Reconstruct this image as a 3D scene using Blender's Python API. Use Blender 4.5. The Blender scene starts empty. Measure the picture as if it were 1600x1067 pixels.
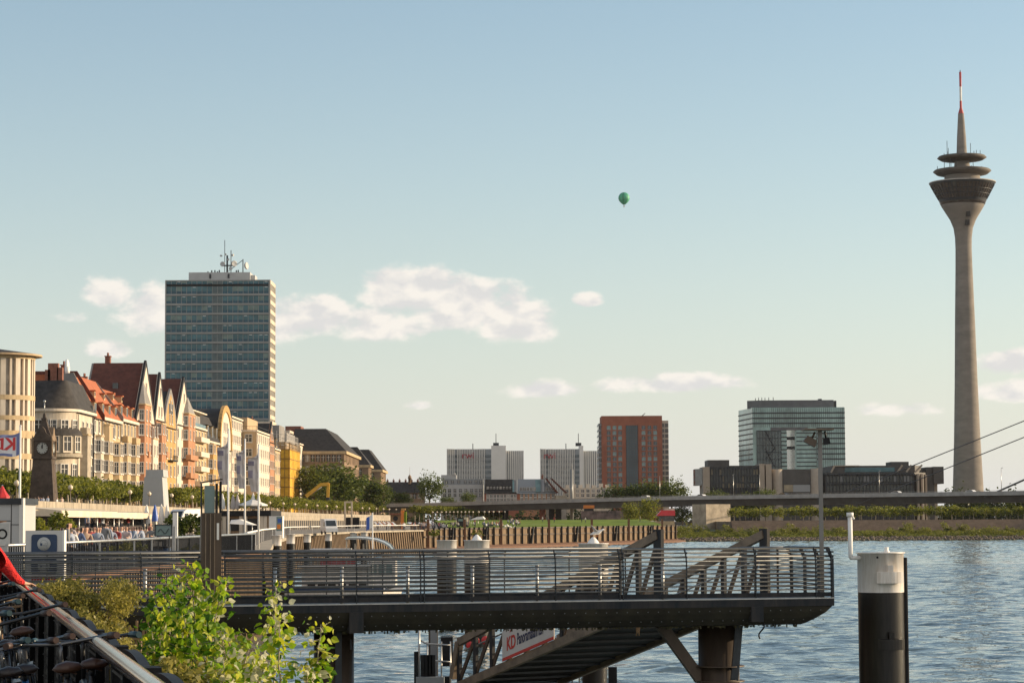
import bpy, math, random

from mathutils import Vector, Matrix
random.seed(7)
SC = bpy.context.scene
COL = SC.collection
PI = math.pi
R = math.radians
# ------------------------------------------------------------------ camera
FPX = 3778.0
PITCH = math.atan((815 - 533.5) / FPX)
ROLL = R(-0.3)
EYE = Vector((0, 0, 6.0))
cam = bpy.data.objects.new('camera', bpy.data.cameras.new('camera'))
COL.objects.link(cam)
cam.data.sensor_width = 36
cam.data.lens = 36 * FPX / 1600
cam.data.clip_start = 0.5
cam.data.clip_end = 30000
CROT = Matrix.Rotation(PI / 2 + PITCH, 3, 'X') @ Matrix.Rotation(ROLL, 3, 'Z')
cam.matrix_world = Matrix.Translation(EYE) @ CROT.to_4x4()
SC.camera = cam

def ray(px, py):
    return CROT @ Vector(((px - 800) / FPX, (533.5 - py) / FPX, -1))
def at(px, py, D):
    d = ray(px, py)
    return EYE + d * (D / d.y)
def atz(px, py, z):
    d = ray(px, py)
    return EYE + d * ((z - 6.0) / d.z)
def zz(py, D, px=800):
    return at(px, py, D).z
def xx(px, D, py=815):
    return at(px, py, D).x
def S(D):
    return D / FPX

# ------------------------------------------------------------------ materials
MAT = {}
def nd(nt, t, **kw):
    n = nt.nodes.new(t)
    for k, v in kw.items():
        setattr(n, k, v)
    return n
def mat(name, rgb, rough=0.7, metal=0.0, var=0.25, scale=1.0, rgb2=None, bump=0.0, bscale=None, spec=0.5, detail=6.0, stretch=None, coat=0.0, emis=0.0):
    """procedural surface: two tones mixed by noise, optional bump"""
    m = bpy.data.materials.new(name)
    m.use_nodes = True
    nt = m.node_tree
    b = nt.nodes['Principled BSDF']
    b.inputs['Roughness'].default_value = rough
    b.inputs['Metallic'].default_value = metal
    b.inputs['Specular IOR Level'].default_value = spec
    if coat:
        b.inputs['Coat Weight'].default_value = coat
    tc = nd(nt, 'ShaderNodeTexCoord')
    mp = nd(nt, 'ShaderNodeMapping')
    nt.links.new(tc.outputs['Object'], mp.inputs['Vector'])
    if stretch:
        mp.inputs['Scale'].default_value = stretch
    nz = nd(nt, 'ShaderNodeTexNoise')
    nz.inputs['Scale'].default_value = scale
    nz.inputs['Detail'].default_value = detail
    nz.inputs['Roughness'].default_value = 0.65
    nt.links.new(mp.outputs['Vector'], nz.inputs['Vector'])
    cr = nd(nt, 'ShaderNodeValToRGB')
    c1 = tuple(max(0, c * (1 - var)) for c in rgb)
    c2 = rgb2 if rgb2 else tuple(min(1, c * (1 + var)) for c in rgb)
    cr.color_ramp.elements[0].position = 0.32
    cr.color_ramp.elements[1].position = 0.68
    cr.color_ramp.elements[0].color = (*c1, 1)
    cr.color_ramp.elements[1].color = (*c2, 1)
    nt.links.new(nz.outputs['Fac'], cr.inputs['Fac'])
    nt.links.new(cr.outputs['Color'], b.inputs['Base Color'])
    if bump:
        n2 = nd(nt, 'ShaderNodeTexNoise')
        n2.inputs['Scale'].default_value = bscale or scale * 6
        n2.inputs['Detail'].default_value = 4
        nt.links.new(mp.outputs['Vector'], n2.inputs['Vector'])
        bp = nd(nt, 'ShaderNodeBump')
        bp.inputs['Strength'].default_value = bump
        bp.inputs['Distance'].default_value = 0.05
        nt.links.new(n2.outputs['Fac'], bp.inputs['Height'])
        nt.links.new(bp.outputs['Normal'], b.inputs['Normal'])
    if emis:
        b.inputs['Emission Strength'].default_value = emis
    MAT[name] = m
    return m

def leafmat(name, rgb, rgb2, scale=0.6, trans=0.35, objvar=0.0):
    m = bpy.data.materials.new(name)
    m.use_nodes = True
    nt = m.node_tree
    nt.nodes.remove(nt.nodes['Principled BSDF'])
    out = nt.nodes['Material Output']
    geo = nd(nt, 'ShaderNodeNewGeometry')
    tc = nd(nt, 'ShaderNodeTexCoord')
    nz = nd(nt, 'ShaderNodeTexNoise')
    nz.inputs['Scale'].default_value = scale
    nz.inputs['Detail'].default_value = 3
    nt.links.new(tc.outputs['Object'], nz.inputs['Vector'])
    ad = nd(nt, 'ShaderNodeMath', operation='MULTIPLY_ADD')
    ad.inputs[1].default_value = 0.55
    nt.links.new(geo.outputs['Random Per Island'], ad.inputs[0])
    nt.links.new(nz.outputs['Fac'], ad.inputs[2])
    cr = nd(nt, 'ShaderNodeValToRGB')
    cr.color_ramp.elements[0].position = 0.45
    cr.color_ramp.elements[1].position = 1.0
    cr.color_ramp.elements[0].color = (*rgb, 1)
    cr.color_ramp.elements[1].color = (*rgb2, 1)
    nt.links.new(ad.outputs[0], cr.inputs['Fac'])
    d = nd(nt, 'ShaderNodeBsdfPrincipled')
    d.inputs['Roughness'].default_value = 0.5
    d.inputs['Specular IOR Level'].default_value = 0.3
    t = nd(nt, 'ShaderNodeBsdfTranslucent')
    mx = nd(nt, 'ShaderNodeMixShader')
    mx.inputs[0].default_value = trans
    nt.links.new(cr.outputs['Color'], d.inputs['Base Color'])
    nt.links.new(cr.outputs['Color'], t.inputs['Color'])
    nt.links.new(d.outputs[0], mx.inputs[1])
    nt.links.new(t.outputs[0], mx.inputs[2])
    nt.links.new(mx.outputs[0], out.inputs['Surface'])
    MAT[name] = m
    return m

def objcolmat(name, rough=0.8):
    """colour taken from the object's own colour property (clothing, paint of copies)"""
    m = bpy.data.materials.new(name)
    m.use_nodes = True
    nt = m.node_tree
    b = nt.nodes['Principled BSDF']
    b.inputs['Roughness'].default_value = rough
    oi = nd(nt, 'ShaderNodeObjectInfo')
    tc = nd(nt, 'ShaderNodeTexCoord')
    nz = nd(nt, 'ShaderNodeTexNoise')
    nz.inputs['Scale'].default_value = 6
    nt.links.new(tc.outputs['Object'], nz.inputs['Vector'])
    mr = nd(nt, 'ShaderNodeMapRange')
    mr.inputs['To Min'].default_value = 0.75
    mr.inputs['To Max'].default_value = 1.2
    nt.links.new(nz.outputs['Fac'], mr.inputs['Value'])
    mx = nd(nt, 'ShaderNodeVectorMath', operation='SCALE')
    nt.links.new(oi.outputs['Color'], mx.inputs[0])
    nt.links.new(mr.outputs['Result'], mx.inputs['Scale'])
    nt.links.new(mx.outputs[0], b.inputs['Base Color'])
    MAT[name] = m
    return m

# ------------------------------------------------------------------ mesh builder
class MB:
    def __init__(s):
        s.v = []; s.f = []; s.m = []; s.sm = []; s.M = Matrix.Identity(4)
    def _add(s, vs, fs, mi=0, smooth=False):
        n = len(s.v)
        s.v += [tuple(s.M @ Vector(v)) for v in vs]
        s.f += [tuple(i + n for i in f) for f in fs]
        s.m += [mi] * len(fs); s.sm += [smooth] * len(fs)
        return s
    def box(s, a, b, mi=0):
        x0, y0, z0 = a; x1, y1, z1 = b
        vs = [(x0,y0,z0),(x1,y0,z0),(x1,y1,z0),(x0,y1,z0),(x0,y0,z1),(x1,y0,z1),(x1,y1,z1),(x0,y1,z1)]
        return s._add(vs, [(3,2,1,0),(4,5,6,7),(0,1,5,4),(1,2,6,5),(2,3,7,6),(3,0,4,7)], mi)
    def cbox(s, c, d, mi=0):
        return s.box([c[i]-d[i]/2 for i in range(3)], [c[i]+d[i]/2 for i in range(3)], mi)
    def bar(s, p, q, w, h=None, mi=0, up=(0,0,1)):
        """rectangular bar from p to q"""
        h = h or w
        p = Vector(p); q = Vector(q); d = (q-p).normalized(); up = Vector(up)
        if abs(d.dot(up)) > 0.98: up = Vector((1,0,0))
        a = d.cross(up).normalized()*w/2; b = a.cross(d).normalized()*h/2
        vs = [p-a-b, p+a-b, p+a+b, p-a+b, q-a-b, q+a-b, q+a+b, q-a+b]
        return s._add(vs, [(3,2,1,0),(4,5,6,7),(0,1,5,4),(1,2,6,5),(2,3,7,6),(3,0,4,7)], mi)
    def tube(s, pts, r, n=8, mi=0, cap=True, smooth=True):
        """round tube through pts; r number or list"""
        pts = [Vector(p) for p in pts]
        rs = r if isinstance(r, (list, tuple)) else [r]*len(pts)
        vs = []; fs = []
        prev = None
        for i, p in enumerate(pts):
            if i == 0: d = pts[1]-p
            elif i == len(pts)-1: d = p-pts[i-1]
            else: d = (pts[i+1]-p).normalized()+(p-pts[i-1]).normalized()
            d.normalize()
            if prev is None:
                u = Vector((0,0,1)) if abs(d.z) < .9 else Vector((1,0,0))
                a = d.cross(u).normalized()
            else:
                a = (prev - d*prev.dot(d)).normalized()
            prev = a
            b = d.cross(a)
            for k in range(n):
                t = 2*PI*k/n
                vs.append(p+(a*math.cos(t)+b*math.sin(t))*rs[i])
        for i in range(len(pts)-1):
            for k in range(n):
                k2 = (k+1) % n
                fs.append((i*n+k, i*n+k2, (i+1)*n+k2, (i+1)*n+k))
        s._add(vs, fs, mi, smooth)
        if cap:
            n0 = len(s.v)-len(vs)
            s.f += [tuple(n0+k for k in range(n-1,-1,-1)), tuple(n0+(len(pts)-1)*n+k for k in range(n))]
            s.m += [mi]*2; s.sm += [False]*2
        return s
    def lathe(s, prof, n=24, c=(0,0,0), mi=0, smooth=True, a0=0, a1=2*PI):
        """profile [(r,z)...] turned about the z axis through c; mi may be a list per ring gap"""
        full = abs(a1-a0-2*PI) < 1e-6
        k = n if full else n+1
        vs = [(c[0]+r*math.cos(a0+(a1-a0)*j/n), c[1]+r*math.sin(a0+(a1-a0)*j/n), c[2]+z) for r, z in prof for j in range(k)]
        for i in range(len(prof)-1):
            fs = []
            for j in range(n):
                j2 = (j+1) % k
                fs.append((i*k+j, i*k+j2, (i+1)*k+j2, (i+1)*k+j))
            if i == 0: base = len(s.v); s._add(vs, fs, mi[i] if isinstance(mi, list) else mi, smooth)
            else:
                s.f += [tuple(base+q for q in f) for f in fs]
                s.m += [mi[i] if isinstance(mi, list) else mi]*len(fs); s.sm += [smooth]*len(fs)
        return s
    def prism(s, poly, z0, z1, mi=0, cap=True, smooth=False):
        """vertical prism over a 2-D outline (counter-clockwise)"""
        n = len(poly)
        vs = [(x,y,z0) for x,y in poly]+[(x,y,z1) for x,y in poly]
        s._add(vs, [(i,(i+1)%n,n+(i+1)%n,n+i) for i in range(n)], mi, smooth)
        if cap:
            b = len(s.v)-2*n
            s.f += [tuple(b+i for i in range(n-1,-1,-1)), tuple(b+n+i for i in range(n))]
            s.m += [mi]*2; s.sm += [False]*2
        return s
    def loft(s, p0, p1, mi=0, cap=True, smooth=False):
        """skin between two 3-D outlines with equal point counts"""
        n = len(p0)
        s._add(list(p0)+list(p1), [(i,(i+1)%n,n+(i+1)%n,n+i) for i in range(n)], mi, smooth)
        if cap:
            b = len(s.v)-2*n
            s.f += [tuple(b+i for i in range(n-1,-1,-1)), tuple(b+n+i for i in range(n))]
            s.m += [mi]*2; s.sm += [False]*2
        return s
    def poly(s, pts, mi=0):
        return s._add(pts, [tuple(range(len(pts)))], mi)
    def slab(s, pts, thick, mi=0):
        """3-D outline thickened along a vector"""
        t = Vector(thick)
        return s.loft(pts, [Vector(p)+t for p in pts], mi)
    def ball(s, c, r, n=10, mi=0, sq=(1,1,1)):
        vs = []; fs = []; h = max(4, n//2)
        for i in range(h+1):
            th = PI*i/h
            for j in range(n):
                ph = 2*PI*j/n
                vs.append((c[0]+r*sq[0]*math.sin(th)*math.cos(ph), c[1]+r*sq[1]*math.sin(th)*math.sin(ph), c[2]+r*sq[2]*math.cos(th)))
        for i in range(h):
            for j in range(n):
                j2 = (j+1) % n
                fs.append((i*n+j, (i+1)*n+j, (i+1)*n+j2, i*n+j2))
        return s._add(vs, fs, mi, True)
    def mesh(s, name, mats, org=(0,0,0)):
        me = bpy.data.meshes.new(name)
        o = Vector(org)
        me.from_pydata([tuple(Vector(v)-o) for v in s.v], [], s.f)
        for m in (mats if isinstance(mats, (list, tuple)) else [mats]):
            me.materials.append(MAT[m] if isinstance(m, str) else m)
        me.polygons.foreach_set('material_index', s.m)
        me.polygons.foreach_set('use_smooth', s.sm)
        me.update()
        return me
    def build(s, name, mats, parent=None, org=None):
        """one mesh object; coordinates are world ones (or the parent's own when the parent stands at the origin)"""
        if parent is not None:
            g = parent; w = Vector((0,0,0))
            while g is not None:
                w = w + g.location; g = g.parent
            me = s.mesh(name, mats, w)
            o = bpy.data.objects.new(name, me); o.parent = parent
        else:
            org = Vector(org) if org is not None else Vector((0,0,0))
            me = s.mesh(name, mats, org)
            o = bpy.data.objects.new(name, me); o.location = org
        COL.objects.link(o)
        return o

def tag(o, label, cat, group=None, kind=None):
    if label: o['label'] = label
    if cat: o['category'] = cat
    if group: o['group'] = group
    if kind: o['kind'] = kind
    return o
def thing(name, label, cat, loc=(0,0,0), group=None):
    o = bpy.data.objects.new(name, None)
    o.location = loc
    o.empty_display_size = 0.1
    COL.objects.link(o)
    return tag(o, label, cat, group)
def struct(o, kind='structure'):
    o['kind'] = kind
    return o
KIDS = {}
def dup(o, loc=None, rz=None, label=None, parent=None, scale=None):
    c = o.copy(); COL.objects.link(c)
    if parent is not None: c.parent = parent
    if loc is not None: c.location = loc
    if rz is not None: c.rotation_euler = (0, 0, rz)
    if scale is not None: c.scale = (scale,)*3 if not isinstance(scale, tuple) else scale
    if label: c['label'] = label
    for ch in list(o.children):
        dup(ch, parent=c)
    return c
def put(me, name, parent, loc, rz=0, scale=None):
    """a part that shares mesh data; loc is in the parent's frame"""
    o = bpy.data.objects.new(name, me); o.parent = parent; o.location = loc
    o.rotation_euler = (0, 0, rz)
    if scale: o.scale = scale
    COL.objects.link(o)
    return o
def text_mesh(s, size, mats, depth=0.01, shear=0.0, bold=0.0):
    """lettering as a mesh in the local xy plane, centred"""
    cu = bpy.data.curves.new('lettering', 'FONT')
    cu.body = s; cu.size = size; cu.extrude = depth; cu.align_x = 'CENTER'; cu.align_y = 'CENTER'
    cu.shear = shear; cu.offset = bold
    ob = bpy.data.objects.new('lettering', cu)
    COL.objects.link(ob)
    dg = bpy.context.evaluated_depsgraph_get()
    me = bpy.data.meshes.new_from_object(ob.evaluated_get(dg))
    bpy.data.objects.remove(ob)
    me.materials.clear(); me.materials.append(MAT[mats])
    return me
def lerp(a, b, t): return a+(b-a)*t
def rnd(a, b): return random.uniform(a, b)
# ------------------------------------------------------------------ light and sky
SUN_EL, SUN_AZ = 14.0, 13.0     # the sun stands over the river, 13 degrees forward of the camera's right
sd = Vector((math.cos(R(SUN_EL))*math.cos(R(SUN_AZ)), math.cos(R(SUN_EL))*math.sin(R(SUN_AZ)), math.sin(R(SUN_EL))))
sun = bpy.data.objects.new('sun', bpy.data.lights.new('sun', 'SUN'))
sun.data.energy = 5.0
sun.data.angle = R(0.5)
sun.data.color = (1.0, 0.78, 0.52)
sun.rotation_euler = (-sd).to_track_quat('-Z', 'Y').to_euler()
COL.objects.link(sun)
w = bpy.data.worlds.new('World'); SC.world = w; w.use_nodes = True
nt = w.node_tree
bg = nt.nodes['Background']
sky = nd(nt, 'ShaderNodeTexSky')
sky.sky_type = 'NISHITA'; sky.sun_disc = False
sky.sun_elevation = R(SUN_EL)
sky.sun_rotation = math.atan2(sd.x, sd.y)
sky.altitude = 0; sky.air_density = 1.0; sky.dust_density = 0.6; sky.ozone_density = 1.2
bg.inputs['Strength'].default_value = 0.118
# clouds: puffs of bright vapour at set bearings, broken up by noise
tc = nd(nt, 'ShaderNodeTexCoord')
def vec(op, a, b=None):
    n = nd(nt, 'ShaderNodeVectorMath', operation=op)
    nt.links.new(a, n.inputs[0])
    if b is not None:
        if hasattr(b, 'links'): nt.links.new(b, n.inputs[1])
        else: n.inputs[1].default_value = b
    return n
def mth(op, a, b=None, c=None, clamp=False):
    n = nd(nt, 'ShaderNodeMath', operation=op); n.use_clamp = clamp
    for i, v in enumerate((a, b, c)):
        if v is None: continue
        if hasattr(v, 'links'): nt.links.new(v, n.inputs[i])
        else: n.inputs[i].default_value = v
    return n.outputs[0]
nrm = vec('NORMALIZE', tc.outputs['Generated']).outputs[0]
sep = nd(nt, 'ShaderNodeSeparateXYZ'); nt.links.new(nrm, sep.inputs[0])
az = mth('ARCTAN2', sep.outputs[0], sep.outputs[1])      # bearing from +Y
el = mth('ARCSINE', sep.outputs[2])
cmb = nd(nt, 'ShaderNodeCombineXYZ'); nt.links.new(az, cmb.inputs[0]); nt.links.new(el, cmb.inputs[1])
nz = nd(nt, 'ShaderNodeTexNoise'); nz.inputs['Scale'].default_value = 75; nz.inputs['Detail'].default_value = 9; nz.inputs['Roughness'].default_value = 0.58
mpn = nd(nt, 'ShaderNodeMapping'); mpn.inputs['Scale'].default_value = (0.75, 1.25, 1)
nt.links.new(cmb.outputs[0], mpn.inputs[0]); nt.links.new(mpn.outputs[0], nz.inputs['Vector'])
nzs = mth('SUBTRACT', nz.outputs['Fac'], 0.5)
def azel(px, py):
    d = ray(px, py).normalized()
    return math.atan2(d.x, d.y), math.asin(d.z)
CL = [  # px, py, half width, half height, density
    (640, 462, 92, 52, 1.15), (745, 488, 118, 54, 1.15), (800, 505, 72, 44, 1.15), (590, 510, 120, 36, .9), (480, 500, 95, 44, 1.0), (430, 505, 70, 50, 1.0), (700, 452, 70, 28, .9), (600, 442, 50, 26, 1.0), (840, 520, 36, 26, .9),
    (172, 460, 46, 34, .95), (235, 490, 60, 52, .8), (165, 546, 36, 20, .7), (918, 470, 26, 16, 1.0), (848, 611, 75, 18, .8), (1048, 600, 115, 20, .9), (985, 604, 60, 14, .6),
    (1575, 570, 60, 24, .9), (1590, 612, 80, 22, .8), (1400, 640, 75, 14, .6), (655, 634, 30, 9, .6), (100, 496, 34, 12, .5),
]
total = None
for (px, py, hw, hh, dn) in CL:
    a, e = azel(px, py)
    u = mth('MULTIPLY', mth('SUBTRACT', az, a), FPX/hw)
    v0 = mth('MULTIPLY', mth('SUBTRACT', el, e), FPX/hh)
    # flat-bottomed: distance grows faster below the middle
    v = mth('MULTIPLY', v0, mth('MULTIPLY_ADD', mth('LESS_THAN', v0, 0.0), 0.45, 1.0))
    d2 = mth('ADD', mth('MULTIPLY', u, u), mth('MULTIPLY', v, v))
    blob = mth('MULTIPLY', mth('SUBTRACT', 1.0, d2), dn)
    blob = mth('MAXIMUM', blob, -3.0)
    total = blob if total is None else mth('SMOOTH_MAX', total, blob, 0.3)
dens = mth('ADD', total, mth('MULTIPLY', nzs, 2.9))
mask = nd(nt, 'ShaderNodeMapRange'); mask.interpolation_type = 'SMOOTHSTEP'
nt.links.new(dens, mask.inputs['Value']); mask.inputs['From Min'].default_value = -0.1; mask.inputs['From Max'].default_value = 0.72
mask.inputs['To Max'].default_value = 1.0
# shifted noise paints relief light: sun-side parts creamy white, far sides greyer
nz2 = nd(nt, 'ShaderNodeTexNoise'); nz2.inputs['Scale'].default_value = 75; nz2.inputs['Detail'].default_value = 5; nz2.inputs['Roughness'].default_value = 0.5
mp2 = nd(nt, 'ShaderNodeMapping'); mp2.inputs['Scale'].default_value = (0.75, 1.25, 1); mp2.inputs['Location'].default_value = (.0024, .0052, 0)
nt.links.new(cmb.outputs[0], mp2.inputs[0]); nt.links.new(mp2.outputs[0], nz2.inputs['Vector'])
lit = nd(nt, 'ShaderNodeMapRange'); nt.links.new(mth('SUBTRACT', mth('ADD', nz.outputs['Fac'], mth('MULTIPLY', dens, -.05)), nz2.outputs['Fac']), lit.inputs['Value'])
lit.inputs['From Min'].default_value = -0.14; lit.inputs['From Max'].default_value = 0.06
cc = nd(nt, 'ShaderNodeMix', data_type='RGBA')
cc.inputs['A'].default_value = (4.65, 4.6, 4.52, 1); cc.inputs['B'].default_value = (5.95, 5.65, 5.2, 1)
nt.links.new(lit.outputs[0], cc.inputs['Factor'])
mx = nd(nt, 'ShaderNodeMix', data_type='RGBA')
# unseen bright cloud band added behind the camera to lift the fill light
rear_fill = nd(nt, 'ShaderNodeMapRange'); rear_fill.interpolation_type = 'SMOOTHSTEP'
nt.links.new(mth('ADD', mth('MULTIPLY', sep.outputs[1], -1.0), mth('MULTIPLY', nzs, .5)), rear_fill.inputs['Value'])
rear_fill.inputs['From Min'].default_value = 0.0; rear_fill.inputs['From Max'].default_value = 0.45; rear_fill.inputs['To Max'].default_value = 0.6
nt.links.new(mth('MAXIMUM', mask.outputs[0], rear_fill.outputs[0]), mx.inputs['Factor'])
rc = nd(nt, 'ShaderNodeMix', data_type='RGBA'); rc.inputs['B'].default_value = (6.6, 6.0, 5.5, 1)
nt.links.new(rear_fill.outputs[0], rc.inputs['Factor']); nt.links.new(cc.outputs['Result'], rc.inputs['A'])
hz = nd(nt, 'ShaderNodeMix', data_type='RGBA')     # pale dusty air low over the horizon
hz.inputs['B'].default_value = (4.78, 4.72, 4.72, 1)
nt.links.new(mth('MULTIPLY', mth('EXPONENT', mth('MULTIPLY', mth('MAXIMUM', el, 0.0), -9.5)), .95), hz.inputs['Factor'])
tn = nd(nt, 'ShaderNodeMix', data_type='RGBA', blend_type='MULTIPLY'); tn.inputs['Factor'].default_value = 1.0
tn.inputs['B'].default_value = (0.96, 1.03, 1.03, 1)
nt.links.new(sky.outputs[0], tn.inputs['A']); nt.links.new(tn.outputs['Result'], hz.inputs['A'])
nt.links.new(hz.outputs['Result'], mx.inputs['A'])
nt.links.new(rc.outputs['Result'], mx.inputs['B'])
nt.links.new(mx.outputs['Result'], bg.inputs['Color'])
SC.view_settings.view_transform = 'Standard'
SC.view_settings.look = 'None'
SC.view_settings.exposure = 0.45
SC.view_settings.gamma = 1
SC.cycles.max_bounces = 6
SC.cycles.diffuse_bounces = 3
SC.cycles.glossy_bounces = 3
SC.cycles.transmission_bounces = 4
SC.cycles.transparent_max_bounces = 8
SC.cycles.volume_bounces = 0
SC.cycles.use_denoising = True
SC.cycles.caustics_reflective = False
SC.cycles.caustics_refractive = False

# ------------------------------------------------------------------ palette
mat('dirt', (0.16, 0.12, 0.08), .95, scale=.4, var=.4, bump=.4)
mat('paving', (0.26, 0.23, 0.19), .9, scale=.5, var=.2, bump=.2)
mat('lawn', (0.15, 0.21, 0.035), .9, scale=.25, var=.3, rgb2=(.22,.29,.04), bump=.5, spec=.08)
mat('bank_soil', (0.13, 0.105, 0.07), .95, scale=.25, var=.5, rgb2=(.12,.14,.05), bump=.6)
mat('asphalt', (0.06, 0.06, 0.06), .9, scale=.6)
mat('stone_wall', (0.34, 0.29, 0.22), .9, scale=.5, var=.3, bump=.3)
mat('bank_wall', (0.135, 0.092, 0.06), .95, scale=.6, var=.3, bump=.5, bscale=2)
mat('steel_dark', (0.026, 0.031, 0.037), .5, metal=.2, scale=3, var=.35, spec=.5)
mat('steel_blue', (0.022, 0.031, 0.042), .6, spec=.2, scale=3, var=.45, rgb2=(.045,.040,.038), stretch=(1.5,1.5,.3))
mat('steel_black', (0.014, 0.014, 0.015), .6, scale=4, var=.4, spec=.25)
mat('steel_brown', (0.085, 0.06, 0.042), .5, metal=.3, scale=2, var=.35, stretch=(1,1,.25))
mat('steel_tan', (0.19, 0.14, 0.095), .6, scale=2.5, var=.35)
mat('rail_bar', (0.115, 0.118, 0.12), .46, metal=.35, scale=4, var=.25)
mat('galvanised', (0.38, 0.38, 0.37), .38, metal=.7, scale=4, var=.2)
mat('white_paint', (0.60, 0.53, 0.45), .35, scale=2.0, var=0, rgb2=(.82,.78,.73), bump=.03, stretch=(3.5,3.5,.45))
mat('white_plain', (0.78, 0.76, 0.72), .6, scale=1, var=.08)
mat('black_paint', (0.009, 0.008, 0.008), .32, scale=2.2, var=.6, bump=.03, rgb2=(.022,.018,.014), stretch=(3,3,.35), spec=.35)
mat('rust', (0.17, 0.085, 0.045), .85, scale=3, var=.5, bump=.3)
mat('sheet_pile', (0.155, 0.102, 0.056), .85, scale=1.2, var=.4, stretch=(1,1,.3))
mat('timber', (0.24, 0.15, 0.08), .8, scale=2, var=.4, stretch=(1,1,.2))
mat('concrete', (0.36, 0.33, 0.29), .9, scale=.35, var=.22, bump=.2)
mat('tower_concrete', (0.205, 0.182, 0.157), .9, scale=.12, var=.16, stretch=(1,1,2.5), bump=.15, bscale=1)
mat('bridge_steel', (0.10, 0.10, 0.10), .7, scale=.2, var=.25)
mat('bridge_parapet', (0.33, 0.32, 0.30), .7, scale=.4, var=.2)
mat('glass_dark', (0.025, 0.033, 0.038), .08, scale=.3, var=.5, spec=.7)
mat('glass_brown', (0.06, 0.05, 0.045), .15, scale=.5, var=.5, spec=.6)
mat('glass_green', (0.055, 0.135, 0.155), .15, scale=.15, var=.4, spec=.35)
mat('glass_blue', (0.03, 0.065, 0.085), .1, scale=.1, var=.45, spec=.7)
mat('glass_teal_light', (0.16, 0.24, 0.23), .15, scale=.15, var=.35, spec=.6)
mat('red_paint', (0.55, 0.03, 0.03), .45, scale=2, var=.15)
mat('blue_paint', (0.03, 0.10, 0.40), .4, scale=2, var=.15)
mat('navy_paint', (0.02, 0.045, 0.10), .4, scale=2, var=.2)
mat('yellow_paint', (0.62, 0.33, 0.03), .55, scale=1.5, var=.15)
mat('orange_paint', (0.65, 0.2, 0.03), .5, scale=1.5, var=.15)
mat('bark', (0.10, 0.07, 0.045), .95, scale=3, var=.4, stretch=(1,1,.3))
mat('pale_bark', (0.34, 0.29, 0.22), .9, scale=3, var=.35, stretch=(1,1,.4))
leafmat('plane_leaf', (0.04, 0.065, 0.010), (0.29, 0.29, 0.04), .5, .5)
leafmat('dark_leaf', (0.022, 0.045, 0.009), (0.14, 0.17, 0.03), .3, .45)
leafmat('shrub_leaf', (0.06, 0.075, 0.014), (0.27, 0.27, 0.05), .35, .45)
leafmat('willow_leaf', (0.09, 0.095, 0.02), (0.36, 0.31, 0.07), 1.2, .5)
leafmat('far_leaf', (0.02, 0.035, 0.008), (0.085, 0.10, 0.022), .2)

# ------------------------------------------------------------------ water
m = bpy.data.materials.new('river_water'); m.use_nodes = True
nt = m.node_tree; b = nt.nodes['Principled BSDF']
b.inputs['Base Color'].default_value = (0.105, 0.145, 0.152, 1)
b.inputs['Roughness'].default_value = 0.04
b.inputs['IOR'].default_value = 1.33
geo = nd(nt, 'ShaderNodeNewGeometry')
mp = nd(nt, 'ShaderNodeMapping'); nt.links.new(geo.outputs['Position'], mp.inputs[0])
mp.inputs['Scale'].default_value = (0.75, 1.0, 1); mp.inputs['Rotation'].default_value = (0, 0, R(-18))
hs = []
for sc_, det, amp in ((0.13, 2, 1.0), (0.55, 3, 1.3), (1.7, 3, 0.5)):
    n = nd(nt, 'ShaderNodeTexNoise'); n.inputs['Scale'].default_value = sc_; n.inputs['Detail'].default_value = det
    n.inputs['Distortion'].default_value = .6
    nt.links.new(mp.outputs[0], n.inputs['Vector'])
    q = nd(nt, 'ShaderNodeMath', operation='MULTIPLY'); q.inputs[1].default_value = amp
    nt.links.new(n.outputs['Fac'], q.inputs[0]); hs.append(q)
s1 = nd(nt, 'ShaderNodeMath', operation='ADD'); nt.links.new(hs[0].outputs[0], s1.inputs[0]); nt.links.new(hs[1].outputs[0], s1.inputs[1])
s2 = nd(nt, 'ShaderNodeMath', operation='ADD'); nt.links.new(s1.outputs[0], s2.inputs[0]); nt.links.new(hs[2].outputs[0], s2.inputs[1])
bp = nd(nt, 'ShaderNodeBump'); bp.inputs['Strength'].default_value = 1.0; bp.inputs['Distance'].default_value = 0.13
nt.links.new(s2.outputs[0], bp.inputs['Height']); nt.links.new(bp.outputs[0], b.inputs['Normal'])
MAT['river_water'] = m
GX = 3900
import numpy as np
# the near river is a real wave surface; beyond it the ripples are too small to model
rs = np.random.RandomState(4)
WAVES = []
for k in range(52):
    lam = 1.0*(4.2/1.0)**rs.rand(); th = math.radians(72)+rs.normal(0, .62)
    WAVES.append((lam, math.cos(th)*2*PI/lam, math.sin(th)*2*PI/lam, rs.rand()*2*PI, rs.uniform(.02,.09), rs.uniform(.01,.05), rs.rand()*6))
def sea(X_, Y_, lmin):
    H_ = np.zeros_like(X_)
    for lam, kx, ky, ph, ea, eb, ec in WAVES:
        if lam < lmin: continue
        env = .55+.45*np.sin(X_*ea+Y_*eb+ec)
        if lam < 2: env = env*((320-Y_)/120).clip(0,1)
        H_ += (.0043 if lam > 1.4 else .0055)*lam*env*np.sin(kx*X_+ky*Y_+ph+.6*np.sin(X_*.13+ph)+.5*np.sin(Y_*.09+2*ph))
    return H_+.35*np.maximum(H_,0)
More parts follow.
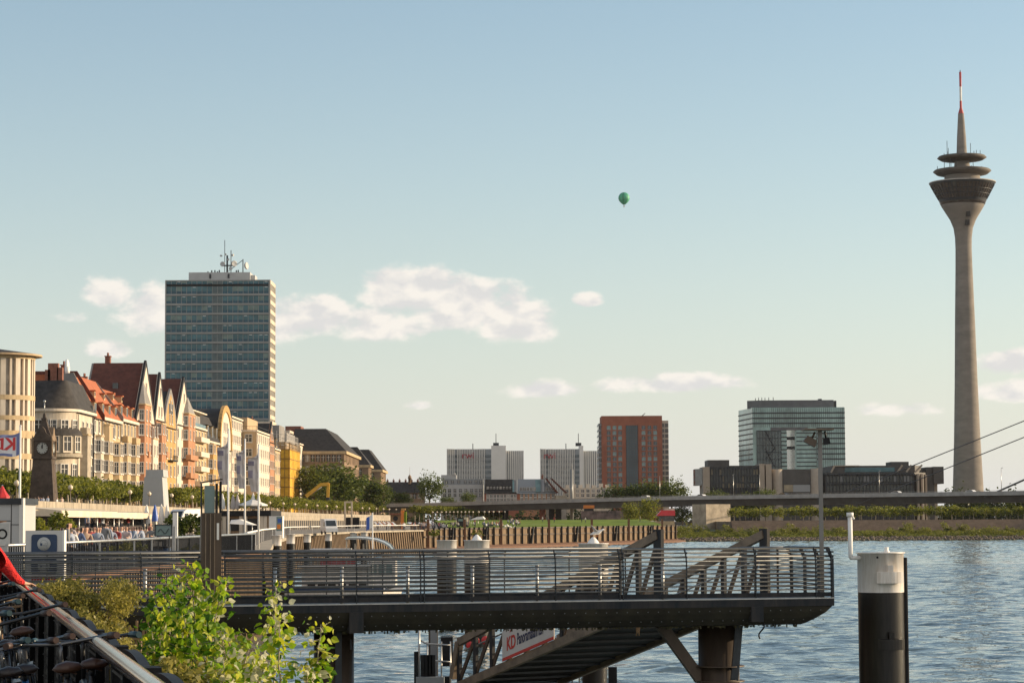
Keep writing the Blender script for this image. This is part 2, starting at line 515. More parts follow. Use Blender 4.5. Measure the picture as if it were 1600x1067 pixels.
def sea_grid(x0, x1, y0, y1, sx_, sy_, lmin, fade):
    gx_ = np.arange(x0, x1+.01, sx_); gy_ = np.arange(y0, y1+.01, sy_); gy_[-1] = y1
    X_, Y_ = np.meshgrid(gx_, gy_)
    H_ = sea(X_, Y_, lmin)*np.minimum(((X_-x0)/3).clip(0,1), ((x1-X_)/6).clip(0,1))*fade(Y_)
    ny_, nx_ = X_.shape
    idx = np.arange(ny_*nx_).reshape(ny_,nx_)
    return np.stack([X_, Y_, H_], -1).reshape(-1,3), np.stack([idx[:-1,:-1], idx[:-1,1:], idx[1:,1:], idx[1:,:-1]], -1).reshape(-1,4), float(gx_[-1])
c1, q1, xe1 = sea_grid(-30, 86, 66, 330, .31, .36, 0, lambda Y: ((Y-66)/2).clip(0,1))
c2, q2_, xe2 = sea_grid(-30, 190, 330, 692, .8, .9, 2.0, lambda Y: 1+((Y-330)/200).clip(0,.5))
c1[:,2] *= 1.0
out = [(-200,-400),(GX,-400),(GX,66),(-200,66),(-30,66),(xe1,66),(xe1,330),(GX,330),(xe2,330),(xe2,692),(GX,692),(-200,692),(-30,692),(GX,770),(-200,770)]
n1 = len(c1); n0 = n1+len(c2)
co = np.concatenate([c1, c2, np.array([(x,y,0) for x,y in out], float)])
me = bpy.data.meshes.new('river_water')
fcs = q1.tolist()+(q2_+n1).tolist()+[[n0+i for i in f] for f in ((0,1,2,5,4,3),(5,2,7,8,6),(8,7,10,9),(3,4,12,11),(11,12,9,10,13,14))]
me.from_pydata(co.tolist(), [], fcs)
me.materials.append(MAT['river_water'])
nq = len(q1)+len(q2_)
me.polygons.foreach_set('use_smooth', [True]*nq+[False]*5)
rv = bpy.data.objects.new('river_water', me); COL.objects.link(rv); struct(rv)

# ------------------------------------------------------------------ ground
def railx(d): return 0.85-0.235*d
QUAY = [(9.5,-36),(railx(0)+.5,0),(railx(30)+.5,30),(-12.3,57.2),(-13,62),(-13.4,130),(-20,200),(-29,320),(-27,420),(-18,480),(-5.7,540),(20,612),(46,686)]
LOW = 4.35
g = MB()
g.poly([(x,y,LOW) for x,y in QUAY]+[(46,835,LOW),(GX,835,LOW),(GX,4100,LOW),(-GX,4100,LOW),(-GX,-400,LOW),(9.5,-400,LOW)])
struct(g.build('ground', 'paving'))
# upper promenade, one storey above the quay
WALL = [(-50,120),(-53,200),(-55,330),(-55,700),(-52,780),(-47,860),(-42,930),(-52,1000)]
UP = 7.7
g = MB(); g.poly([(x,y,UP) for x,y in WALL]+[(-900,1000,UP),(-900,120,UP)])
struct(g.build('upper_promenade', 'paving'))
# retaining wall between the two levels
rw = thing('retaining_wall', 'long pale stone retaining wall carrying the upper promenade above the quay', 'wall', (-55,500,LOW))
g = MB(); q = MB(); p = MB()
for (x0,y0),(x1,y1) in zip(WALL[:-1], WALL[1:]):
    d = Vector((x1-x0,y1-y0,0)); L = d.length; d.normalize(); n = Vector((d.y,-d.x,0))
    a = Vector((x0,y0,0)); b2 = Vector((x1,y1,0))
    g.loft([a+Vector((0,0,LOW)), a+n*.3+Vector((0,0,LOW)), a+n*.3+Vector((0,0,UP)), a+Vector((0,0,UP))], [b2+Vector((0,0,LOW)), b2+n*.3+Vector((0,0,LOW)), b2+n*.3+Vector((0,0,UP)), b2+Vector((0,0,UP))])
    k = int(L/6)
    for i in range(k):
        c = a+d*(L*(i+.5)/k)
        q.M = Matrix.Translation(c) @ Matrix.Rotation(math.atan2(d.y,d.x), 4, 'Z')
        q.box((-2.1,-.34,LOW),(2.1,-.302,UP-1.05))
        p.M = q.M
        p.box((-2.98,-.02,UP+.02),(2.98,-.28,UP+.95))
g.build('wall', 'stone_wall', rw)
mat('recess_dark', (0.03, 0.027, 0.025), .8, scale=.4, var=.4)  # near-black tone; on flat sheets it paints the shade of openings
q.build('opening_shade_panel', 'recess_dark', rw)  # flat dark panels paint the shade of openings onto the wall
p.build('parapet', 'stone_wall', rw)
# near embankment falling from the railing to the water
sl = MB()
A = [(9.5,-36),(railx(0)+.5,0),(railx(30)+.5,30),(-12.3,57.2)]
B = [(17,-34),(8,2),(1.5,32),(-6.5,58.5)]
for i in range(3):
    sl.poly([(*A[i],LOW-.004),(*B[i],-.6),(*B[i+1],-.6),(*A[i+1],LOW-.004)])
struct(sl.build('embankment', 'bank_soil'))
# far river bank
fb = MB()
prof = [(686,-.5),(698,.55),(722,1.9),(742,2.6),(800,3.2),(840,4.36)]
xs = [46]+list(range(80, 1000, 40))+[1500, GX]
for i in range(len(xs)-1):
    for (ya,za),(yb,zb) in zip(prof[:-1], prof[1:]):
        fb.poly([(xs[i],ya,za),(xs[i+1],ya,za),(xs[i+1],yb,zb),(xs[i],yb,zb)])
struct(fb.build('riverbank', 'bank_soil'))
tp = MB(); tp.box((xx(1143,745),746.2,2),(1500,1400,5.75))
struct(tp.build('bank_terrace', 'dirt'))
bw = MB(); x0 = xx(1143,745)
bw.loft([(x0,740,2.2),(x0,746.2,6.0),(x0,746.9,6.0),(x0,746.9,2.2)], [(1500,740,2.2),(1500,746.2,6.0),(1500,746.9,6.0),(1500,746.9,2.2)])
tag(bw.build('embankment_wall', 'bank_wall', org=(x0,743,2.2)), 'sloping brown masonry wall along the far river bank below a row of trees', 'wall')
# lawn behind the sheet pile wall
lw = MB(); lw.poly([(-14,560,LOW+.05),(-6,556,LOW+.05),(19,622,LOW+.05),(44,690,LOW+.1),(44,800,6.6),(-26,800,6.6)])
lw_o = lw.build('lawn', 'lawn'); struct(lw_o)
fp = MB(); fp.poly([(-8,640,5.16),(14,655,5.28),(14,658,5.31),(-8,643,5.19)])
struct(fp.build('path', 'paving'))
# ------------------------------------------------------------------ television tower
mat('disc_brown', (0.085, 0.07, 0.056), .7, scale=.3, var=.3)
mat('mast_red', (0.42, 0.05, 0.05), .6, scale=.3, var=.15)
mat('mast_white', (0.7, 0.66, 0.6), .6, scale=.3, var=.1)
TD = 1317
tb = at(1513.5, 800, TD); tb.z = 4
tv = thing('television_tower', 'tall slender concrete television tower with a flared restaurant pod and red white mast', 'tower', tb)
def tz(y): return at(1505, y, TD).z
def tr(px): return px*S(TD)
c = (tb.x, tb.y, 0)
prof = [(tr(25),4),(tr(23.6),tz(763)),(tr(20.5),tz(690)),(tr(17.8),tz(600)),(tr(15.4),tz(500)),(tr(13.2),tz(420)),(tr(12.6),tz(390)),(tr(13),tz(372)),(tr(15),tz(357)),(tr(20),tz(344)),(tr(28),tz(331)),(tr(33.5),tz(322)),(tr(33.5),tz(320))]
MB().lathe(prof, 40, c).build('shaft', 'tower_concrete', tv)
g = MB()
g.lathe([(tr(33.5),tz(320)),(tr(34.6),tz(320)),(tr(36),tz(316.5)),(tr(37.5),tz(312)),(tr(49.5),tz(290)),(tr(52),tz(287)),(tr(52),tz(285.5)),(tr(30),tz(284.5)),(0,tz(284))], 48, c, mi=[0,1,0,1,0,2,2,2])
pod = g.build('restaurant_pod', ['steel_dark','glass_brown','concrete'], tv)
g = MB()
for k in range(48):
    a = 2*PI*k/48
    e = Vector((math.cos(a), math.sin(a), 0)); cc0 = Vector(c)
    g.bar(cc0+e*tr(37.7)+Vector((0,0,tz(312))), cc0+e*tr(49.7)+Vector((0,0,tz(290))), .3, .3)
for (y, r_) in ((306,41.0),(299,44.8)):
    g.lathe([(tr(r_),tz(y)),(tr(r_+.9),tz(y)),(tr(r_+.9),tz(y-.9)),(tr(r_),tz(y-.9))], 48, c)
g.build('window_frame', 'steel_dark', pod)
MB().lathe([(tr(28),tz(285)),(tr(27.5),tz(272))], 32, c).build('neck', 'tower_concrete', tv)
MB().lathe([(tr(26),tz(275)),(tr(40),tz(272.5)),(tr(45.3),tz(268.2)),(tr(43),tz(266)),(tr(14),tz(262)),(0,tz(262))], 48, c).build('disc', 'disc_brown', tv)
MB().lathe([(tr(12.5),tz(263)),(tr(11.5),tz(252))], 24, c).build('neck', 'tower_concrete', tv)
MB().lathe([(tr(12),tz(253)),(tr(33),tz(250.5)),(tr(38.5),tz(247.2)),(tr(36),tz(244.5)),(tr(9),tz(241)),(0,tz(241))], 48, c).build('disc', 'disc_brown', tv)
MB().lathe([(tr(8.2),tz(242)),(tr(7),tz(215)),(tr(4.6),tz(178))], 24, c).build('spire', 'tower_concrete', tv)
g = MB(); g.lathe([(tr(4.6),tz(178)),(tr(2),tz(169)),(tr(1.8),tz(158)),(tr(1.8),tz(136)),(tr(1.8),tz(113)),(0,tz(113))], 16, c, mi=[0,0,1,0,0])
ms = g.build('mast', ['mast_red','mast_white'], tv)
MB().tube([Vector((c[0],c[1],tz(113))),Vector((c[0],c[1],tz(110)))], .25, 6).build('lightning_rod', 'steel_dark', ms)
for k in range(16):
    a = rnd(0, 2*PI); top = k % 2
    rr = tr(rnd(22,34)) if top else tr(rnd(30,42)); z0 = tz(245.5) if top else tz(267)
    p = Vector((c[0]+rr*math.cos(a), c[1]+rr*math.sin(a), z0))
    MB().tube([p, p+Vector((0,0,rnd(3,7 if k%3 else 9)))], .16, 5).build('antenna', 'steel_dark', tv)
g = MB()
for (dx, y) in ((3.5,337),(3,350)):
    g = MB(); g.cbox((c[0]+tr(dx), c[1]-tr(24 if y < 345 else 18.6), tz(y)), (2.2,1.5,2.8)); g.build('hatch', 'recess_dark', tv)

# ------------------------------------------------------------------ hot-air balloon
mat('balloon_green', (0.06, 0.36, 0.20), .6, scale=.2, var=.15)
mat('balloon_dark', (0.04, 0.26, 0.15), .6, scale=.2, var=.15)
BD = 2400
bc = at(975, 311, BD)
u = S(BD)
bl = thing('hot_air_balloon', 'green hot air balloon floating high above the river', 'balloon', bc)
g = MB(); pr = []
for z, r_ in ((10.3,0),(10,2.5),(8.8,5),(6.5,7.3),(3.5,8.7),(.5,9),(-2.5,8.1),(-5.3,6),(-7.6,3.6),(-9,1.7)):
    pr.append((r_*u, z*u))
for k in range(16):
    g.lathe(pr, 2, bc, mi=k % 2, a0=2*PI*k/16, a1=2*PI*(k+1)/16)
g.build('envelope', ['balloon_green','balloon_dark'], bl)
g = MB()
for k in range(4):
    a = PI/4+k*PI/2
    g.tube([bc+Vector((1.6*u*math.cos(a),1.6*u*math.sin(a),-9*u)), bc+Vector((.9*u*math.cos(a),.9*u*math.sin(a),-11.2*u))], .08, 4)
g.build('rigging', 'steel_dark', bl)
MB().prism([(bc.x+.95*u*math.cos(k*PI/4), bc.y+.95*u*math.sin(k*PI/4)) for k in range(8)], bc.z-12.8*u, bc.z-11.2*u).build('basket', 'timber', bl)

# ------------------------------------------------------------------ office high-rise
mat('hr_frame', (0.26, 0.26, 0.245), .55, scale=.1, var=.1)
mat('hr_cream', (0.55, 0.47, 0.36), .6, scale=.1, var=.12)
mat('hr_plant', (0.42, 0.42, 0.41), .6, scale=.2, var=.1)
HD = 1000
hx0, hx1 = xx(256, HD), xx(420.7, HD)
hz1 = zz(437.5, HD, 340)
hb = thing('office_tower', 'slab-shaped office high-rise with bands of blue green windows above the old houses', 'high-rise', (hx0, HD, 8))
fl = 15.05*S(HD)
NB = 20
bwid = (hx1-hx0-.8)/NB
MB().box((hx0+.3, HD+.45, 8), (hx1-.3, HD+21, hz1-.3)).build('core', 'recess_dark', hb)
g = MB()   # spandrels and corner posts
g.box((hx0, HD, 8), (hx0+.5, HD+21.6, hz1)); g.box((hx1-.5, HD, 8), (hx1, HD+21.6, hz1))
nf = int((hz1-8)/fl)
for k in range(nf+1):
    zt = hz1-k*fl-(0 if k == 0 else 1.75)
    zb = zt-(.45 if k == 0 else .8)
    g.box((hx0+.5, HD-.02, zb), (hx1-.5, HD+.4, zt))
g.box((hx0+.5, HD+.2, hz1-.5), (hx1-.5, HD+21.6, hz1-.02))
g.build('facade_frame', 'hr_frame', hb)
mat('hr_panel', (0.025, 0.08, 0.115), .25, scale=.4, var=.4, spec=.35)
mat('hr_brown', (0.07, 0.105, 0.11), .3, scale=.4, var=.3)
mat('hr_blind', (0.13, 0.19, 0.17), .25, scale=.4, var=.3)
for k in range(nf):
    zt = hz1-k*fl-(.45 if k == 0 else 2.7)
    zb = hz1-(k+1)*fl-1.75
    if k == 0:
        zs = [(hz1-.45, hz1-1.75)]
    # one ribbon of windows per storey: dark spandrel glass below, clear glass above, thin posts between
    def ribbon(zt, zb, k):
        h = zt-zb
        gg = MB()
        for j in range(NB):
            xa = hx0+.4+j*bwid
            mid = 9 <= j <= 10
            r1 = random.random()
            up = 2 if mid else (4 if r1 < .12 else 0)
            gg.box((xa+.09, HD+.12, zb+h*.34), (xa+bwid-.09, HD+.3, zt), up)
            gg.box((xa+.09, HD+.10, zb), (xa+bwid-.09, HD+.3, zb+h*.34), 2 if mid else 1)
            gg.box((xa-.09, HD+.01, zb), (xa+.09, HD+.3, zt), 5)
            if r1 > .86 and not mid:
                gg.box((xa+.4, HD+.10, zt-.42), (xa+bwid-.5, HD+.118, zt-.22), 6)
        o = gg.build('ribbon_window', ['glass_green','hr_panel','hr_brown','glass_teal_light','hr_blind','hr_frame','white_plain'], hb)
    if k == 0: ribbon(hz1-.45, hz1-1.75, 0)
    ribbon(hz1-k*fl-2.7, hz1-(k+1)*fl-1.75, k)
g = MB()
for k in range(nf):
    za = hz1-(k+1)*fl-1.0
    g.box((hx1-.02, HD+.4, za-.9), (hx1+.25, HD+21.4, za+.75))
g.box((hx1-.02, HD+.0, 8), (hx1+.3, HD+.5, hz1)); g.box((hx1-.02, HD+21, 8), (hx1+.3, HD+21.6, hz1)); g.box((hx1-.02, HD+.4, hz1-1.6), (hx1+.25, HD+21.2, hz1-.01))
for j in range(1, 6): g.box((hx1-.02, HD+j*3.6-.2, 8), (hx1+.18, HD+j*3.6+.2, hz1-1))
g.build('side_cladding', 'hr_cream', hb)
g = MB(); g.box((xx(291,HD), HD+4, hz1-.4), (xx(388,HD), HD+17, zz(424,HD,340)))
g.box((xx(388.02,HD), HD+6, hz1-.4), (xx(395,HD), HD+15, zz(428,HD,340)))
pl = g.build('roof_plant', 'hr_plant', hb)
for px in (325, 354):
    MB().cbox((xx(px,HD), HD+3.9, zz(430,HD,340)), (.7,.5,1.8)).build('vent', 'steel_dark', pl)
pz = zz(424, HD, 340)
def mastx(px, y0, y1, r_=.18): return [Vector((xx(px,HD),HD+8,y0)), Vector((xx(px,HD),HD+8,y1))]
g = MB()
g.tube(mastx(346, pz, zz(372,HD,340)), .14, 5); g.tube(mastx(350, pz, zz(396,HD,340)), .4, 6); g.tube(mastx(356, pz, zz(388,HD,340)), .18, 5); g.tube(mastx(375, pz, zz(402,HD,340)), .22, 5)
g.tube([Vector((xx(344,HD),HD+8,zz(412,HD,340))), Vector((xx(362,HD),HD+8,zz(412,HD,340)))], .3, 5)
g.tube([Vector((xx(352,HD),HD+8,zz(421,HD,340))), Vector((xx(374,HD),HD+8,zz(404,HD,340)))], .14, 5)
am = g.build('antenna_mast', 'steel_dark', pl)
def dish(px, py, r_, face):
    p = Vector((xx(px,HD), HD+7, zz(py,HD,340))); f = Vector(face).normalized()
    g = MB(); a = f.to_track_quat('Z','Y').to_matrix().to_4x4(); g.M = Matrix.Translation(p) @ a
    r_ *= .8; g.lathe([(0,.3),(r_*.7,.32),(r_,.45),(r_,0),(r_*.7,-.5),(0,-.7)], 16)
    g.build('dish', 'hr_plant', am)
dish(343.5,410,1.3,(-.3,-1,0)); dish(361,409.5,1.6,(.5,-.8,0)); dish(380.5,413,1.9,(.9,-.3,.1)); dish(356,417,.9,(0,-1,0)); dish(341,397,.5,(-.5,-1,0)); dish(348,395,.5,(0,-1,0)); dish(359,396,.6,(1,-.3,0)); dish(352,403,.6,(.2,-1,0))
g = MB()
for px in (320, 326, 331, 335, 338, 365, 368): g.cbox((xx(px,HD), HD+7, pz+.35), (.5,.5,rnd(.6,1.9)))
g.build('roof_aerial', 'steel_dark', am)

# ------------------------------------------------------------------ pale twin office blocks (far)
mat('rwi_fin', (0.62, 0.60, 0.56), .5, scale=.05, var=.08)
mat('rwi_grey', (0.25, 0.26, 0.265), .5, scale=.05, var=.1)
mat('rwi_glass', (0.10, 0.12, 0.13), .2, scale=.1, var=.4)
mat('sign_red', (0.28, 0.02, 0.03), .5, scale=.3, var=.1)
def twin(px0, pxm0, pxm1, px1, ytop, D, label, letters_px, extra):
    b0 = at(px0, 800, D); b0.z = 4
    t = thing('office_block', label, 'office block', b0, 'twin pale office blocks')
    zt = zz(ytop, D, px0); X = lambda p: xx(p, D)
    # plan: gently hollow front between the stair shafts
    n = 24; pts = []
    for i in range(n+1):
        f = i/n
        px = lerp(px0, pxm0, f)
        pts.append((X(px), D+7*math.sin(PI*f)))
    back = [(X(pxm0), D+22), (X(px0), D+22)]
    MB().prism(pts+back, 4, zt).build('front_wing', 'rwi_grey', t)
    g = MB(); gl = MB()
    nfin = int((pxm0-px0)/2.6)
    for i in range(nfin+1):
        f = i/nfin; x = X(lerp(px0, pxm0, f)); y = D+7*math.sin(PI*f)
        if f > .88 or .16 < f < .20: continue
        g.box((x-.28, y-.75, 4), (x+.28, y-.05, zt+.3))
    g.build('fin', 'rwi_fin', t)
    for kf in range(1, 14):
        gl = MB()
        for i in range(n):
            (xa, ya), (xb, yb) = pts[i], pts[i+1]
            zc = zt-kf*(zt-4)/14-1
            gl.loft([(xa,ya-.3,zc-1.2),(xb,yb-.3,zc-1.2),(xb,yb-.04,zc-1.2),(xa,ya-.04,zc-1.2)], [(xa,ya-.3,zc+.7),(xb,yb-.3,zc+.7),(xb,yb-.04,zc+.7),(xa,ya-.04,zc+.7)])
        gl.build('window_glazing', 'rwi_glass', t)
    MB().box((X(pxm0)+.02, D-3, 4), (X(pxm1), D+20, zt+2.2)).build('stair_shaft', 'rwi_fin', t)
    g = MB(); g.box((X(pxm1)+.02, D+1, 4), (X(px1), D+22, zt-1.5)); g.build('side_wing', 'rwi_glass', t)
    g = MB(); k = int((px1-pxm1)/3.2)
    for i in range(k+1):
        x = lerp(X(pxm1)+.5, X(px1)-.3, i/max(1,k)); g.box((x-.45, D+.3, 4), (x+.45, D+.98, zt-1.3))
    g.build('fin', 'rwi_fin', t)
    me = text_mesh('rwi', 6.6, 'sign_red', .2, bold=.03)
    o = put(me, 'sign_letters', t, (X(letters_px)-b0.x, D+1.2-b0.y, zt-4.6-b0.z)); o.rotation_euler = (PI/2, 0, 0)
    g = MB(); xm = X((pxm0+pxm1)/2-4)
    g.box((xm-2, D+4, zt+2.2), (xm+2, D+8, zt+4.4)); g.tube([(xm,D+6,zt+4),(xm,D+6,zt+11)], .25, 5); g.tube([(X(px0)+18,D+6,zt),(X(px0)+18,D+6,zt+4)], .3, 5)
    g.build('roof_aerial', 'steel_dark', t)
    return t
twin(699, 768, 791, 818.5, 701.5, 1700, 'pale finned office block with red letters standing free behind the white apartment house', 731.5, 0)
twin(845, 906, 912, 940, 701.5, 1690, 'pale finned office block with red letters partly hidden by the red brick tower', 859.5, 0)

# ------------------------------------------------------------------ red brick tower block
mat('red_brick', (0.30, 0.105, 0.06), .85, scale=.2, var=.18, bump=.2)
mat('beige_panel', (0.45, 0.38, 0.30), .7, scale=.2, var=.12)
RD = 1300
rx = lambda p: xx(p, RD)
rz = lambda y: zz(y, RD, 990)
rb = thing('brick_tower', 'red brick office tower with a central glass strip beside the glass gatehouse', 'office tower', (rx(941), RD, 6))
MB().box((rx(941), RD, 6), (rx(1036), RD+26, rz(649.5))).build('wall', 'red_brick', rb)
g = MB(); g.box((rx(936.5), RD+1.5, 6), (rx(940.95), RD+24, rz(661))); g.build('corner_glazing', 'glass_dark', rb)
g = MB()
for k in range(13): g.box((rx(936.3), RD+1.3, rz(663+k*8.5)-.5), (rx(940.9), RD+24.2, rz(663+k*8.5)+.4))
g.build('corner_band', 'rwi_grey', rb)
g = MB(); g.box((rx(1036.05), RD+1, 6), (rx(1046), RD+25, rz(657))); g.build('side_wing', 'beige_panel', rb)
g = MB(); gb = MB()
for k in range(13):
    zc = rz(664.5+k*8.3)
    g.box((rx(1036.4), RD+.9, zc-.95), (rx(1039.4), RD+.98, zc+.95)); g.box((rx(1046)+.02, RD+2, zc-1), (rx(1046)+.12, RD+24, zc+1)); g.box((rx(1040.5), RD+.9, zc-1), (rx(1045.5), RD+.98, zc+1))
g.build('side_glazing', 'glass_brown', rb)
wm = MB(); wm.box((-.98,-.06,-.98),(.98,-.01,.98), 0); wm.box((-.08,-.09,-.98),(.08,-.062,.98), 1); wm.box((-1.15,-.1,-1.15),(1.15,-.012,-.985), 1)
wmesh = [wm.mesh('brick_tower_window', [a, 'rwi_grey']) for a in ('glass_dark','glass_brown','glass_teal_light')]
for k in range(12):
    for px in (952.2, 961.3, 970, 1006.7, 1016, 1025):
        put(random.choice(wmesh+wmesh[:1]), 'window', rb, (rx(px)-rx(941), 0, rz(667.8+k*8.15)-6))
g = MB(); g.box((rx(979.5), RD-.2, 6), (rx(997.5), RD-.02, rz(664.5)), 0)
for i in range(6): g.box((rx(979.5)+i*(rx(997.5)-rx(979.5))/5-.12, RD-.35, 6), (rx(979.5)+i*(rx(997.5)-rx(979.5))/5+.12, RD-.21, rz(664)), 1)
for k in range(24): g.box((rx(979.5), RD-.3, rz(666+k*4.15)-.13), (rx(997.5), RD-.205, rz(666+k*4.15)+.13), 1)
g.build('glass_strip', ['glass_blue','steel_dark'], rb)
g = MB(); g.box((rx(970), RD+6, rz(649.5)), (rx(1010), RD+8, rz(649))); g.tube([(rx(1005),RD+8,rz(649.5)),(rx(1011),RD+8,rz(644.5))], .2, 5)
g.build('roof_crane', 'steel_dark', rb)

# ------------------------------------------------------------------ glass gatehouse tower (Stadttor kind)
SD_ = 1240
sx = lambda p: xx(p, SD_)
sz = lambda y: zz(y, SD_, 1240)
mat('gate_glass', (0.26, 0.40, 0.37), .12, scale=.08, var=.5, spec=.7, stretch=(1,1,.4))
mat('gate_dark', (0.07, 0.095, 0.095), .2, scale=.1, var=.5, spec=.6)
mat('gate_roof', (0.11, 0.11, 0.115), .6, scale=.2, var=.2)
st = thing('glass_gatehouse', 'large glass office building shaped like a gateway with an open slot in its middle', 'office building', (sx(1178), SD_, 5))
zt = sz(636.5); zl = sz(668)
dl = 10.5   # its river corner steps back to the side face
def pane_mass(name, poly, z0, z1, m): return MB().prism(poly, z0, z1).build(name, m, st)
L0 = (sx(1178), SD_); L1 = (xx(1156, SD_+34), SD_+34)
pane_mass('east_wing', [L0, (sx(1231), SD_), (sx(1231), SD_+40), L1], 5, zl, 'gate_glass')
pane_mass('west_wing', [(sx(1244), SD_), (sx(1322), SD_), (sx(1322)+2, SD_+40), (sx(1244)-1, SD_+40)], 5, zl, 'gate_glass')
pane_mass('bridge_storey', [L0, (sx(1322), SD_), (sx(1322)+2, SD_+40), L1], zl+.02, zt, 'gate_glass')
# dark recessed zone of the inner atrium with diagonal bracing
g = MB(); g.box((sx(1184), SD_-.5, 6), (sx(1222), SD_-.05, sz(672)), 0)
for i in range(9): x = lerp(sx(1184), sx(1222), i/8); g.box((x-.12, SD_-.7, 6), (x+.12, SD_-.52, sz(672)), 1)
for k in range(13): z = lerp(8, sz(673), k/12); g.box((sx(1184), SD_-.68, z-.14), (sx(1222), SD_-.53, z+.14), 1)
for (a, b2, e, f) in ((1197,672,1212,700),(1212,700,1198,716),(1197,700,1211,728)):
    g.bar((sx(a),SD_-.9,sz(b2)), (sx(e),SD_-.9,sz(f)), .7, .4, 1)
g.build('atrium_glazing', ['gate_dark','steel_dark'], st)
g = MB(); g.box((sx(1246), SD_-.5, 6), (sx(1277), SD_-.05, sz(672)), 0); g.build('atrium_glazing', ['gate_glass'], st)
g = MB(); g.box((sx(1206), SD_-.6, sz(672)), (sx(1264), SD_-.02, sz(667.5))); g.build('lintel', 'gate_roof', st)
g = MB()
nl = [645, 653, 661, 669, 677, 685, 693, 701, 709, 717]
for i, y in enumerate(nl):
    for (a, b2) in (((1178,1322),) if y < 668 else ((1278,1322),)):
        g.box((sx(a), SD_-.25, sz(y)-.32), (sx(b2)+.2, SD_-.02, sz(y)+.32))
    g.loft([(L0[0],SD_-.25,sz(y)-.35),(L0[0],SD_-.02,sz(y)-.35),(L1[0],L1[1]-.02,sz(y)-.35),(L1[0]-.25,L1[1]-.2,sz(y)-.35)], [(L0[0],SD_-.25,sz(y)+.35),(L0[0],SD_-.02,sz(y)+.35),(L1[0],L1[1]-.02,sz(y)+.35),(L1[0]-.25,L1[1]-.2,sz(y)+.35)])
for i in range(9):
    y = 676+i*6.5
    g.box((sx(1246), SD_-.7, sz(y)-.3), (sx(1277), SD_-.52, sz(y)+.2))
    g.box((sx(1222.2), SD_-.4, sz(y)-.25), (sx(1231), SD_-.06, sz(y)+.25))
for y in (684, 699): g.box((sx(1230.9), SD_+3, sz(y)-.7), (sx(1244.1), SD_+9, sz(y)+.7))
g.build('floor_band', 'steel_dark', st)
g = MB()
for i in range(45): x = lerp(sx(1178), sx(1322), i/44); g.box((x-.07, SD_-.2, zl+.3), (x+.07, SD_-.03, zt-.1))
for i in range(14): x = lerp(sx(1278), sx(1322), i/13); g.box((x-.07, SD_-.2, 6), (x+.07, SD_-.03, zl-.1))
g.build('mullion', 'steel_dark', st)
g = MB(); g.prism([(sx(1172),SD_+8),(sx(1190),SD_+4),(sx(1307),SD_+4),(sx(1307),SD_+34),(sx(1180),SD_+34)], zt-.1, sz(624.5))
rf = g.build('roof_plant', 'gate_roof', st)
g = MB(); 
for px in (1186, 1191, 1196, 1201, 1207, 1214): g.tube([(sx(px),SD_+10,sz(626)),(sx(px),SD_+10,sz(rnd(618,621)))], .18, 5)
g.box((sx(1310),SD_+8,zt-.1),(sx(1313),SD_+12,sz(625))); g.box((sx(1285),SD_+8,sz(625)),(sx(1290),SD_+12,sz(622)))
g.build('roof_aerial', 'steel_dark', rf)

# ------------------------------------------------------------------ low round parliament by the river
mat('par_dark', (0.062, 0.058, 0.054), .6, scale=.15, var=.3)
mat('par_stone', (0.33, 0.275, 0.215), .85, scale=.15, var=.15)
mat('par_glass', (0.05, 0.06, 0.055), .2, scale=.2, var=.6)
mat('par_lit', (0.28, 0.23, 0.15), .35, scale=.3, var=.3)
PD = 1120
qx = lambda p: xx(p, PD)
qz = lambda y: zz(y, PD, 1280)
pa = thing('parliament_building', 'low dark glass parliament building with round stone stair drums behind the bridge', 'parliament', (qx(1090), PD, 5))
MB().box((qx(1110), PD, 5), (qx(1187), PD+40, qz(726.5))).build('north_wing', 'par_dark', pa)
g = MB(); g.box((qx(1109), PD+8, qz(727)), (qx(1143), PD+26, qz(717))); g.build('roof_plant', 'par_dark', pa)
g = MB(); g.prism([(qx(1089),PD+8),(qx(1098),PD+1),(qx(1098),PD+20),(qx(1089),PD+20)], qz(757), qz(731)); g.build('bay_window', 'glass_dark', pa)
for (a, b2, y, dd) in ((1098.5,1109,728.5,3),(1187,1195,724,2),(1197,1206,724.5,2)):
    MB().box((qx(a), PD-dd, 5), (qx(b2), PD+18, qz(y))).build('stone_pier', 'par_stone', pa)
wg = MB(); wl = MB(); fr = MB()
for r_, (ya, yb) in enumerate(((731,741),(741.5,752),(753,761))):
    for i in range(17):
        xa = lerp(qx(1111), qx(1186), i/17)+.15; xb = lerp(qx(1111), qx(1186), (i+1)/17)-.15
        q = MB(); q.box((xa, PD-.25, qz(yb)), (xb, PD-.05, qz(ya)-.3)); q.build('window', 'par_lit' if random.random() < (.18,.15,.35)[r_] else 'par_glass', pa)
    fr.box((qx(1110), PD-1.2, qz(ya)-.3), (qx(1187)-.1, PD-.02, qz(ya)+.2))
for i in range(18): x = lerp(qx(1111), qx(1186), i/17); fr.box((x-.2, PD-1.1, 5), (x+.2, PD-.26, qz(728)))
fr.build('sunshade', 'steel_dark', pa)
for (pc, rp, y) in ((1216,8.5,732.5),(1277,9,731.5)):
    MB().lathe([(rp*S(PD),0),(rp*S(PD),qz(y)-5),(0,qz(y)-5)], 28, (qx(pc), PD+2, 5)).build('stair_drum', 'par_stone', pa)
g = MB(); g.box((qx(1224.6), PD+1, 5), (qx(1268), PD+40, qz(732.5))); g.build('entrance_block', 'par_dark', pa)
g = MB(); g.box((qx(1226), PD+.8, qz(768)), (qx(1240), PD+.97, qz(757)), 1); g.box((qx(1240.3), PD+.8, qz(768)), (qx(1267), PD+.97, qz(757)), 0)
g.build('glazing', ['rwi_grey','par_lit'], pa)
MB().box((qx(1206.02), PD+6, 5), (qx(1300), PD+50, qz(740))).build('link_block', 'par_dark', pa)
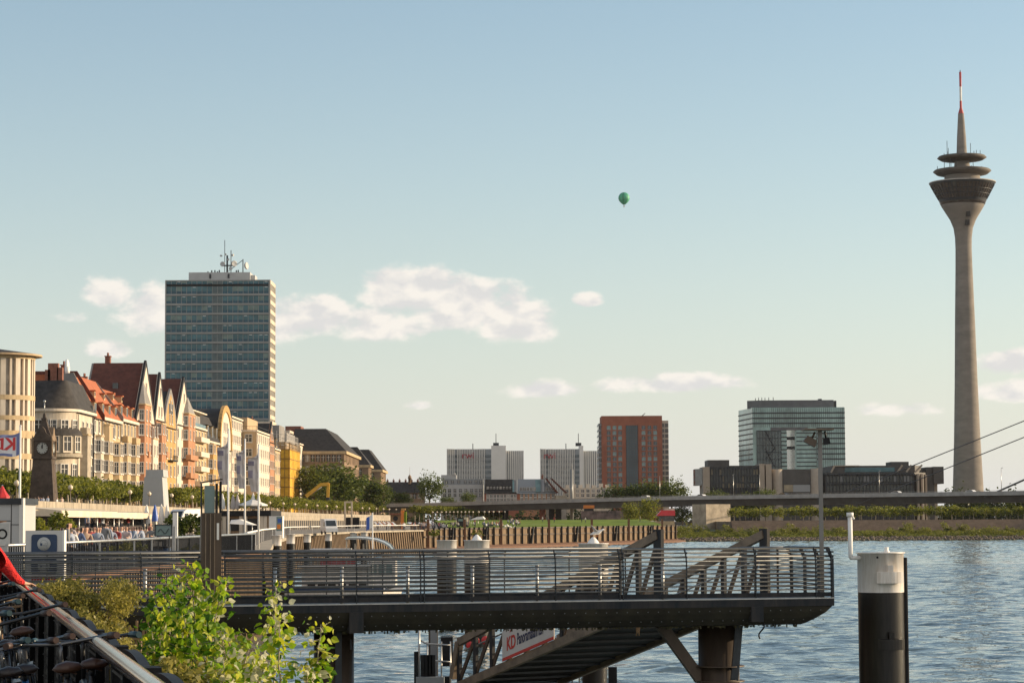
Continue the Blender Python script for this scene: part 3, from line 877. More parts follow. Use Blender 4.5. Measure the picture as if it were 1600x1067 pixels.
MB().prism([(qx(1290),PD),(qx(1430),PD),(qx(1452),PD+8),(qx(1462),PD+24),(qx(1462),PD+60),(qx(1290),PD+60)], 5, qz(738.5)).build('south_wing', 'par_dark', pa)
g = MB(); g.prism([(qx(1302),PD+2),(qx(1432),PD+2),(qx(1446),PD+10),(qx(1446),PD+50),(qx(1302),PD+50)], qz(738.45), qz(727.5), 0)
g.build('attic', 'par_dark', pa)
g = MB(); g.box((qx(1322), PD+1.7, qz(737.5)), (qx(1400), PD+1.97, qz(730.5))); g.build('attic_glazing', 'glass_green', pa)
g = MB()
for (a, b2) in ((1300,1310),(1404,1412),(1418,1426),(1432,1443)):
    g.bar((qx(a),PD+1,qz(738)), (qx(b2) if a > 1301 else qx(1306),PD+1,qz(727)), .8, .8) if a > 1301 else g.bar((qx(1300),PD+1,qz(738)), (qx(1306),PD+1,qz(727)), .8, .8)
g.box((qx(1306),PD+1.2,qz(728.4)),(qx(1345),PD+1.96,qz(727)))
g.build('roof_strut', 'par_stone', pa)
wg = MB(); wl = MB(); fr = MB()
for r_, (ya, yb) in enumerate(((744,753),(758,767))):
    for i in range(26):
        xa = lerp(qx(1292), qx(1428), i/26)+.15; xb = lerp(qx(1292), qx(1428), (i+1)/26)-.15
        q = MB(); q.box((xa, PD-.22, qz(yb)), (xb, PD-.05, qz(ya))); q.build('window', 'rwi_grey' if random.random() < .3 and i > 3 and r_ == 0 else 'par_glass', pa)
for i in range(27): x = lerp(qx(1292), qx(1428), i/26); fr.box((x-.16, PD-1, 5), (x+.16, PD-.24, qz(739)))
fr.box((qx(1290),PD-1.2,qz(742)),(qx(1430),PD-.03,qz(740))); fr.box((qx(1290),PD-1.2,qz(756.5)),(qx(1430),PD-.03,qz(754.5)))
fr.build('sunshade', 'steel_dark', pa)
for (a, b2, y, dd) in ((1433,1436,741,0),(1440,1443,741,2),(1448,1451,742,5)):
    MB().box((qx(a), PD-3+dd, 5), (qx(b2), PD+1+dd, qz(y))).build('stone_pier', 'par_stone', pa)
MB().box((qx(1456), PD+12, 5), (qx(1468), PD+50, qz(729.5))).build('south_wing', 'par_dark', pa)
MB().box((qx(1466), PD+10, qz(756)), (qx(1482), PD+50, qz(729))).build('cantilever_block', 'par_dark', pa)
MB().box((qx(1468), PD+14, 5), (qx(1474), PD+48, qz(756))).build('cantilever_stem', 'par_stone', pa)
g = MB(); g.box((qx(1399), PD+10, qz(728)), (qx(1427), PD+26, qz(721))); g.build('roof_plant', 'par_dark', pa)

# ------------------------------------------------------------------ road bridge
br = thing('road_bridge', 'long grey cable-stayed road bridge deck crossing the river on stone piers', 'bridge', at(1100, 815, 900))
BP0 = Vector((-30, 1012, 0)); BP1 = Vector((xx(1600, 800), 800, 0))
bd = (BP1-BP0).normalized(); bn = Vector((bd.y, -bd.x, 0))
if bn.y > 0: bn = -bn
def bz(t):   # top of the parapet along the axis
    L = (BP1-BP0).length
    za, zm, zb = zz(784,1005,745), zz(773.5,905,1090), zz(765.5,800,1600)
    f = t/L
    return za+(zm-za)*f/.47 if f < .47 else zm+(zb-zm)*(f-.47)/.53
L = (BP1-BP0).length
tt = [-90]+[L*i/20 for i in range(21)]+[L+80, L+200]
deck = MB(); par = MB(); gir = MB(); rl = MB()
def sect(t, offs, zs):
    c_ = BP0+bd*t
    return [c_+bn*o+Vector((0,0,bz(max(t,0))+z)) for o, z in zip(offs, zs)]
for a, b2 in zip(tt[:-1], tt[1:]):
    deck.loft(sect(a,(11,11,-11,-11),(-1.2,-1.6,-1.6,-1.2)), sect(b2,(11,11,-11,-11),(-1.2,-1.6,-1.6,-1.2)))
    par.loft(sect(a,(11.3,11.3,11.02,11.02),(-.35,-1.75,-1.75,-.35)), sect(b2,(11.3,11.3,11.02,11.02),(-.35,-1.75,-1.75,-.35)))
    gir.loft(sect(a,(10,8.6,-8.6,-10),(-1.62,-4.0,-4.0,-1.62)), sect(b2,(10,8.6,-8.6,-10),(-1.62,-4.0,-4.0,-1.62)))
    rl.loft(sect(a,(11.2,11.2,11.12,11.12),(-.02,-.08,-.08,-.02)), sect(b2,(11.2,11.2,11.12,11.12),(-.02,-.08,-.08,-.02)))
n = int(L/2.5)
for i in range(n):
    t = L*i/n; p = sect(t,(11.16,),(-.35,))[0]
    rl.cbox(p+Vector((0,0,.15)), (.07,.07,.34))
deck.build('deck', 'asphalt', br); par.build('parapet', 'bridge_parapet', br); gir.build('girder', 'bridge_steel', br); rl.build('railing', 'galvanised', br)
# pier standing on the bank
pc = at(1108, 830, 800); a1 = R(-30)
M_ = Matrix.Translation(Vector((xx(1100,800), 806, 0))) @ Matrix.Rotation(R(38), 4, 'Z')
g = MB(); g.M = M_
g.box((-1.5,-3.4,1),(9.5,3.4,11.5)); g.build('pier', 'stone_wall', br)
for px in (858, 790, 880):
    p = at(px, 800, 985); g = MB(); g.box((p.x-1.2, 983, 5), (p.x+1.2, 990, 11)); g.build('column', 'recess_dark' if px < 850 else 'concrete', br)
# stay cables
mat('cable', (0.10, 0.10, 0.11), .5, scale=1)
def on_bridge(px, y):
    d = ray(px, y)
    t = ((BP0-EYE).dot(bn)+10.5)/d.dot(bn)
    return EYE+d*t
for (pa_, ya, pb, yb, r_) in ((1305,776,1600,657.5,.17),(1330,791.5,1600,683,.17),(1538,777,1600,749.5,.32)):
    A_, B_ = on_bridge(pa_, ya), on_bridge(pb, yb)
    MB().tube([A_, B_+(B_-A_)*.8], r_, 6).build('stay_cable', 'cable', br)
# cars and lamps on the bridge
mat('tyre', (0.015, 0.015, 0.015), .8)
objcolmat('car_paint', .35)
def car_mesh():
    g = MB()
    prof = [(-2.1,.35),(2.1,.35),(2.15,.75),(1.3,.95),(.7,1.42),(-1.1,1.45),(-1.9,1.0),(-2.15,.9)]
    g.loft([(x,-.85,z) for x,z in prof], [(x,.85,z) for x,z in prof], 0)
    win = [(1.15,.98),(.65,1.36),(-1.05,1.38),(-1.7,1.0)]
    for s in (-1,1): g.poly([(x,s*.86,z) for x,z in (win if s < 0 else win[::-1])], 1)
    for x in (-1.3,1.35):
        for s in (-1,1): g.tube([(x,s*.7,.33),(x,s*.88,.33)], .33, 12, 2)
    return g.mesh('car', ['car_paint','glass_dark','tyre'])
cm = car_mesh()
for i, (px, colr, lab) in enumerate(((1097,(.8,.8,.8),'white car crossing the bridge above its stone pier'),(1010,(.75,.75,.74),'white car on the bridge beside the round trees'),(1225,(.02,.02,.02),'black car on the bridge deck before the stair drum'),(1402,(.7,.7,.7),'silver car on the bridge below the parliament roof struts'),(1518,(.8,.8,.8),'white car on the bridge passing the television tower foot'))):
    d = ray(px, 770); t = ((BP0-EYE).dot(bn)+7)/d.dot(bn); p = EYE+d*t; tt_ = (p-BP0).dot(bd)
    o = bpy.data.objects.new('car', cm); o.location = (p.x, p.y, bz(tt_)-1.2); o.rotation_euler = (0,0,math.atan2(bd.y,bd.x)); o.color = (*colr,1)
    COL.objects.link(o); tag(o, lab, 'car', 'cars on the bridge')
lm = MB(); lm.tube([(0,0,0),(0,0,8.3)], [.11,.07], 6); lm.tube([(0,0,8.3),(0,-1.6,8.5)], .06, 5); lm.cbox((0,-1.9,8.5),(.3,.9,.16))
lmm = lm.mesh('bridge_lamp', 'galvanised')
for i, px in enumerate((1146, 1187, 1374, 1565, 1031, 894)):
    d = ray(px, 770); t = ((BP0-EYE).dot(bn)+10.8)/d.dot(bn); p = EYE+d*t
    o = bpy.data.objects.new('street_lamp', lmm); o.location = (p.x, p.y, bz((p-BP0).dot(bd))-1.3); COL.objects.link(o)
    tag(o, 'thin grey lamp post with short arm on the bridge parapet', 'lamp', 'lamp posts along the bridge')
# ------------------------------------------------------------------ riverside houses
mat('plaster_white', (0.53, 0.45, 0.35), .85, scale=.6, stretch=(1,1,.35), var=.22, bump=.1)
mat('plaster_cream', (0.46, 0.34, 0.195), .85, scale=.6, stretch=(1,1,.35), var=.24, bump=.1)
mat('plaster_ochre', (0.45, 0.27, 0.095), .85, scale=.6, stretch=(1,1,.35), var=.26, bump=.1)
mat('sandstone_pink', (0.38, 0.185, 0.095), .85, scale=.6, stretch=(1,1,.35), var=.28, bump=.1)
mat('plaster_beige', (0.43, 0.31, 0.185), .85, scale=.6, stretch=(1,1,.35), var=.20)
mat('plaster_bright', (0.62, 0.53, 0.42), .8, scale=.6, stretch=(1,1,.35), var=.16)
mat('house_grey', (0.23, 0.215, 0.20), .9, scale=.3, var=.25)
mat('roof_tile', (0.36, 0.105, 0.04), .85, scale=1.2, var=.3, bump=.4, bscale=6)
mat('roof_tile_brown_shade', (0.11, 0.035, 0.022), .85, scale=1.0, var=.3, bump=.4, bscale=6)  # red tile darkened for slopes in shade, reused for brown parts
mat('roof_slate', (0.042, 0.037, 0.033), .75, spec=.3, scale=.9, var=.4, bump=.4, bscale=5)
mat('brick_chimney', (0.22, 0.09, 0.06), .9, scale=1.5, var=.3)
mat('win_frame', (0.62, 0.58, 0.52), .6, scale=1, var=.1)
mat('win_frame_red', (0.24, 0.07, 0.06), .6, scale=1, var=.15)
mat('house_glass', (0.06, 0.055, 0.05), .18, scale=.6, var=.6, spec=.6)
mat('house_glass_light', (0.28, 0.25, 0.21), .35, scale=.5, var=.4)
mat('brown_block', (0.24, 0.165, 0.105), .9, scale=.2, var=.2, bump=.2)
mat('net_yellow', (0.78, 0.42, 0.025), .7, scale=.5, var=.25, rgb2=(.86,.52,.05))
mat('scaffold_tube', (0.5, 0.47, 0.42), .5, metal=.4, scale=1)
def win_mesh(w, h, frame, glass, arch=False, mull=True, sur=None):
    g = MB()
    if arch:
        pts = [(-w/2,0),(w/2,0),(w/2,h*.7)]+[(w/2*math.cos(a), h*.7+h*.3*math.sin(a)) for a in (PI/4,PI/2,3*PI/4)]+[(-w/2,h*.7)]
    else:
        pts = [(-w/2,0),(w/2,0),(w/2,h),(-w/2,h)]
    g.loft([(.01,y,z) for y,z in pts], [(.03,y,z) for y,z in pts], 0)
    k = .16
    def ring(th, x0, x1, mi):
        n = len(pts); cz = h/2
        outp = [(y*(1+2*th/w), cz+(z-cz)*(1+2*th/h)) for y,z in pts]
        for i in range(n):
            j = (i+1) % n
            g.loft([(x0,*pts[i]),(x0,*pts[j]),(x0,*outp[j]),(x0,*outp[i])], [(x1,*pts[i]),(x1,*pts[j]),(x1,*outp[j]),(x1,*outp[i])], mi)
    ring(k, .0, .14, 2)
    if mull:
        g.box((.032,-.06,0),(.07,.06,h*.98),1); g.box((.032,-w/2,h*.62),(.068,w/2,h*.62+.1),1)
    g.box((.0,-w/2-.2,-.34),(.24,w/2+.2,-.17),2)
    return g.mesh('window', [glass, frame, sur or 'win_frame'])
WM = {}
def win(w, h, frame='win_frame', glass='house_glass', arch=False, sur=None):
    k = (round(w,2), round(h,2), frame, glass, arch, sur)
    if k not in WM: WM[k] = win_mesh(w, h, frame, glass, arch, sur=sur)
    return WM[k]
BASE = UP
FX = -80.0
def dof(px, X=None): return (X or FX)*-FPX/(800-px)
def windows(t, org, ys, zs, w, h, x, face='x', kinds=None, **kw):
    """one part per window; org is the thing's location"""
    for z in zs:
        for y in ys:
            glass = random.choice(['house_glass','house_glass','house_glass_light','glass_brown']) if not kinds else random.choice(kinds)
            me = win(w, h, glass=glass, **kw)
            if face == 'x': put(me, 'window', t, (x-org[0], y-org[1], z-org[2]))
            else: put(me, 'window', t, (y-org[0], x-org[1], z-org[2]), -PI/2)
def spread(a, b, n, m=.5):
    return [a+(b-a)*(i+m)/n for i in range(n)]
def roof_dormer(t, y, x, z, w=2.2, h=2.0, rm='roof_tile', d=2.4):
    g = MB(); g.box((x-d, y-w/2, z), (x, y+w/2, z+h), 0); g.box((x-d, y-w/2-.2, z+h), (x+.25, y+w/2+.2, z+h+.25), 1)
    g.box((x+.005, y-w/2+.25, z+.35), (x+.05, y-.1, z+h-.2), 2); g.box((x+.005, y+.1, z+.35), (x+.05, y+w/2-.25, z+h-.2), 2)
    g.build('dormer', ['plaster_cream', rm, 'house_glass'], t)
def chimney(t, x, y, z0, h, w=1.1, pots=2):
    g = MB(); g.cbox((x, y, z0+h/2), (w, w*1.3, h)); g.cbox((x, y, z0+h+.1), (w+.25, w*1.3+.25, .2))
    for i in range(pots): g.tube([(x, y-.4+.8*i, z0+h+.2), (x, y-.4+.8*i, z0+h+.9)], .18, 6)
    g.build('chimney', 'brick_chimney', t)

# A: corner office with a round glazed end
oD = 382
ob = thing('corner_office', 'beige corner office with a round end of tall bay glazing behind the clock tower', 'office', (-90, oD, BASE))
cx, cy, r_ = xx(51, 388)-6.2, 388, 6.2
def round_ring(rr0, z0, z1, n=28):
    a0, a1 = -PI/2, PI/2
    arc = [(cx+rr0*math.cos(lerp(a0,a1,i/n)), cy+rr0*math.sin(lerp(a0,a1,i/n))) for i in range(n+1)]
    return [(cx-40, cy-rr0)]+arc+[(cx-40, cy+rr0)]
oz = lambda y: zz(y, 384, 30)
MB().prism(round_ring(r_-.35,0,0), BASE, oz(556)).build('glazing', 'house_glass_light', ob)
bands = [(617,624.5),(649,656),(672.5,684),(708,717),(741,750),(773,800)]
for a, b2 in bands: MB().prism(round_ring(r_+.1,0,0), oz(b2), oz(a)).build('spandrel', 'plaster_cream', ob)
MB().prism(round_ring(r_+.1,0,0), oz(560), oz(555.2)).build('spandrel', 'plaster_cream', ob)
g = MB()
for i in range(9):
    a = lerp(-PI/2, .05, i/8)
    p = (cx+(r_-.05)*math.cos(a), cy+(r_-.05)*math.sin(a))
    wd = .42 if i % 2 == 0 else .16
    g.M = Matrix.Translation((p[0],p[1],0)) @ Matrix.Rotation(a, 4, 'Z')
    g.box((-.3,-wd,BASE), (.1,wd,oz(560)))
g.M = Matrix.Identity(4)
for x in range(1, 20): g.box((cx-x*1.6-.2, cy-r_-.05, BASE), (cx-x*1.6+.2, cy-r_+.3, oz(560)))
g.box((cx-40, cy-r_-.02, oz(590)-.12), (cx, cy-r_+.3, oz(590)+.12))
g.build('mullion', 'plaster_bright', ob)
g = MB(); rr = r_+1.2
ou = round_ring(rr,0,0); inn = [(x*.35+(cx-4)*.65, y*.35+(cy+6)*.65) for x,y in ou]
g.prism(ou, oz(555), oz(552.2)); 
g.build('roof_edge', 'plaster_beige', ob)
MB().loft([(x,y,oz(552.2)+.01) for x,y in ou], [(x,y,oz(540)) for x,y in inn]).build('roof', 'roof_slate', ob)

# generic helpers for the terrace
def floors(z0, z1, n): return [z0+(z1-z0)*(i+.28)/n for i in range(n)]
def house(name, label, pxa, pxb, X=FX, group=None):
    y0, y1 = dof(pxa, X), dof(pxb, X)
    t = thing(name, label, 'house', (X, y0, BASE), 'old houses along the upper promenade')
    return t, y0, y1
def bay(t, org, X, y0, y1, z0, z1, m, proj=1.1, cham=.5, zs=None, w=1.1, h=2.1, wn=2, cap='roof_slate', pointed=0):
    g = MB()
    poly = [(X-.02,y0),(X+proj,y0+cham),(X+proj,y1-cham),(X-.02,y1)]
    g.prism(poly, z0, z1, 0)
    g.prism([(X-.02,y0-.15),(X+proj+.15,y0+cham-.1),(X+proj+.15,y1-cham+.1),(X-.02,y1+.15)], z1, z1+.3, 1)
    if pointed:
        c0 = (X+.1, (y0+y1)/2)
        g.loft([(x,y,z1+.3) for x,y in poly], [(lerp(x,c0[0],.93),lerp(y,c0[1],.93),z1+.3+pointed) for x,y in poly], 2)
    b_ = g.build('bay_window', [m, 'plaster_cream', cap], t)
    for z in zs or []:
        for y in spread(y0+cham, y1-cham, wn):
            put(win(w, h, glass=random.choice(['house_glass','glass_brown','house_glass_light'])), 'window', b_, (X+proj-org[0], y-org[1], z-org[2]))
        # side panes on the flank that faces the viewer
        me = win(.8, h, glass='house_glass')
        ang = math.atan2(y0-(y0+cham), proj) if False else -math.atan2(proj, cham)
        put(me, 'window', b_, (X+proj/2-org[0], y0+cham/2-org[1], z-org[2]), ang)
    return b_
def balcony(t, X, y0, y1, z, proj=1.3, m='plaster_cream', solid=True):
    g = MB(); g.box((X+.01,y0,z-.25),(X+proj,y1,z))
    if solid:
        g.box((X+proj-.15,y0,z),(X+proj,y1,z+1.0)); g.box((X+.01,y0,z),(X+proj-.15,y0+.15,z+1.0)); g.box((X+.01,y1-.15,z),(X+proj-.15,y1,z+1.0))
    else:
        for i in range(12):
            y = lerp(y0,y1,i/11); g.box((X+proj-.06,y-.03,z),(X+proj,y+.03,z+1.0))
        g.box((X+proj-.08,y0,z+1.0),(X+proj+.02,y1,z+1.08))
    g.build('balcony', m, t)

# B: white house with a rounded corner and a dark slate roof
y0, y1 = 446, 463
zE, zR = zz(645,448,110), zz(597,452,80)
tB = thing('corner_house', 'white plastered corner house with a rounded end and dark slate roof behind the clock tower', 'house', (FX, 440, BASE), 'old houses along the upper promenade')
oB = (FX, 440, BASE)
R_ = 5.6; cx, cy = FX-R_, y0
arc = [(cx+R_*math.cos(a), cy+R_*math.sin(a)) for a in [lerp(-PI/2, 0, i/14) for i in range(15)]]
fp_ = [(xx(50,441), cy-R_)]+arc+[(FX, y1), (xx(50,441), y1)]
MB().prism(fp_, BASE, zE).build('wall', 'plaster_white', tB)
co = [(x+(x-cx)*.07*(1 if x > cx-.1 else 0), y-(.4 if y < cy-R_+.1 else 0)) for x, y in fp_]
MB().prism([(xx(50,441), cy-R_-.45)]+[(cx+(R_+.45)*math.cos(a), cy+(R_+.45)*math.sin(a)) for a in [lerp(-PI/2,0,i/14) for i in range(15)]]+[(FX+.45,y1),(xx(50,441),y1)], zE, zE+.5).build('cornice', 'plaster_bright', tB)
rx_, ry_ = xx(95,446), 446+1
ro = [(xx(50,441), cy-R_-.3)]+[(cx+(R_+.3)*math.cos(a), cy+(R_+.3)*math.sin(a)) for a in [lerp(-PI/2,0,i/14) for i in range(15)]]+[(FX+.3,y1),(xx(50,441),y1)]
ri = [(xx(50,446), ry_)]+[(rx_+.8*math.cos(a), ry_+.8*math.sin(a)) for a in [lerp(-PI/2,0,i/14) for i in range(15)]]+[(rx_+.8,y1),(xx(50,446),y1)]
rB = MB().loft([(x,y,zE+.5) for x,y in ro], [(x,y,zR) for x,y in ri]).build('roof', 'roof_slate', tB)
for px, h in ((70,3.0),(78.5,4.2),(89,3.4)):
    g = MB(); g.cbox((xx(px,447), 449, zR+h/2-.9), (1.0 if px != 78.5 else 1.9, 1.3, h)); g.build('chimney', 'brick_chimney', rB)
zfl = [zz(y, 444, 110) for y in (676, 709.5, 745.5)]
for z, hh in zip(zfl, (2.2,2.2,2.3)):
    for a in (-72, -48, -22): 
        me = win(1.35, hh, glass=random.choice(['house_glass','house_glass_light']))
        put(me, 'window', tB, (cx+R_*math.cos(R(a))-oB[0], cy+R_*math.sin(R(a))-oB[1], z-oB[2]), R(a))
    for y in (450, 454.4, 459): put(win(1.4, hh), 'window', tB, (0, y-oB[1], z-oB[2]))
    for px in (60, 72): put(win(1.3, hh), 'window', tB, (xx(px,441)-oB[0], cy-R_-oB[1], z-oB[2]), -PI/2)
g = MB()   # stone bay belt round the corner
a0, a1 = R(-85), R(-8)
z_a, z_b = zz(712,442,110), zz(681,442,110)
g.lathe([(R_+.02,z_a),(R_+.75,z_a),(R_+.75,z_b)], 14, (cx,cy,0), 0, False, a0, a1)
g.lathe([(R_+.95,z_b),(R_+.95,z_b+.35),(R_+.02,z_b+1.6)], 14, (cx,cy,0), 1, False, a0, a1)
g.lathe([(R_+.02,z_a-.5),(R_+.95,z_a-.2),(R_+.95,z_a+.25),(R_+.75,z_a+.25)], 14, (cx,cy,0), 0, False, a0, a1)
bb = g.build('bay_belt', ['stone_wall','roof_slate'], tB)
for a in (-70,-47,-24):
    put(win(1.5, 2.6, sur='plaster_bright'), 'window', bb, (cx+(R_+.76)*math.cos(R(a))-oB[0], cy+(R_+.76)*math.sin(R(a))-oB[1], z_a+.9-oB[2]), R(a))
bay(tB, oB, FX, 447.5, 452, BASE, zz(680,448,135), 'stone_wall', 1.3, .4, None, cap='roof_slate')
balcony(tB, FX, 447.6, 452, zz(679,448,135)+.3, 1.2, 'stone_wall')

# C: narrow house with a grey blank gable wall and a strip of orange roof
tC, y0, y1 = house('terrace_house', 'narrow white terrace house with a blank grey gable wall and orange tiled roof', 143.5, 157)
oC = (FX, y0, BASE)
zE, zR = zz(652,y0,150), zz(588,466,118)
MB().box((FX-14,y0,BASE),(FX,y1,zE)).build('wall', 'plaster_white', tC)
gw = [(FX+.15,zE-1.5),(FX+.15,zE+2.2),(FX-.5,zE+2.3),(xx(120,465),zR+.4),(xx(95,465),zR),(xx(95,465)-6,zE-1.5)]
MB().loft([(x,y0-.25,z) for x,z in gw],[(x,y0+.15,z) for x,z in gw]).build('gable_wall', 'house_grey', tC)
rC = MB().loft([(FX+.3,y0+.2,zE),(FX-4.6,y0+.2,zR),(FX-14,y0+.2,zR),(FX-14,y0+.2,zE)],[(FX+.3,y1,zE),(FX-4.6,y1,zR),(FX-14,y1,zR),(FX-14,y1,zE)]).build('roof', 'roof_tile', tC)
roof_dormer(rC, (y0+y1)/2, FX-.3, zE+.6, 2.6, 2.5)
windows(tC, oC, spread(y0,y1,2), floors(BASE,zE,5), 1.3, 2.2, FX)
bay(tC, oC, FX, y0+3.5, y1-2, BASE, zE-3.5, 'plaster_white', 1.0, .4, floors(BASE,zE,5)[1:4])
MB().tube([(xx(110,466),y0+1,zR),(xx(110,466),y0+1,zR+1.6)], .5, 10).build('roof_vent', 'white_plain', rC)
g = MB(); g.tube([(xx(109,466),y0+2,zR-.2),(xx(109,466),y0+2,zR+1)], .1, 5); g.ball((xx(108,466),y0+2,zR+2), 1.0, 10, sq=(.45,.9,1.1)); g.build('satellite_dish', 'white_plain', rC)

# D: cream double house under a steep orange roof
for k, (pa_, pb, lab) in enumerate(((157,186.5,'cream terrace house under an orange tiled roof with small dormers'),(186.5,212,'cream terrace house with an orange roof beside the tall gabled house'))):
    t, y0, y1 = house('terrace_house', lab, pa_, pb)
    o_ = (FX, y0, BASE); zE, zR = zz(655.5,y0,165) if k == 0 else zz(658,y0,188), zz(586,470,142)
    zR -= .0 if k == 0 else 1.0
    MB().box((FX-14,y0+.02,BASE),(FX,y1,zE)).build('wall', 'plaster_cream', t)
    MB().box((FX-.3,y0+.05,zE),(FX+.7,y1,zE+.55)).build('cornice', 'plaster_bright', t)
    r0 = MB().loft([(FX+.45,y0+.1,zE+.56),(FX-5,y0+.1,zR),(FX-14,y0+.1,zR),(FX-14,y0+.1,zE)],[(FX+.45,y1,zE+.56),(FX-5,y1,zR),(FX-14,y1,zR),(FX-14,y1,zE)]).build('roof', 'roof_tile', t)
    gw = [(FX+.75,zE-.3),(FX+.75,zE+.9),(FX-4.7,zR+.8),(FX-14,zR+.8),(FX-14,zE)]
    MB().loft([(x,y0-.3,z) for x,z in gw],[(x,y0+.06,z) for x,z in gw]).build('fire_wall', 'roof_tile_brown_shade' if k == 0 else 'house_grey', t)
    for y in spread(y0,y1,3): roof_dormer(r0, y, FX-.25, zE+1.0, 2.3, 2.3)
    for y in spread(y0,y1,2): roof_dormer(r0, y, FX-2.2, zE+4.6, 1.3, 1.2, d=1.8)
    windows(t, o_, spread(y0,y1,5), floors(BASE,zE,5), 1.35, 2.3, FX, arch=False)
    zs = floors(BASE,zE,5)
    bay(t, o_, FX, y0+2, y0+7.5, BASE, zE-4.2 if k else zE-1, 'plaster_cream', 1.2, .5, zs[1:4])
    if k == 0:
        put(win(3.0, 3.6, arch=True, glass='glass_brown'), 'window', t, (.05, (y1-y0)*.62, zs[4]-BASE-.5))
    bay(t, o_, FX, y1-8, y1-2.5, BASE, zE-4.2, 'plaster_cream', 1.2, .5, zs[1:4])
    if k: balcony(t, FX, y0+2, y0+7.5, zE-3.9, 1.3); balcony(t, FX, y1-8, y1-2.5, zE-3.9, 1.3)
    chimney(t, FX-8, y0+4, zR-.3, 2.4)

# E, F, G, H: the gabled houses
def gabled(name, lab, pa_, pb, y_eave, y_apex, px_apex, wallm, upperm, roofm, depth=11, curved=0, hip=0, n_floor=5, bays=(), frame='win_frame', split_z=None, cols=4, attic=None):
    t, y0, y1 = house(name, lab, pa_, pb)
    o_ = (FX, y0, BASE); ym = (y0+y1)/2
    zE, zA = zz(y_eave, y0, pa_), zz(y_apex, ym, px_apex)
    MB().box((FX-depth-4,y0+.01,BASE),(FX,y1-.01,zE)).build('wall', wallm, t)
    hw = (y1-y0)/2
    def outline(k):
        pts = []
        n = 8
        for i in range(n+1):
            f = i/n
            s = (1-f) if not curved else (1-f**(1+curved))
            pts.append((ym-hw*k*s, zE+(zA-zE)*f))
        for i in range(n-1, -1, -1):
            f = i/n
            s = (1-f) if not curved else (1-f**(1+curved))
            pts.append((ym+hw*k*s, zE+(zA-zE)*f))
        return pts
    ol = outline(1.0)
    MB().loft([(FX+.012,y,z) for y,z in ol][::-1], [(FX-.7,y,z) for y,z in ol][::-1]).build('gable', upperm, t)
    # coping along the gable edge
    g = MB()
    for (a, b2) in zip(ol[:-1], ol[1:]): g.bar((FX-.2,*a), (FX-.2,*b2), 1.3, .45, up=(1,0,0))
    g.build('coping', 'steel_blue' if upperm != 'plaster_ochre' else 'house_grey', t)
    k = .97
    g = MB()
    for i in range(len(ol)-1):
        (ya,za),(yb,zb) = ol[i], ol[i+1]
        ya, yb = ym+(ya-ym)*k, ym+(yb-ym)*k
        xr = FX-depth
        hx = hip if (za+zb)/2 > zE else 0
        g.loft([(FX-.71,ya,za-.35),(FX-.71,yb,zb-.35),(FX-.71,yb,zb-.05),(FX-.71,ya,za-.05)], [(xr,ya,za-.35),(xr,yb,zb-.35),(xr,yb,zb-.05),(xr,ya,za-.05)], 0)
    g.loft([(FX-depth,y,z-.1) for y,z in ol], [(FX-depth-.4,y,z-.1) for y,z in ol], 1)
    r0 = g.build('roof', [roofm, 'house_grey'], t)
    chimney(r0, FX-depth*.75, ym+1.5, zA-3.2, 4.6)
    sk = MB(); sk.cbox((FX-depth*.5, ym-hw*.42, zE+(zA-zE)*.58+.1), (1.2,.5,1.3)); sk.build('skylight', 'glass_dark', r0)
    zs = floors(BASE,zE,n_floor)
    windows(t, o_, spread(y0,y1,cols), zs, 1.35, 2.3, FX, frame=frame, arch=(frame != 'win_frame'))
    windows(t, o_, [ym-2, ym+2], [zE+1.0], 1.2, 2.1, FX+.012, frame=frame)
    windows(t, o_, [ym], [zE+(zA-zE)*.5], 1.1, 2.0, FX+.012, frame=frame)
    for (f0, f1, ztop, m_, pt) in bays:
        bay(t, o_, FX, lerp(y0,y1,f0), lerp(y0,y1,f1), BASE, zE+ztop, m_, 1.25, .45, zs[1:]+([zE+.2] if ztop > 2.8 else []), pointed=pt, cap='house_grey')
    return t, y0, y1, zE, zA
tE, y0, y1, zE, zA = gabled('gabled_house', 'tall white gabled house with a pointed oriel and the highest dark red roof', 212, 241.5, 656, 566.5, 228, 'sandstone_pink', 'plaster_bright', 'roof_tile_brown_shade', 11.5, bays=((.12,.5,3.4,'sandstone_pink',5.0),(.58,.9,-3.5,'plaster_bright',0)), frame='win_frame_red')
for z in floors(BASE,zE,5)[2:4]: balcony(tE, FX+.6, y0+7.5, y0+10, z-.5, 1.0, 'sandstone_pink')
# lower brick wing in front of its roof, with an orange edge
g = MB(); wq = [(FX-.8,zE-3),(FX-10.5,zE+8.2),(FX-10.5,zE-3)]
g.loft([(x,y0-.75,z) for x,z in wq],[(x,y0-.35,z) for x,z in wq], 0); g.bar((FX-.6,y0-.6,zE-2.6),(FX-10.3,y0-.6,zE+8.5), .7,.5,1)
g.build('side_gable', ['roof_tile_brown_shade','roof_tile'], tE)
tF, y0, y1, zE, zA = gabled('gabled_house', 'white gabled house with a clipped red roof between two taller gables', 241.5, 257, 655, 584, 249, 'sandstone_pink', 'plaster_bright', 'roof_tile_brown_shade', 10, bays=((.1,.6,-1.0,'sandstone_pink',0),), frame='win_frame_red', cols=3)
for z in floors(BASE,zE,5)[2:4]: balcony(tF, FX, y1-5, y1-1, z-.5, 1.2, 'sandstone_pink')
tG, y0, y1, zE, zA = gabled('gabled_house', 'ochre house with a curved pointed gable and small attic arcade', 257, 274.5, 666, 611, 268, 'plaster_ochre', 'plaster_ochre', 'roof_slate', 8, curved=.8, cols=3, bays=())
g = MB()
for i in range(5): g.box((FX+.02, (y0+y1)/2-3.4+i*1.5, zE+3.2),(FX+.1,(y0+y1)/2-2.6+i*1.5, zE+5.6))
g.build('attic_arcade', 'house_glass', tG)
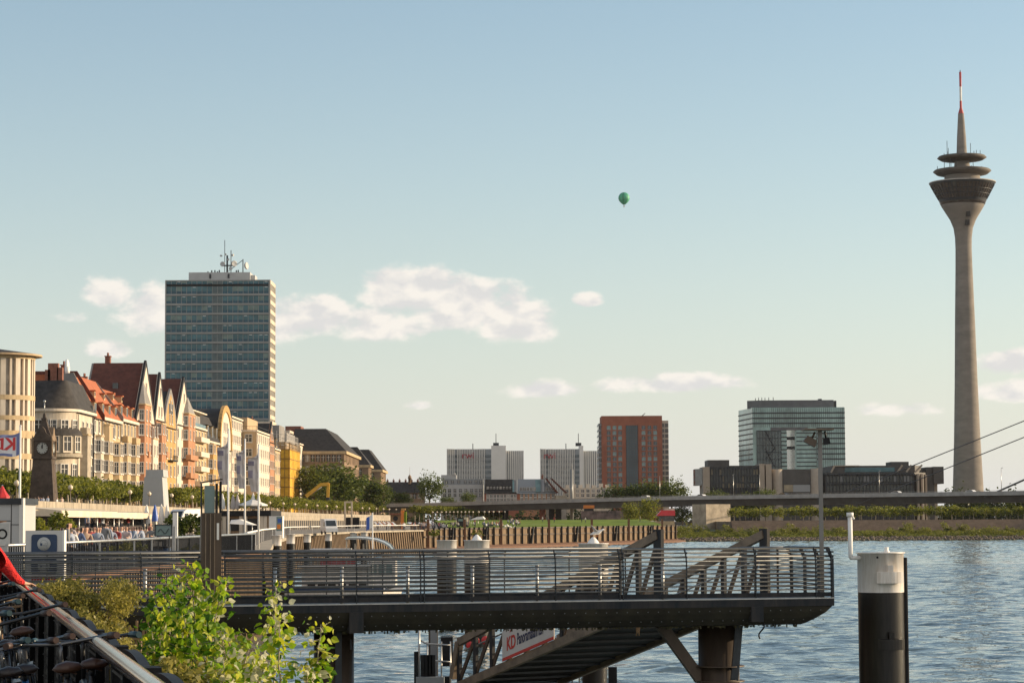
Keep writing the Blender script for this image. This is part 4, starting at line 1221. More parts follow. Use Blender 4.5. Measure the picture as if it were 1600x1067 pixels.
balcony(tG, FX, y0+5, y1-5, floors(BASE,zE,5)[3]-.5, 1.2, 'steel_black', False)
tH, y0, y1, zE, zA = gabled('gabled_house', 'white and pink gabled house under a wide brown roof before the office tower', 274.5, 298, 662, 591.5, 288.5, 'plaster_bright', 'plaster_bright', 'roof_tile_brown_shade', 13, bays=((.45,.95,2.9,'sandstone_pink',4.0),), frame='win_frame_red')
for z in floors(BASE,zE,5)[2:4]: balcony(tH, FX+1.0, y0+10, y1-3, z-.5, 1.2, 'sandstone_pink')
# I: white modern house with stacked balconies
def flat(name, lab, pa_, pb, y_top, m, n_floor, cols, X=FX, depth=13, w=1.5, h=2.0, kinds=None, bal=0, parapet=True, cat='house', ww=None):
    t, y0, y1 = house(name, lab, pa_, pb, X)
    o_ = (X, y0, BASE); zE = zz(y_top, y0, pa_)
    MB().box((X-depth,y0+.015,BASE),(X,y1-.015,zE)).build('wall', m, t)
    if parapet: MB().box((X-depth+.1,y0+.03,zE),(X+.25,y1-.03,zE+.5)).build('cornice', 'plaster_bright', t)
    zs = floors(BASE,zE,n_floor)
    windows(t, o_, spread(y0,y1,cols), zs, w, h, X, kinds=kinds)
    if bal:
        for z in zs[1:]: balcony(t, X, lerp(y0,y1,.25), lerp(y0,y1,.8), z-.5, 1.6, 'plaster_bright')
    return t, y0, y1, zE, zs
tI, y0, y1, zE, zs = flat('balcony_house', 'white modern house with stacked balconies and a set-back glass roof storey', 298, 322, 667, 'plaster_cream', 6, 5, bal=1)
MB().box((FX-11,y0+1,zE+.5),(FX-1.6,y1-1,zE+4.2)).build('roof_storey', 'plaster_white', tI)
g = MB(); g.box((FX-1.59,y0+2,zE+1),(FX-1.5,y1-2,zE+3.6),0); g.box((FX-.3,y0+.4,zE+.5),(FX-.2,y1-.4,zE+1.5),1); g.box((FX-1.6,y0+.5,zE+4.2),(FX+.2,y1-.5,zE+4.5),2)
g.build('roof_terrace', ['house_glass_light','glass_green','plaster_bright'], tI)
# J: yellow house with a dark mansard
tJ, y0, y1, zE, zs = flat('mansard_house', 'yellow house with a dark slate mansard and square dormers', 322, 342.5, 690, 'plaster_ochre', 5, 4, w=1.2, h=2.2)
rJ = MB().loft([(FX+.3,y0,zE+.5),(FX-3,y0,zE+7.5),(FX-12,y0,zE+10),(FX-13,y0,zE)],[(FX+.3,y1,zE+.5),(FX-3,y1,zE+7.5),(FX-12,y1,zE+10),(FX-13,y1,zE)]).build('roof', 'roof_slate', tJ)
for y in spread(y0,y1,3): roof_dormer(rJ, y, FX-.2, zE+1.2, 3.0, 3.2, 'roof_slate', 2.5)
bay(tJ, (FX,y0,BASE), FX, y0+4, y0+11, BASE, zE-.5, 'plaster_ochre', 1.2, .5, zs[1:])
# K: house with a high arched gable
t, y0, y1 = house('arch_gable_house', 'white house with a tall rounded arch gable edged in yellow stone', 342.5, 360.5)
o_ = (FX,y0,BASE); zE, zA = zz(700,y0,345), zz(637.5,y0+10,350); ym = (y0+y1)/2; hw = (y1-y0)/2
MB().box((FX-13,y0+.01,BASE),(FX,y1-.01,zE)).build('wall', 'plaster_white', t)
arcp = [(ym-hw*math.cos(a)*.98, zE+(zA-zE)*math.sin(a)**.75) for a in [PI*i/20 for i in range(21)]]
MB().loft([(FX+.012,y,z) for y,z in arcp][::-1],[(FX-.8,y,z) for y,z in arcp][::-1]).build('gable', 'plaster_bright', t)
g = MB()
for a, b2 in zip(arcp[:-1],arcp[1:]): g.bar((FX-.1,*a),(FX-.1,*b2),1.8,.9,up=(1,0,0))
g.build('coping', 'plaster_ochre', t)
g = MB()
for a, b2 in zip(arcp[:-1],arcp[1:]): g.loft([(FX-.9,a[0],a[1]-.3),(FX-.9,b2[0],b2[1]-.3),(FX-.9,b2[0],b2[1]),(FX-.9,a[0],a[1])],[(FX-13,a[0],a[1]-.3),(FX-13,b2[0],b2[1]-.3),(FX-13,b2[0],b2[1]),(FX-13,a[0],a[1])])
g.build('roof', 'roof_slate', t)
windows(t, o_, spread(y0,y1,4), floors(BASE,zE,4), 1.4, 2.4, FX)
windows(t, o_, spread(ym-6,ym+6,3), [zE+1, zE+5], 1.4, 2.4, FX+.012)
# L: white house with long rows of windows
tL, y0, y1, zE, zs = flat('white_house', 'bright white flat-topped house with rows of close-set windows', 360.5, 379.5, 652, 'plaster_bright', 7, 7, w=1.7, h=2.1, kinds=['house_glass_light','house_glass'])
bay(tL, (FX,y0,BASE), FX, y0+8, y0+24, BASE, zs[4]-.6, 'plaster_bright', 1.1, .4, zs[1:4], wn=4, cap='plaster_bright')
# M: beige block standing proud of the row, with a roof terrace
XM = -75.6
tM, y0, y1, zE, zs = flat('beige_block', 'plain beige block standing forward of the row with a roof terrace', 399.8, 420, 674, 'plaster_beige', 6, 7, X=XM, depth=12, w=1.5, h=2.2, kinds=['house_glass_light','house_glass'])
MB().box((XM-.001+.02,y0+.1,BASE),(XM+.12,y1-.1,zE-.1)).build('facade_panel', 'plaster_bright', tM)
for o in [c_ for c_ in tM.children if c_.name.startswith('window')]: o.location.x += .12
for z in zs[2:]: put(win(1.9, 2.1, glass='glass_dark'), 'window', tM, (-2.3, .015, z-BASE), -PI/2)
MB().box((XM-11,y0+3,zE+.5),(XM-3,y1-6,zE+4.3)).build('roof_storey', 'plaster_beige', tM)
g = MB()
for i in range(14): y = lerp(y0+.3,y1-.3,i/13); g.box((XM-.12,y-.04,zE+.5),(XM-.04,y+.04,zE+1.6))
g.box((XM-.14,y0+.3,zE+1.55),(XM-.02,y1-.3,zE+1.66)); g.box((XM-11,y0+.3,zE+1.5),(XM-.2,y0+.36,zE+1.6))
for i in range(10): g.box((XM-11+i*1.1,y0+.3,zE+.5),(XM-10.95+i*1.1,y0+.36,zE+1.5))
g.build('terrace_railing', 'steel_dark', tM)
# N, O: narrow gable and low house
tN, y0, y1, zE, zA = gabled('gabled_house', 'slim pink house with a thin stepped gable past the beige block', 420, 428, 690, 661, 423, 'sandstone_pink', 'sandstone_pink', 'roof_slate', 9, cols=4)
tO, y0, y1, zE, zs = flat('terrace_house', 'low cream house with a dormer roof beside the yellow scaffold', 428, 437, 702, 'plaster_cream', 5, 4, w=1.3, h=2.2)
rO = MB().loft([(FX+.2,y0,zE+.5),(FX-3,y0,zE+5),(FX-12,y0,zE+5),(FX-12,y0,zE)],[(FX+.2,y1,zE+.5),(FX-3,y1,zE+5),(FX-12,y1,zE+5),(FX-12,y1,zE)]).build('roof', 'roof_slate', tO)
roof_dormer(rO, (y0+y1)/2, FX-.2, zE+1, 5, 2.8, 'roof_slate')
# P: house wrapped in yellow scaffolding net
XP = -78
t = thing('scaffolded_house', 'house wrapped in bright yellow scaffold netting below grey roof terraces', 'house', (XP, 846, BASE), 'old houses along the upper promenade')
zN, zT = zz(702,846,450), zz(690,846,450)
MB().box((XP-14,846,BASE),(XP-1.4,895,zT)).build('wall', 'plaster_beige', t)
g = MB(); g.box((XP-4.6,844.8,BASE),(XP-.02,844.9,zN)); g.box((XP,844.8,BASE),(XP+.1,885,zN)); nt_ = g.build('scaffold_net', 'net_yellow', t)
g = MB()
for i in range(8): z = lerp(BASE+1,zN,i/7); g.box((XP-4.7,844.55,z-.14),(XP+.3,844.75,z+.14)); g.box((XP+.12,844.7,z-.14),(XP+.3,885,z+.14))
for i in range(9): y = lerp(845,885,i/8); g.box((XP+.12,y-.12,BASE),(XP+.25,y+.12,zN+2.5))
for i in range(4): x = lerp(XP-4.6,XP,i/3); g.box((x-.1,844.5,BASE),(x+.1,844.7,zN+2.5))
mat('scaffold_bar', (0.30,0.165,0.03), .7, scale=1); g.build('scaffold_frame', 'scaffold_bar', nt_)
g = MB()
zz0 = zN
for i in range(7): x = XP-9+i*1.5; g.tube([(x,846,zN-1),(x,846,zN+6.5)], .09, 5)
for i in range(12): y = 846+i*4; g.tube([(XP-1,y,zN-1),(XP-1,y,zN+5.5)], .09, 5)
for dz in (1.5,3.5,5.3): g.tube([(XP-9,845.9,zN+dz),(XP-1,845.9,zN+dz),(XP-1,890,zN+dz)], .09, 5)
g.build('roof_scaffold', 'scaffold_tube', t)
g = MB(); g.box((XP-13,850,zT),(XP-4,870,zz(664,850,440)),0); g.box((XP-9,872,zT),(XP-3.5,905,zz(672,850,440)),0); g.box((XP-13.5,866,zT),(XP-8,880,zz(655,850,440)),1)
g.build('roof_storey', ['house_grey','plaster_white'], t)
g = MB(); g.loft([(XP-14,845.9,zN),(XP-6,845.9,zN),(XP-9,845.9,zz(676,846,440)),(XP-14,845.9,zz(668,846,440))],[(XP-14,848,zN),(XP-6,848,zN),(XP-9,848,zz(676,846,440)),(XP-14,848,zz(668,846,440))])
g.build('side_gable', 'house_grey', t)
# Q: white house with dark balconies at the end
tQ, y0, y1, zE, zs = flat('balcony_house', 'white end house with dark recessed balconies next to the scaffolding', 466.5, 484, 694, 'plaster_bright', 6, 5, w=2.0, h=2.2, kinds=['house_glass','glass_dark'])
for z in zs: balcony(tQ, FX, lerp(y0,y1,.55), lerp(y0,y1,.97), z-.5, 2.2, 'plaster_bright')
g = MB(); g.box((FX-10,y0+6,zE+.5),(FX-4,y0+22,zE+5.5),0); g.box((FX-8,y0+30,zE+.5),(FX-2,y0+44,zE+8),1); g.box((FX-3.9,y0+7,zE+1),(FX-3.8,y0+20,zE+4.5),2)
g.build('roof_storey', ['plaster_white','brick_chimney','house_glass'], tQ)
g = MB(); g.box((FX+.02,lerp(y0,y1,.56),BASE),(FX+.2,lerp(y0,y1,.96),zE-.4)); g.build('loggia_shade', 'recess_dark', tQ)  # flat dark slab paints the loggias' shade on the facade

# big brown block with a dark hipped roof, two lower wings behind it
def hipped(lab, X, ya, yb, y_eave, y_ridge, pxe, wdt, inset, n_fl, cols):
    t = thing('brown_block', lab, 'office', (X, ya, BASE), 'brown office blocks with dark hipped roofs')
    zE, zR = zz(y_eave, ya, pxe), zz(y_ridge, ya+inset, pxe)
    MB().box((X-wdt,ya,BASE),(X,yb,zE)).build('wall', 'brown_block', t)
    MB().box((X-wdt-.5,ya-.5,zE),(X+.9,yb+.5,zE+1.1)).build('cornice', 'plaster_cream', t)
    a = [(X-wdt,ya-.2,zE+1.1),(X+.7,ya-.2,zE+1.1),(X+.7,yb,zE+1.1),(X-wdt,yb,zE+1.1)]
    b2 = [(X-wdt,ya+inset,zR),(X-inset*.62,ya+inset,zR),(X-inset*.62,yb-inset,zR),(X-wdt,yb-inset,zR)]
    MB().loft(a, b2).build('roof', 'roof_slate', t)
    zs = floors(BASE, zE, n_fl)
    o_ = (X,ya,BASE)
    windows(t, o_, spread(ya,yb,cols), zs[1:], 1.6, 2.6, X, sur='brown_block')
    windows(t, o_, spread(X-wdt+1,X-1,max(2,cols-2)), zs[1:], 1.6, 2.6, ya, 'y', sur='brown_block')
    return t
hipped('large brown office block under a tall dark hipped roof above the trees', -64, 920, 1008, 709, 669.5, 537, 20, 13, 6, 11)
hipped('middle brown block with a dark hipped roof behind the large one', -62.5, 1050, 1072, 730, 698, 577, 13, 9, 5, 3)
hipped('farthest small brown block with a dark roof beyond the other two', -61, 1120, 1165, 737, 702, 594, 14, 10, 5, 4)
# low dark building with a little turret
t = thing('station_building', 'long low dark-roofed building with a small domed turret beyond the trees', 'building', (xx(625,1180), 1180, 7))
MB().box((xx(598,1180),1180,6),(xx(662,1180),1200,zz(770,1180,625))).build('wall', 'brown_block', t)
MB().loft([(xx(596,1180),1179,zz(770,1180,625)),(xx(664,1180),1179,zz(770,1180,625)),(xx(664,1180),1201,zz(770,1180,625)),(xx(596,1180),1201,zz(770,1180,625))],[(xx(600,1180),1186,zz(752.5,1180,625)),(xx(660,1180),1186,zz(752.5,1180,625)),(xx(660,1180),1194,zz(752.5,1180,625)),(xx(600,1180),1194,zz(752.5,1180,625))]).build('roof', 'roof_slate', t)
p = Vector((xx(639.5,1178), 1184, zz(756,1180,640)))
g = MB(); u = S(1180)
g.lathe([(2.3*u,0),(2.3*u,9*u),(2.9*u,9*u),(2.9*u,10*u),(2.2*u,12.5*u),(.8*u,14.5*u),(.2*u,15*u),(.15*u,27*u),(0,27*u)], 12, p)
g.build('turret', 'brown_block', t)
windows(t, (xx(625,1180),1180,7), [xx(q,1180) for q in (636,642,648,655)], [zz(779,1180,640)], 1.6, 2.4, 1180, 'y', sur='brown_block')
for k in range(6): chimney(t, xx(604+k*9.5,1180), 1190, zz(754,1180,625)-.5, 1.8, .9, 1)

# white apartment house and slate-roofed row below the pale office blocks
mat('apart_white', (0.42, 0.42, 0.41), .8, scale=.3, var=.1)
WD = 1180
t = thing('apartment_house', 'white flat-roofed apartment house beside the bridge under the pale office blocks', 'apartment house', (xx(690,WD), WD, 6))
o_ = (xx(690,WD), WD, 6)
MB().box((xx(689,WD),WD,6),(xx(755.5,WD),WD+18,zz(757,WD,720))).build('wall', 'apart_white', t)
MB().box((xx(691,WD),WD+1.5,zz(757,WD,720)),(xx(755,WD),WD+17,zz(748,WD,720))).build('roof_storey', 'rwi_grey', t)
g = MB(); g.box((xx(689,WD),WD+4,zz(748,WD,720)),(xx(713,WD),WD+12,zz(741.5,WD,700))); g.box((xx(706,WD),WD+3,zz(741.5,WD,700)),(xx(711,WD),WD+9,zz(738.5,WD,700)))
g.build('roof_plant', 'apart_white', t)
for y in (769, 776):
    windows(t, o_, [xx(q,WD) for q in (695,702.5,711,719.5,728,737,744,751)], [zz(y,WD,720)], 1.35, 1.7, WD, 'y', kinds=['glass_dark'], sur='apart_white')
windows(t, o_, [xx(q,WD) for q in (698,707,717,727,735,744,751)], [zz(755,WD,720)], 1.4, 1.5, WD+1.5, 'y', kinds=['glass_dark'], sur='rwi_grey')
t = thing('slate_roof_row', 'brick row house under a steep slate roof with glazed strips beside the bridge', 'row house', (xx(756,WD), WD-10, 6))
o_ = (xx(756,WD), WD-10, 6); Y = WD-10
MB().box((xx(757,Y),Y,6),(xx(812,Y),Y+16,zz(771,Y,780)),).build('wall', 'red_brick', t)
MB().loft([(xx(757,Y),Y-.5,zz(771,Y,780)),(xx(808,Y),Y-.5,zz(771,Y,780)),(xx(808,Y),Y+16,zz(771,Y,780)),(xx(757,Y),Y+16,zz(771,Y,780))],[(xx(758,Y),Y+5,zz(748.5,Y,780)),(xx(802,Y),Y+5,zz(748.5,Y,780)),(xx(802,Y),Y+12,zz(748.5,Y,780)),(xx(758,Y),Y+12,zz(748.5,Y,780))]).build('roof', 'roof_slate', t)
def slope_strip(pa_, pb, m, nm):
    z0, z1 = zz(769,Y,780), zz(750,Y,780)
    g = MB(); n_ = Vector((0,-.35,.14))
    g.slab([(xx(pa_,Y),Y-.4,z0),(xx(pb,Y),Y-.4,z0),(xx(pb,Y),Y+4.7,z1),(xx(pa_,Y),Y+4.7,z1)], n_, 0)
    g.build(nm, m, t)
slope_strip(808-4, 808-.5, 'house_grey', 'roof_trim'); slope_strip(801, 803.8, 'glass_teal_light', 'roof_glazing')
windows(t, o_, [xx(q,Y) for q in spread(760,800,8)], [zz(764,Y,780)], 1.2, 1.4, Y-.1, 'y', sur='roof_slate')
windows(t, o_, [xx(q,Y) for q in spread(760,808,9)], [zz(783,Y,780), zz(777,Y,780)], 1.2, 1.5, Y, 'y')
t = thing('hip_roof_house', 'cream corner house with a pale blue slate roof and lit brick side', 'row house', (xx(812,Y), Y, 6)); o_ = (xx(812,Y), Y, 6)
MB().box((xx(812.05,Y),Y,6),(xx(868,Y),Y+16,zz(771,Y,840))).build('wall', 'sandstone_pink', t)
MB().loft([(xx(808.5,Y),Y-.5,zz(771,Y,840)),(xx(870,Y),Y-.5,zz(771,Y,840)),(xx(870,Y),Y+16,zz(771,Y,840)),(xx(808.5,Y),Y+16,zz(771,Y,840))],[(xx(809.5,Y),Y+5,zz(748,Y,840)),(xx(848,Y),Y+5,zz(748,Y,840)),(xx(848,Y),Y+11,zz(748,Y,840)),(xx(809.5,Y),Y+11,zz(748,Y,840))]).build('roof', 'rwi_grey', t)
slope_strip(837, 845, 'glass_teal_light', 'roof_glazing'); slope_strip(848,851, 'apart_white', 'roof_trim')
windows(t, o_, [xx(q,Y) for q in spread(812,838,5)]+[xx(q,Y) for q in spread(852,868,3)], [zz(766,Y,840)], 1.2, 1.5, Y-.1, 'y', sur='apart_white')
windows(t, o_, [xx(q,Y) for q in spread(812,868,8)], [zz(783,Y,840), zz(776,Y,840)], 1.2, 1.6, Y, 'y')
t = thing('timber_roof_house', 'house with two steep dark roofs ending beside a tall grey mast', 'row house', (xx(872,Y), Y-6, 6))
MB().box((xx(868.1,Y),Y-4,6),(xx(886,Y),Y+16,zz(774,Y,875))).build('wall', 'stone_wall', t)
for (pa_, pb) in ((852,872),(860,886)):
    g = MB(); za, zb = zz(747,Y,860), zz(770,Y,880)
    g.loft([(xx(pa_,Y),Y-4.5-(pb-872)*.05,za),(xx(pa_+2.5,Y),Y-4.5-(pb-872)*.05,za),(xx(pb+1,Y),Y-4.5-(pb-872)*.05,zb),(xx(pb-3,Y),Y-4.5-(pb-872)*.05,zb)],[(xx(pa_,Y),Y+4,za),(xx(pa_+2.5,Y),Y+4,za),(xx(pb+1,Y),Y+4,zb),(xx(pb-3,Y),Y+4,zb)])
    g.build('roof', 'roof_tile_brown_shade', t)
chimney(t, xx(848,Y), Y+2, zz(748,Y,860), 1.5)
t = thing('white_roof_row', 'long white flat-roofed terrace with roof boxes below the brick tower', 'row house', (xx(890,WD), WD, 6)); o_ = (xx(890,WD), WD, 6)
MB().box((xx(880,WD),WD,6),(xx(958,WD),WD+14,zz(762,WD,920))).build('wall', 'plaster_white', t)
g = MB()
for q in (884,895,905,916,926,937,947): g.box((xx(q,WD),WD+3,zz(762,WD,920)),(xx(q+6,WD),WD+9,zz(757,WD,920)+rnd(-.3,.6)))
g.build('roof_storey', 'plaster_bright', t)
windows(t, o_, [xx(q,WD) for q in spread(882,956,9)], [zz(776,WD,920), zz(769,WD,920)], 1.5, 1.4, WD, 'y')
mp_ = MB(); mp_.tube([at(893.5,815,960), at(893.5,733,960)], [.75,.6], 10); mp_.tube([at(893.5,734,960), at(893.5,724,960)], .12, 5)
tag(mp_.build('mast', 'hr_frame', org=at(893.5,812,960)), 'tall plain grey mast rising in front of the low row beside the bridge', 'mast')

for o in [o for o in list(COL.objects) if o.parent is None and o.get('category') == 'house' and o.get('group')]:
    wl_ = [c for c in o.children if c.name.split('.')[0] == 'wall']
    if not wl_: continue
    vs = [v.co for v in wl_[0].data.vertices]
    xm, ym, zm = max(v.x for v in vs), min(v.y for v in vs if v.x > max(q.x for q in vs)-.5), max(v.z for v in vs)
    g = MB(); g.tube([(xm+.12,ym+.5,0),(xm+.12,ym+.5,zm-.4)], .085, 6); g.tube([(xm+.35,ym+.3,zm-.12),(xm+.35,max(v.y for v in vs)-.3,zm-.12)], .11, 6)
    p = bpy.data.objects.new('downpipe', g.mesh('downpipe', 'roof_slate')); p.parent = o; COL.objects.link(p)
# ------------------------------------------------------------------ quay walls
qw = thing('quay_wall', 'brown sheet pile quay wall with tall dark steel posts below the lawn', 'quay wall', (-6,540,0))
g = MB()
def zig(a, b, pitch, amp, z0, z1, lean=0):
    a = Vector((*a,0)); b = Vector((*b,0)); L = (b-a).length; d = (b-a)/L; n = Vector((d.y,-d.x,0))
    k = max(1,int(L/pitch)); prev = None
    for i in range(k):
        for f, o in ((0,0),(.38,0),(.5,amp),(.88,amp)):
            p = a+d*(L*(i+f)/k)+n*o
            if prev is not None:
                yield (prev, p)
            prev = p
    yield (prev, b)
def zigwall(g, a, b, pitch, amp, z0, z1, lean=0, mi=0):
    for p, q in zig(a, b, pitch, amp, z0, z1):
        off = Vector((lean, -lean*.3, 0))
        g._add([p+off+Vector((0,0,z0)), q+off+Vector((0,0,z0)), q+Vector((0,0,z1)), p+Vector((0,0,z1))], [(0,1,2,3)], mi)
fl_ = MB()
for a, b in zip(QUAY[9:12], QUAY[10:13]):
    d = Vector((b[0]-a[0],b[1]-a[1],0)); L = d.length; d.normalize(); n = Vector((d.y,-d.x,0)); A_ = Vector((*a,0)); B_ = Vector((*b,0))
    fl_.loft([A_+Vector((0,0,-1)),A_+n*.35+Vector((0,0,-1)),A_+n*.35+Vector((0,0,4.6)),A_+Vector((0,0,4.6))],[B_+Vector((0,0,-1)),B_+n*.35+Vector((0,0,-1)),B_+n*.35+Vector((0,0,4.6)),B_+Vector((0,0,4.6))])
fl_.build('panel', 'sheet_pile', qw)
g = MB()
for a, b in zip(QUAY[9:12], QUAY[10:13]):
    A_ = Vector((*a,0)); B_ = Vector((*b,0)); d = (B_-A_).normalized(); n = Vector((d.y,-d.x,0))
    for z in (4.62, 3.1): g.bar(A_+n*.42+Vector((0,0,z)), B_+n*.42+Vector((0,0,z)), .3, .3)
g.build('waler', 'steel_brown', qw)
pm = MB(); pm.box((-.22,-.25,-1),(.22,.25,4.9)); pmm = pm.mesh('post', 'steel_black')
pm = MB(); pm.box((-.28,-.3,-1),(.28,.3,6.6)); pmt = pm.mesh('post', 'rust')
pm = MB(); pm.bar((0,0,-.5),(2.0,0,4.8),.4,.5); pmb = pm.mesh('brace', 'steel_black')
k = 0
for a, b in zip(QUAY[9:12], QUAY[10:13]):
    A_ = Vector((*a,0)); B_ = Vector((*b,0)); L = (B_-A_).length; d = (B_-A_)/L; n = Vector((d.y,-d.x,0))
    m_ = max(3, int(L/4.6))
    for i in range(m_):
        p = A_+d*(L*(i+.5)/m_)+n*.66-Vector(qw.location)
        put(pmt if k % 7 == 0 else pmm, 'post', qw, (p.x,p.y,0))
        if k % 7 == 4: put(pmb, 'brace', qw, (p.x+d.x,p.y+d.y,0), math.atan2(d.y,d.x))
        k += 1
g = MB(); A_, B_ = QUAY[9], QUAY[12]
pts = [QUAY[i] for i in (9,10,11,12)]
for a, b in zip(pts[:-1], pts[1:]):
    d = Vector((b[0]-a[0],b[1]-a[1],0)).normalized(); n = Vector((d.y,-d.x,0)); A_ = Vector((*a,0)); B_ = Vector((*b,0))
    g.loft([A_+n*.4+Vector((0,0,-.5)),A_+n*3.8+Vector((0,0,-.5)),A_+n*2.6+Vector((0,0,.55)),A_+n*.4+Vector((0,0,1.0))],[B_+n*.4+Vector((0,0,-.5)),B_+n*3.8+Vector((0,0,-.5)),B_+n*2.6+Vector((0,0,.55)),B_+n*.4+Vector((0,0,1.0))])
g.build('footing', 'rust', qw)
q2 = thing('quay_wall', 'leaning corrugated sheet pile quay wall running behind the moored boat', 'quay wall', (-25,300,0))
g = MB()
for a, b in zip(QUAY[5:9], QUAY[6:10]): zigwall(g, a, b, 2.1, -.95, -1, 4.3, lean=.55)
g.build('sheet_piling', 'sheet_pile', q2)
g = MB()
for a, b in zip(QUAY[5:9], QUAY[6:10]): g.bar((a[0]-.3,a[1],4.36),(b[0]-.3,b[1],4.36), 1.3, .3)
g.build('capping', 'stone_wall', q2)
q3 = thing('quay_wall', 'near sheet pile quay wall with sunlit ridges seen through the pier railing', 'quay wall', (-13,95,0))
g = MB(); zigwall(g, (-13,60.5), (-13.4,130), .6, -.5, -1, 4.34); zigwall(g, (-13,60.5), (-9.2,59.4), .5, .2, -1, 3.5)
g.build('sheet_piling', 'sheet_pile', q3)
MB().bar((-13.1,60.5,4.4),(-13.5,130,4.4), .5, .14).build('capping', 'rust', q3)
# railing along the near quay
def rail_run(name, lab, pts, z0, h, top_m, bar_m, step=.3, r_=.03):
    t = thing(name, lab, 'railing', (*pts[0], z0))
    g = MB(); tb_ = MB(); P = [Vector((*p,0)) for p in pts]
    for a, b in zip(P[:-1], P[1:]):
        L = (b-a).length; k = int(L/step)
        for i in range(k):
            p = a+(b-a)*(i/k); big = i % 12 == 0
            (g if i % 24 else tb_).cbox((p.x,p.y,z0+h/2), (.03 if not big else .05,)*2+(h,))
    tb_.tube([p+Vector((0,0,z0+h+.02)) for p in P], r_+.02, 6)
    g.tube([p+Vector((0,0,z0+.12)) for p in P], .025, 5)
    g.build('bar_infill', bar_m, t); tb_.build('handrail', top_m, t)
rail_run('quay_railing', 'black barred quay railing with a pale handrail in front of the seated crowd', [(-13.35,64),(-13.4,90),(-13.6,128)], LOW, 1.08, 'galvanised', 'steel_black')
rail_run('quay_railing', 'long thin pale railing along the quay edge behind the boat', [(-14.5,132),(-20.6,200),(-29.4,320),(-27.5,420),(-18.6,480)], LOW, 1.1, 'white_plain', 'house_grey', 1.2, .05)

# ------------------------------------------------------------------ trees
def crown_mesh(name, blobs, n, size, leaf, seed=0, flat=.0):
    """leaf cards gathered in clumps; blobs = [(x,y,z,rx,ry,rz)]"""
    rg = random.Random(seed)
    g = MB(); vol = [b[3]*b[4]*b[5] for b in blobs]; tot = sum(vol)
    vs = []; fs = []
    for b, v in zip(blobs, vol):
        k = max(3, int(n*v/tot))
        ncl = max(3, k//9)
        cl = []
        for _ in range(ncl):
            while True:
                p = Vector((rg.uniform(-1,1),rg.uniform(-1,1),rg.uniform(-1,1)))
                if .35 < p.length < 1: break
            cl.append(p)
        for i in range(k):
            c_ = cl[i % ncl]; sp = .2
            p = c_+Vector((rg.gauss(0,sp),rg.gauss(0,sp),rg.gauss(0,sp)))
            c = Vector((b[0]+p.x*b[3], b[1]+p.y*b[4], b[2]+p.z*b[5]))
            nn = Vector((rg.gauss(0,1),rg.gauss(0,1),rg.gauss(0,1)+.5)).normalized()
            u_ = nn.cross(Vector((rg.gauss(0,1),rg.gauss(0,1),rg.gauss(0,1)))).normalized(); w_ = nn.cross(u_)
            s_ = size*rg.uniform(.6,1.35)
            q = len(vs)
            vs += [c-u_*s_*.5, c+w_*s_*.33, c+u_*s_*.5, c-w_*s_*.33]
            fs.append((q,q+1,q+2,q+3))
    g._add(vs, fs)
    return g.mesh(name, leaf)
def trunk_mesh(h, r0, r1, limbs, m='bark', seed=0):
    rg = random.Random(seed); g = MB()
    g.tube([(0,0,-.2),(rg.uniform(-.1,.1),rg.uniform(-.1,.1),h*.5),(0,0,h)], [r0,(r0+r1)/2,r1], 7)
    for i in range(limbs):
        a = 2*PI*i/limbs+rg.uniform(-.3,.3); l = h*rg.uniform(.5,.8)
        g.tube([(0,0,h*rg.uniform(.75,.98)),(math.cos(a)*l*.5,math.sin(a)*l*.5,h+l*.45),(math.cos(a)*l*.8,math.sin(a)*l*.8,h+l*.9)], [r1*.7,r1*.45,r1*.2], 5)
    return g.mesh('trunk', m)
PT = []
for v in range(6):
    rg = random.Random(v)
    bl = [(rg.uniform(-.4,.4),rg.uniform(-.4,.4),3.9,2.7,2.9,1.25)]+[(rg.uniform(-1.9,1.9),rg.uniform(-2.2,2.2),rg.uniform(3.3,4.7),1.2,1.2,.9) for _ in range(5)]
    PT.append((crown_mesh('crown', bl, 900, .5, 'plane_leaf', v), trunk_mesh(2.9,.2,.13,5,'pale_bark',v)))
def plant_tree(loc, var, label, group, scale=1.0, name='plane_tree', cat='tree', sz=None):
    t = thing(name, label, cat, loc, group)
    t.scale = (scale,scale,sz or scale); t.rotation_euler = (0,0,rnd(0,6.28))
    put(var[1], 'trunk', t, (0,0,0)); put(var[0], 'crown', t, (0,0,0))
    return t
LPATH = [(250,-61),(440,-62),(600,-61.5),(690,-59),(770,-56),(870,-52.5),(953,-47),(1010,-42)]
def lamp_x(D):
    for (d0,x0),(d1,x1) in zip(LPATH[:-1],LPATH[1:]):
        if d0 <= D <= d1: return lerp(x0,x1,(D-d0)/(d1-d0))
    return LPATH[-1][1]
D = 292; i = 0
while D < 960:
    for row, lab in ((0,'clipped plane tree in the front row behind the globe lamps of the promenade'),(1,'clipped plane tree in the back row close to the old house fronts')):
        x = lamp_x(D)-6.5-6.5*row
        px = 800+x*FPX/D
        if not (row == 1 and D > 700) and not (218 < px < 262):
            plant_tree((x+rnd(-.4,.4), D+rnd(-1,1)+3*row, UP), PT[(i*5+row*2) % 6], lab, 'clipped plane trees on the promenade', rnd(.95,1.12))
    D += 6.8+(D > 600)*1.2; i += 1
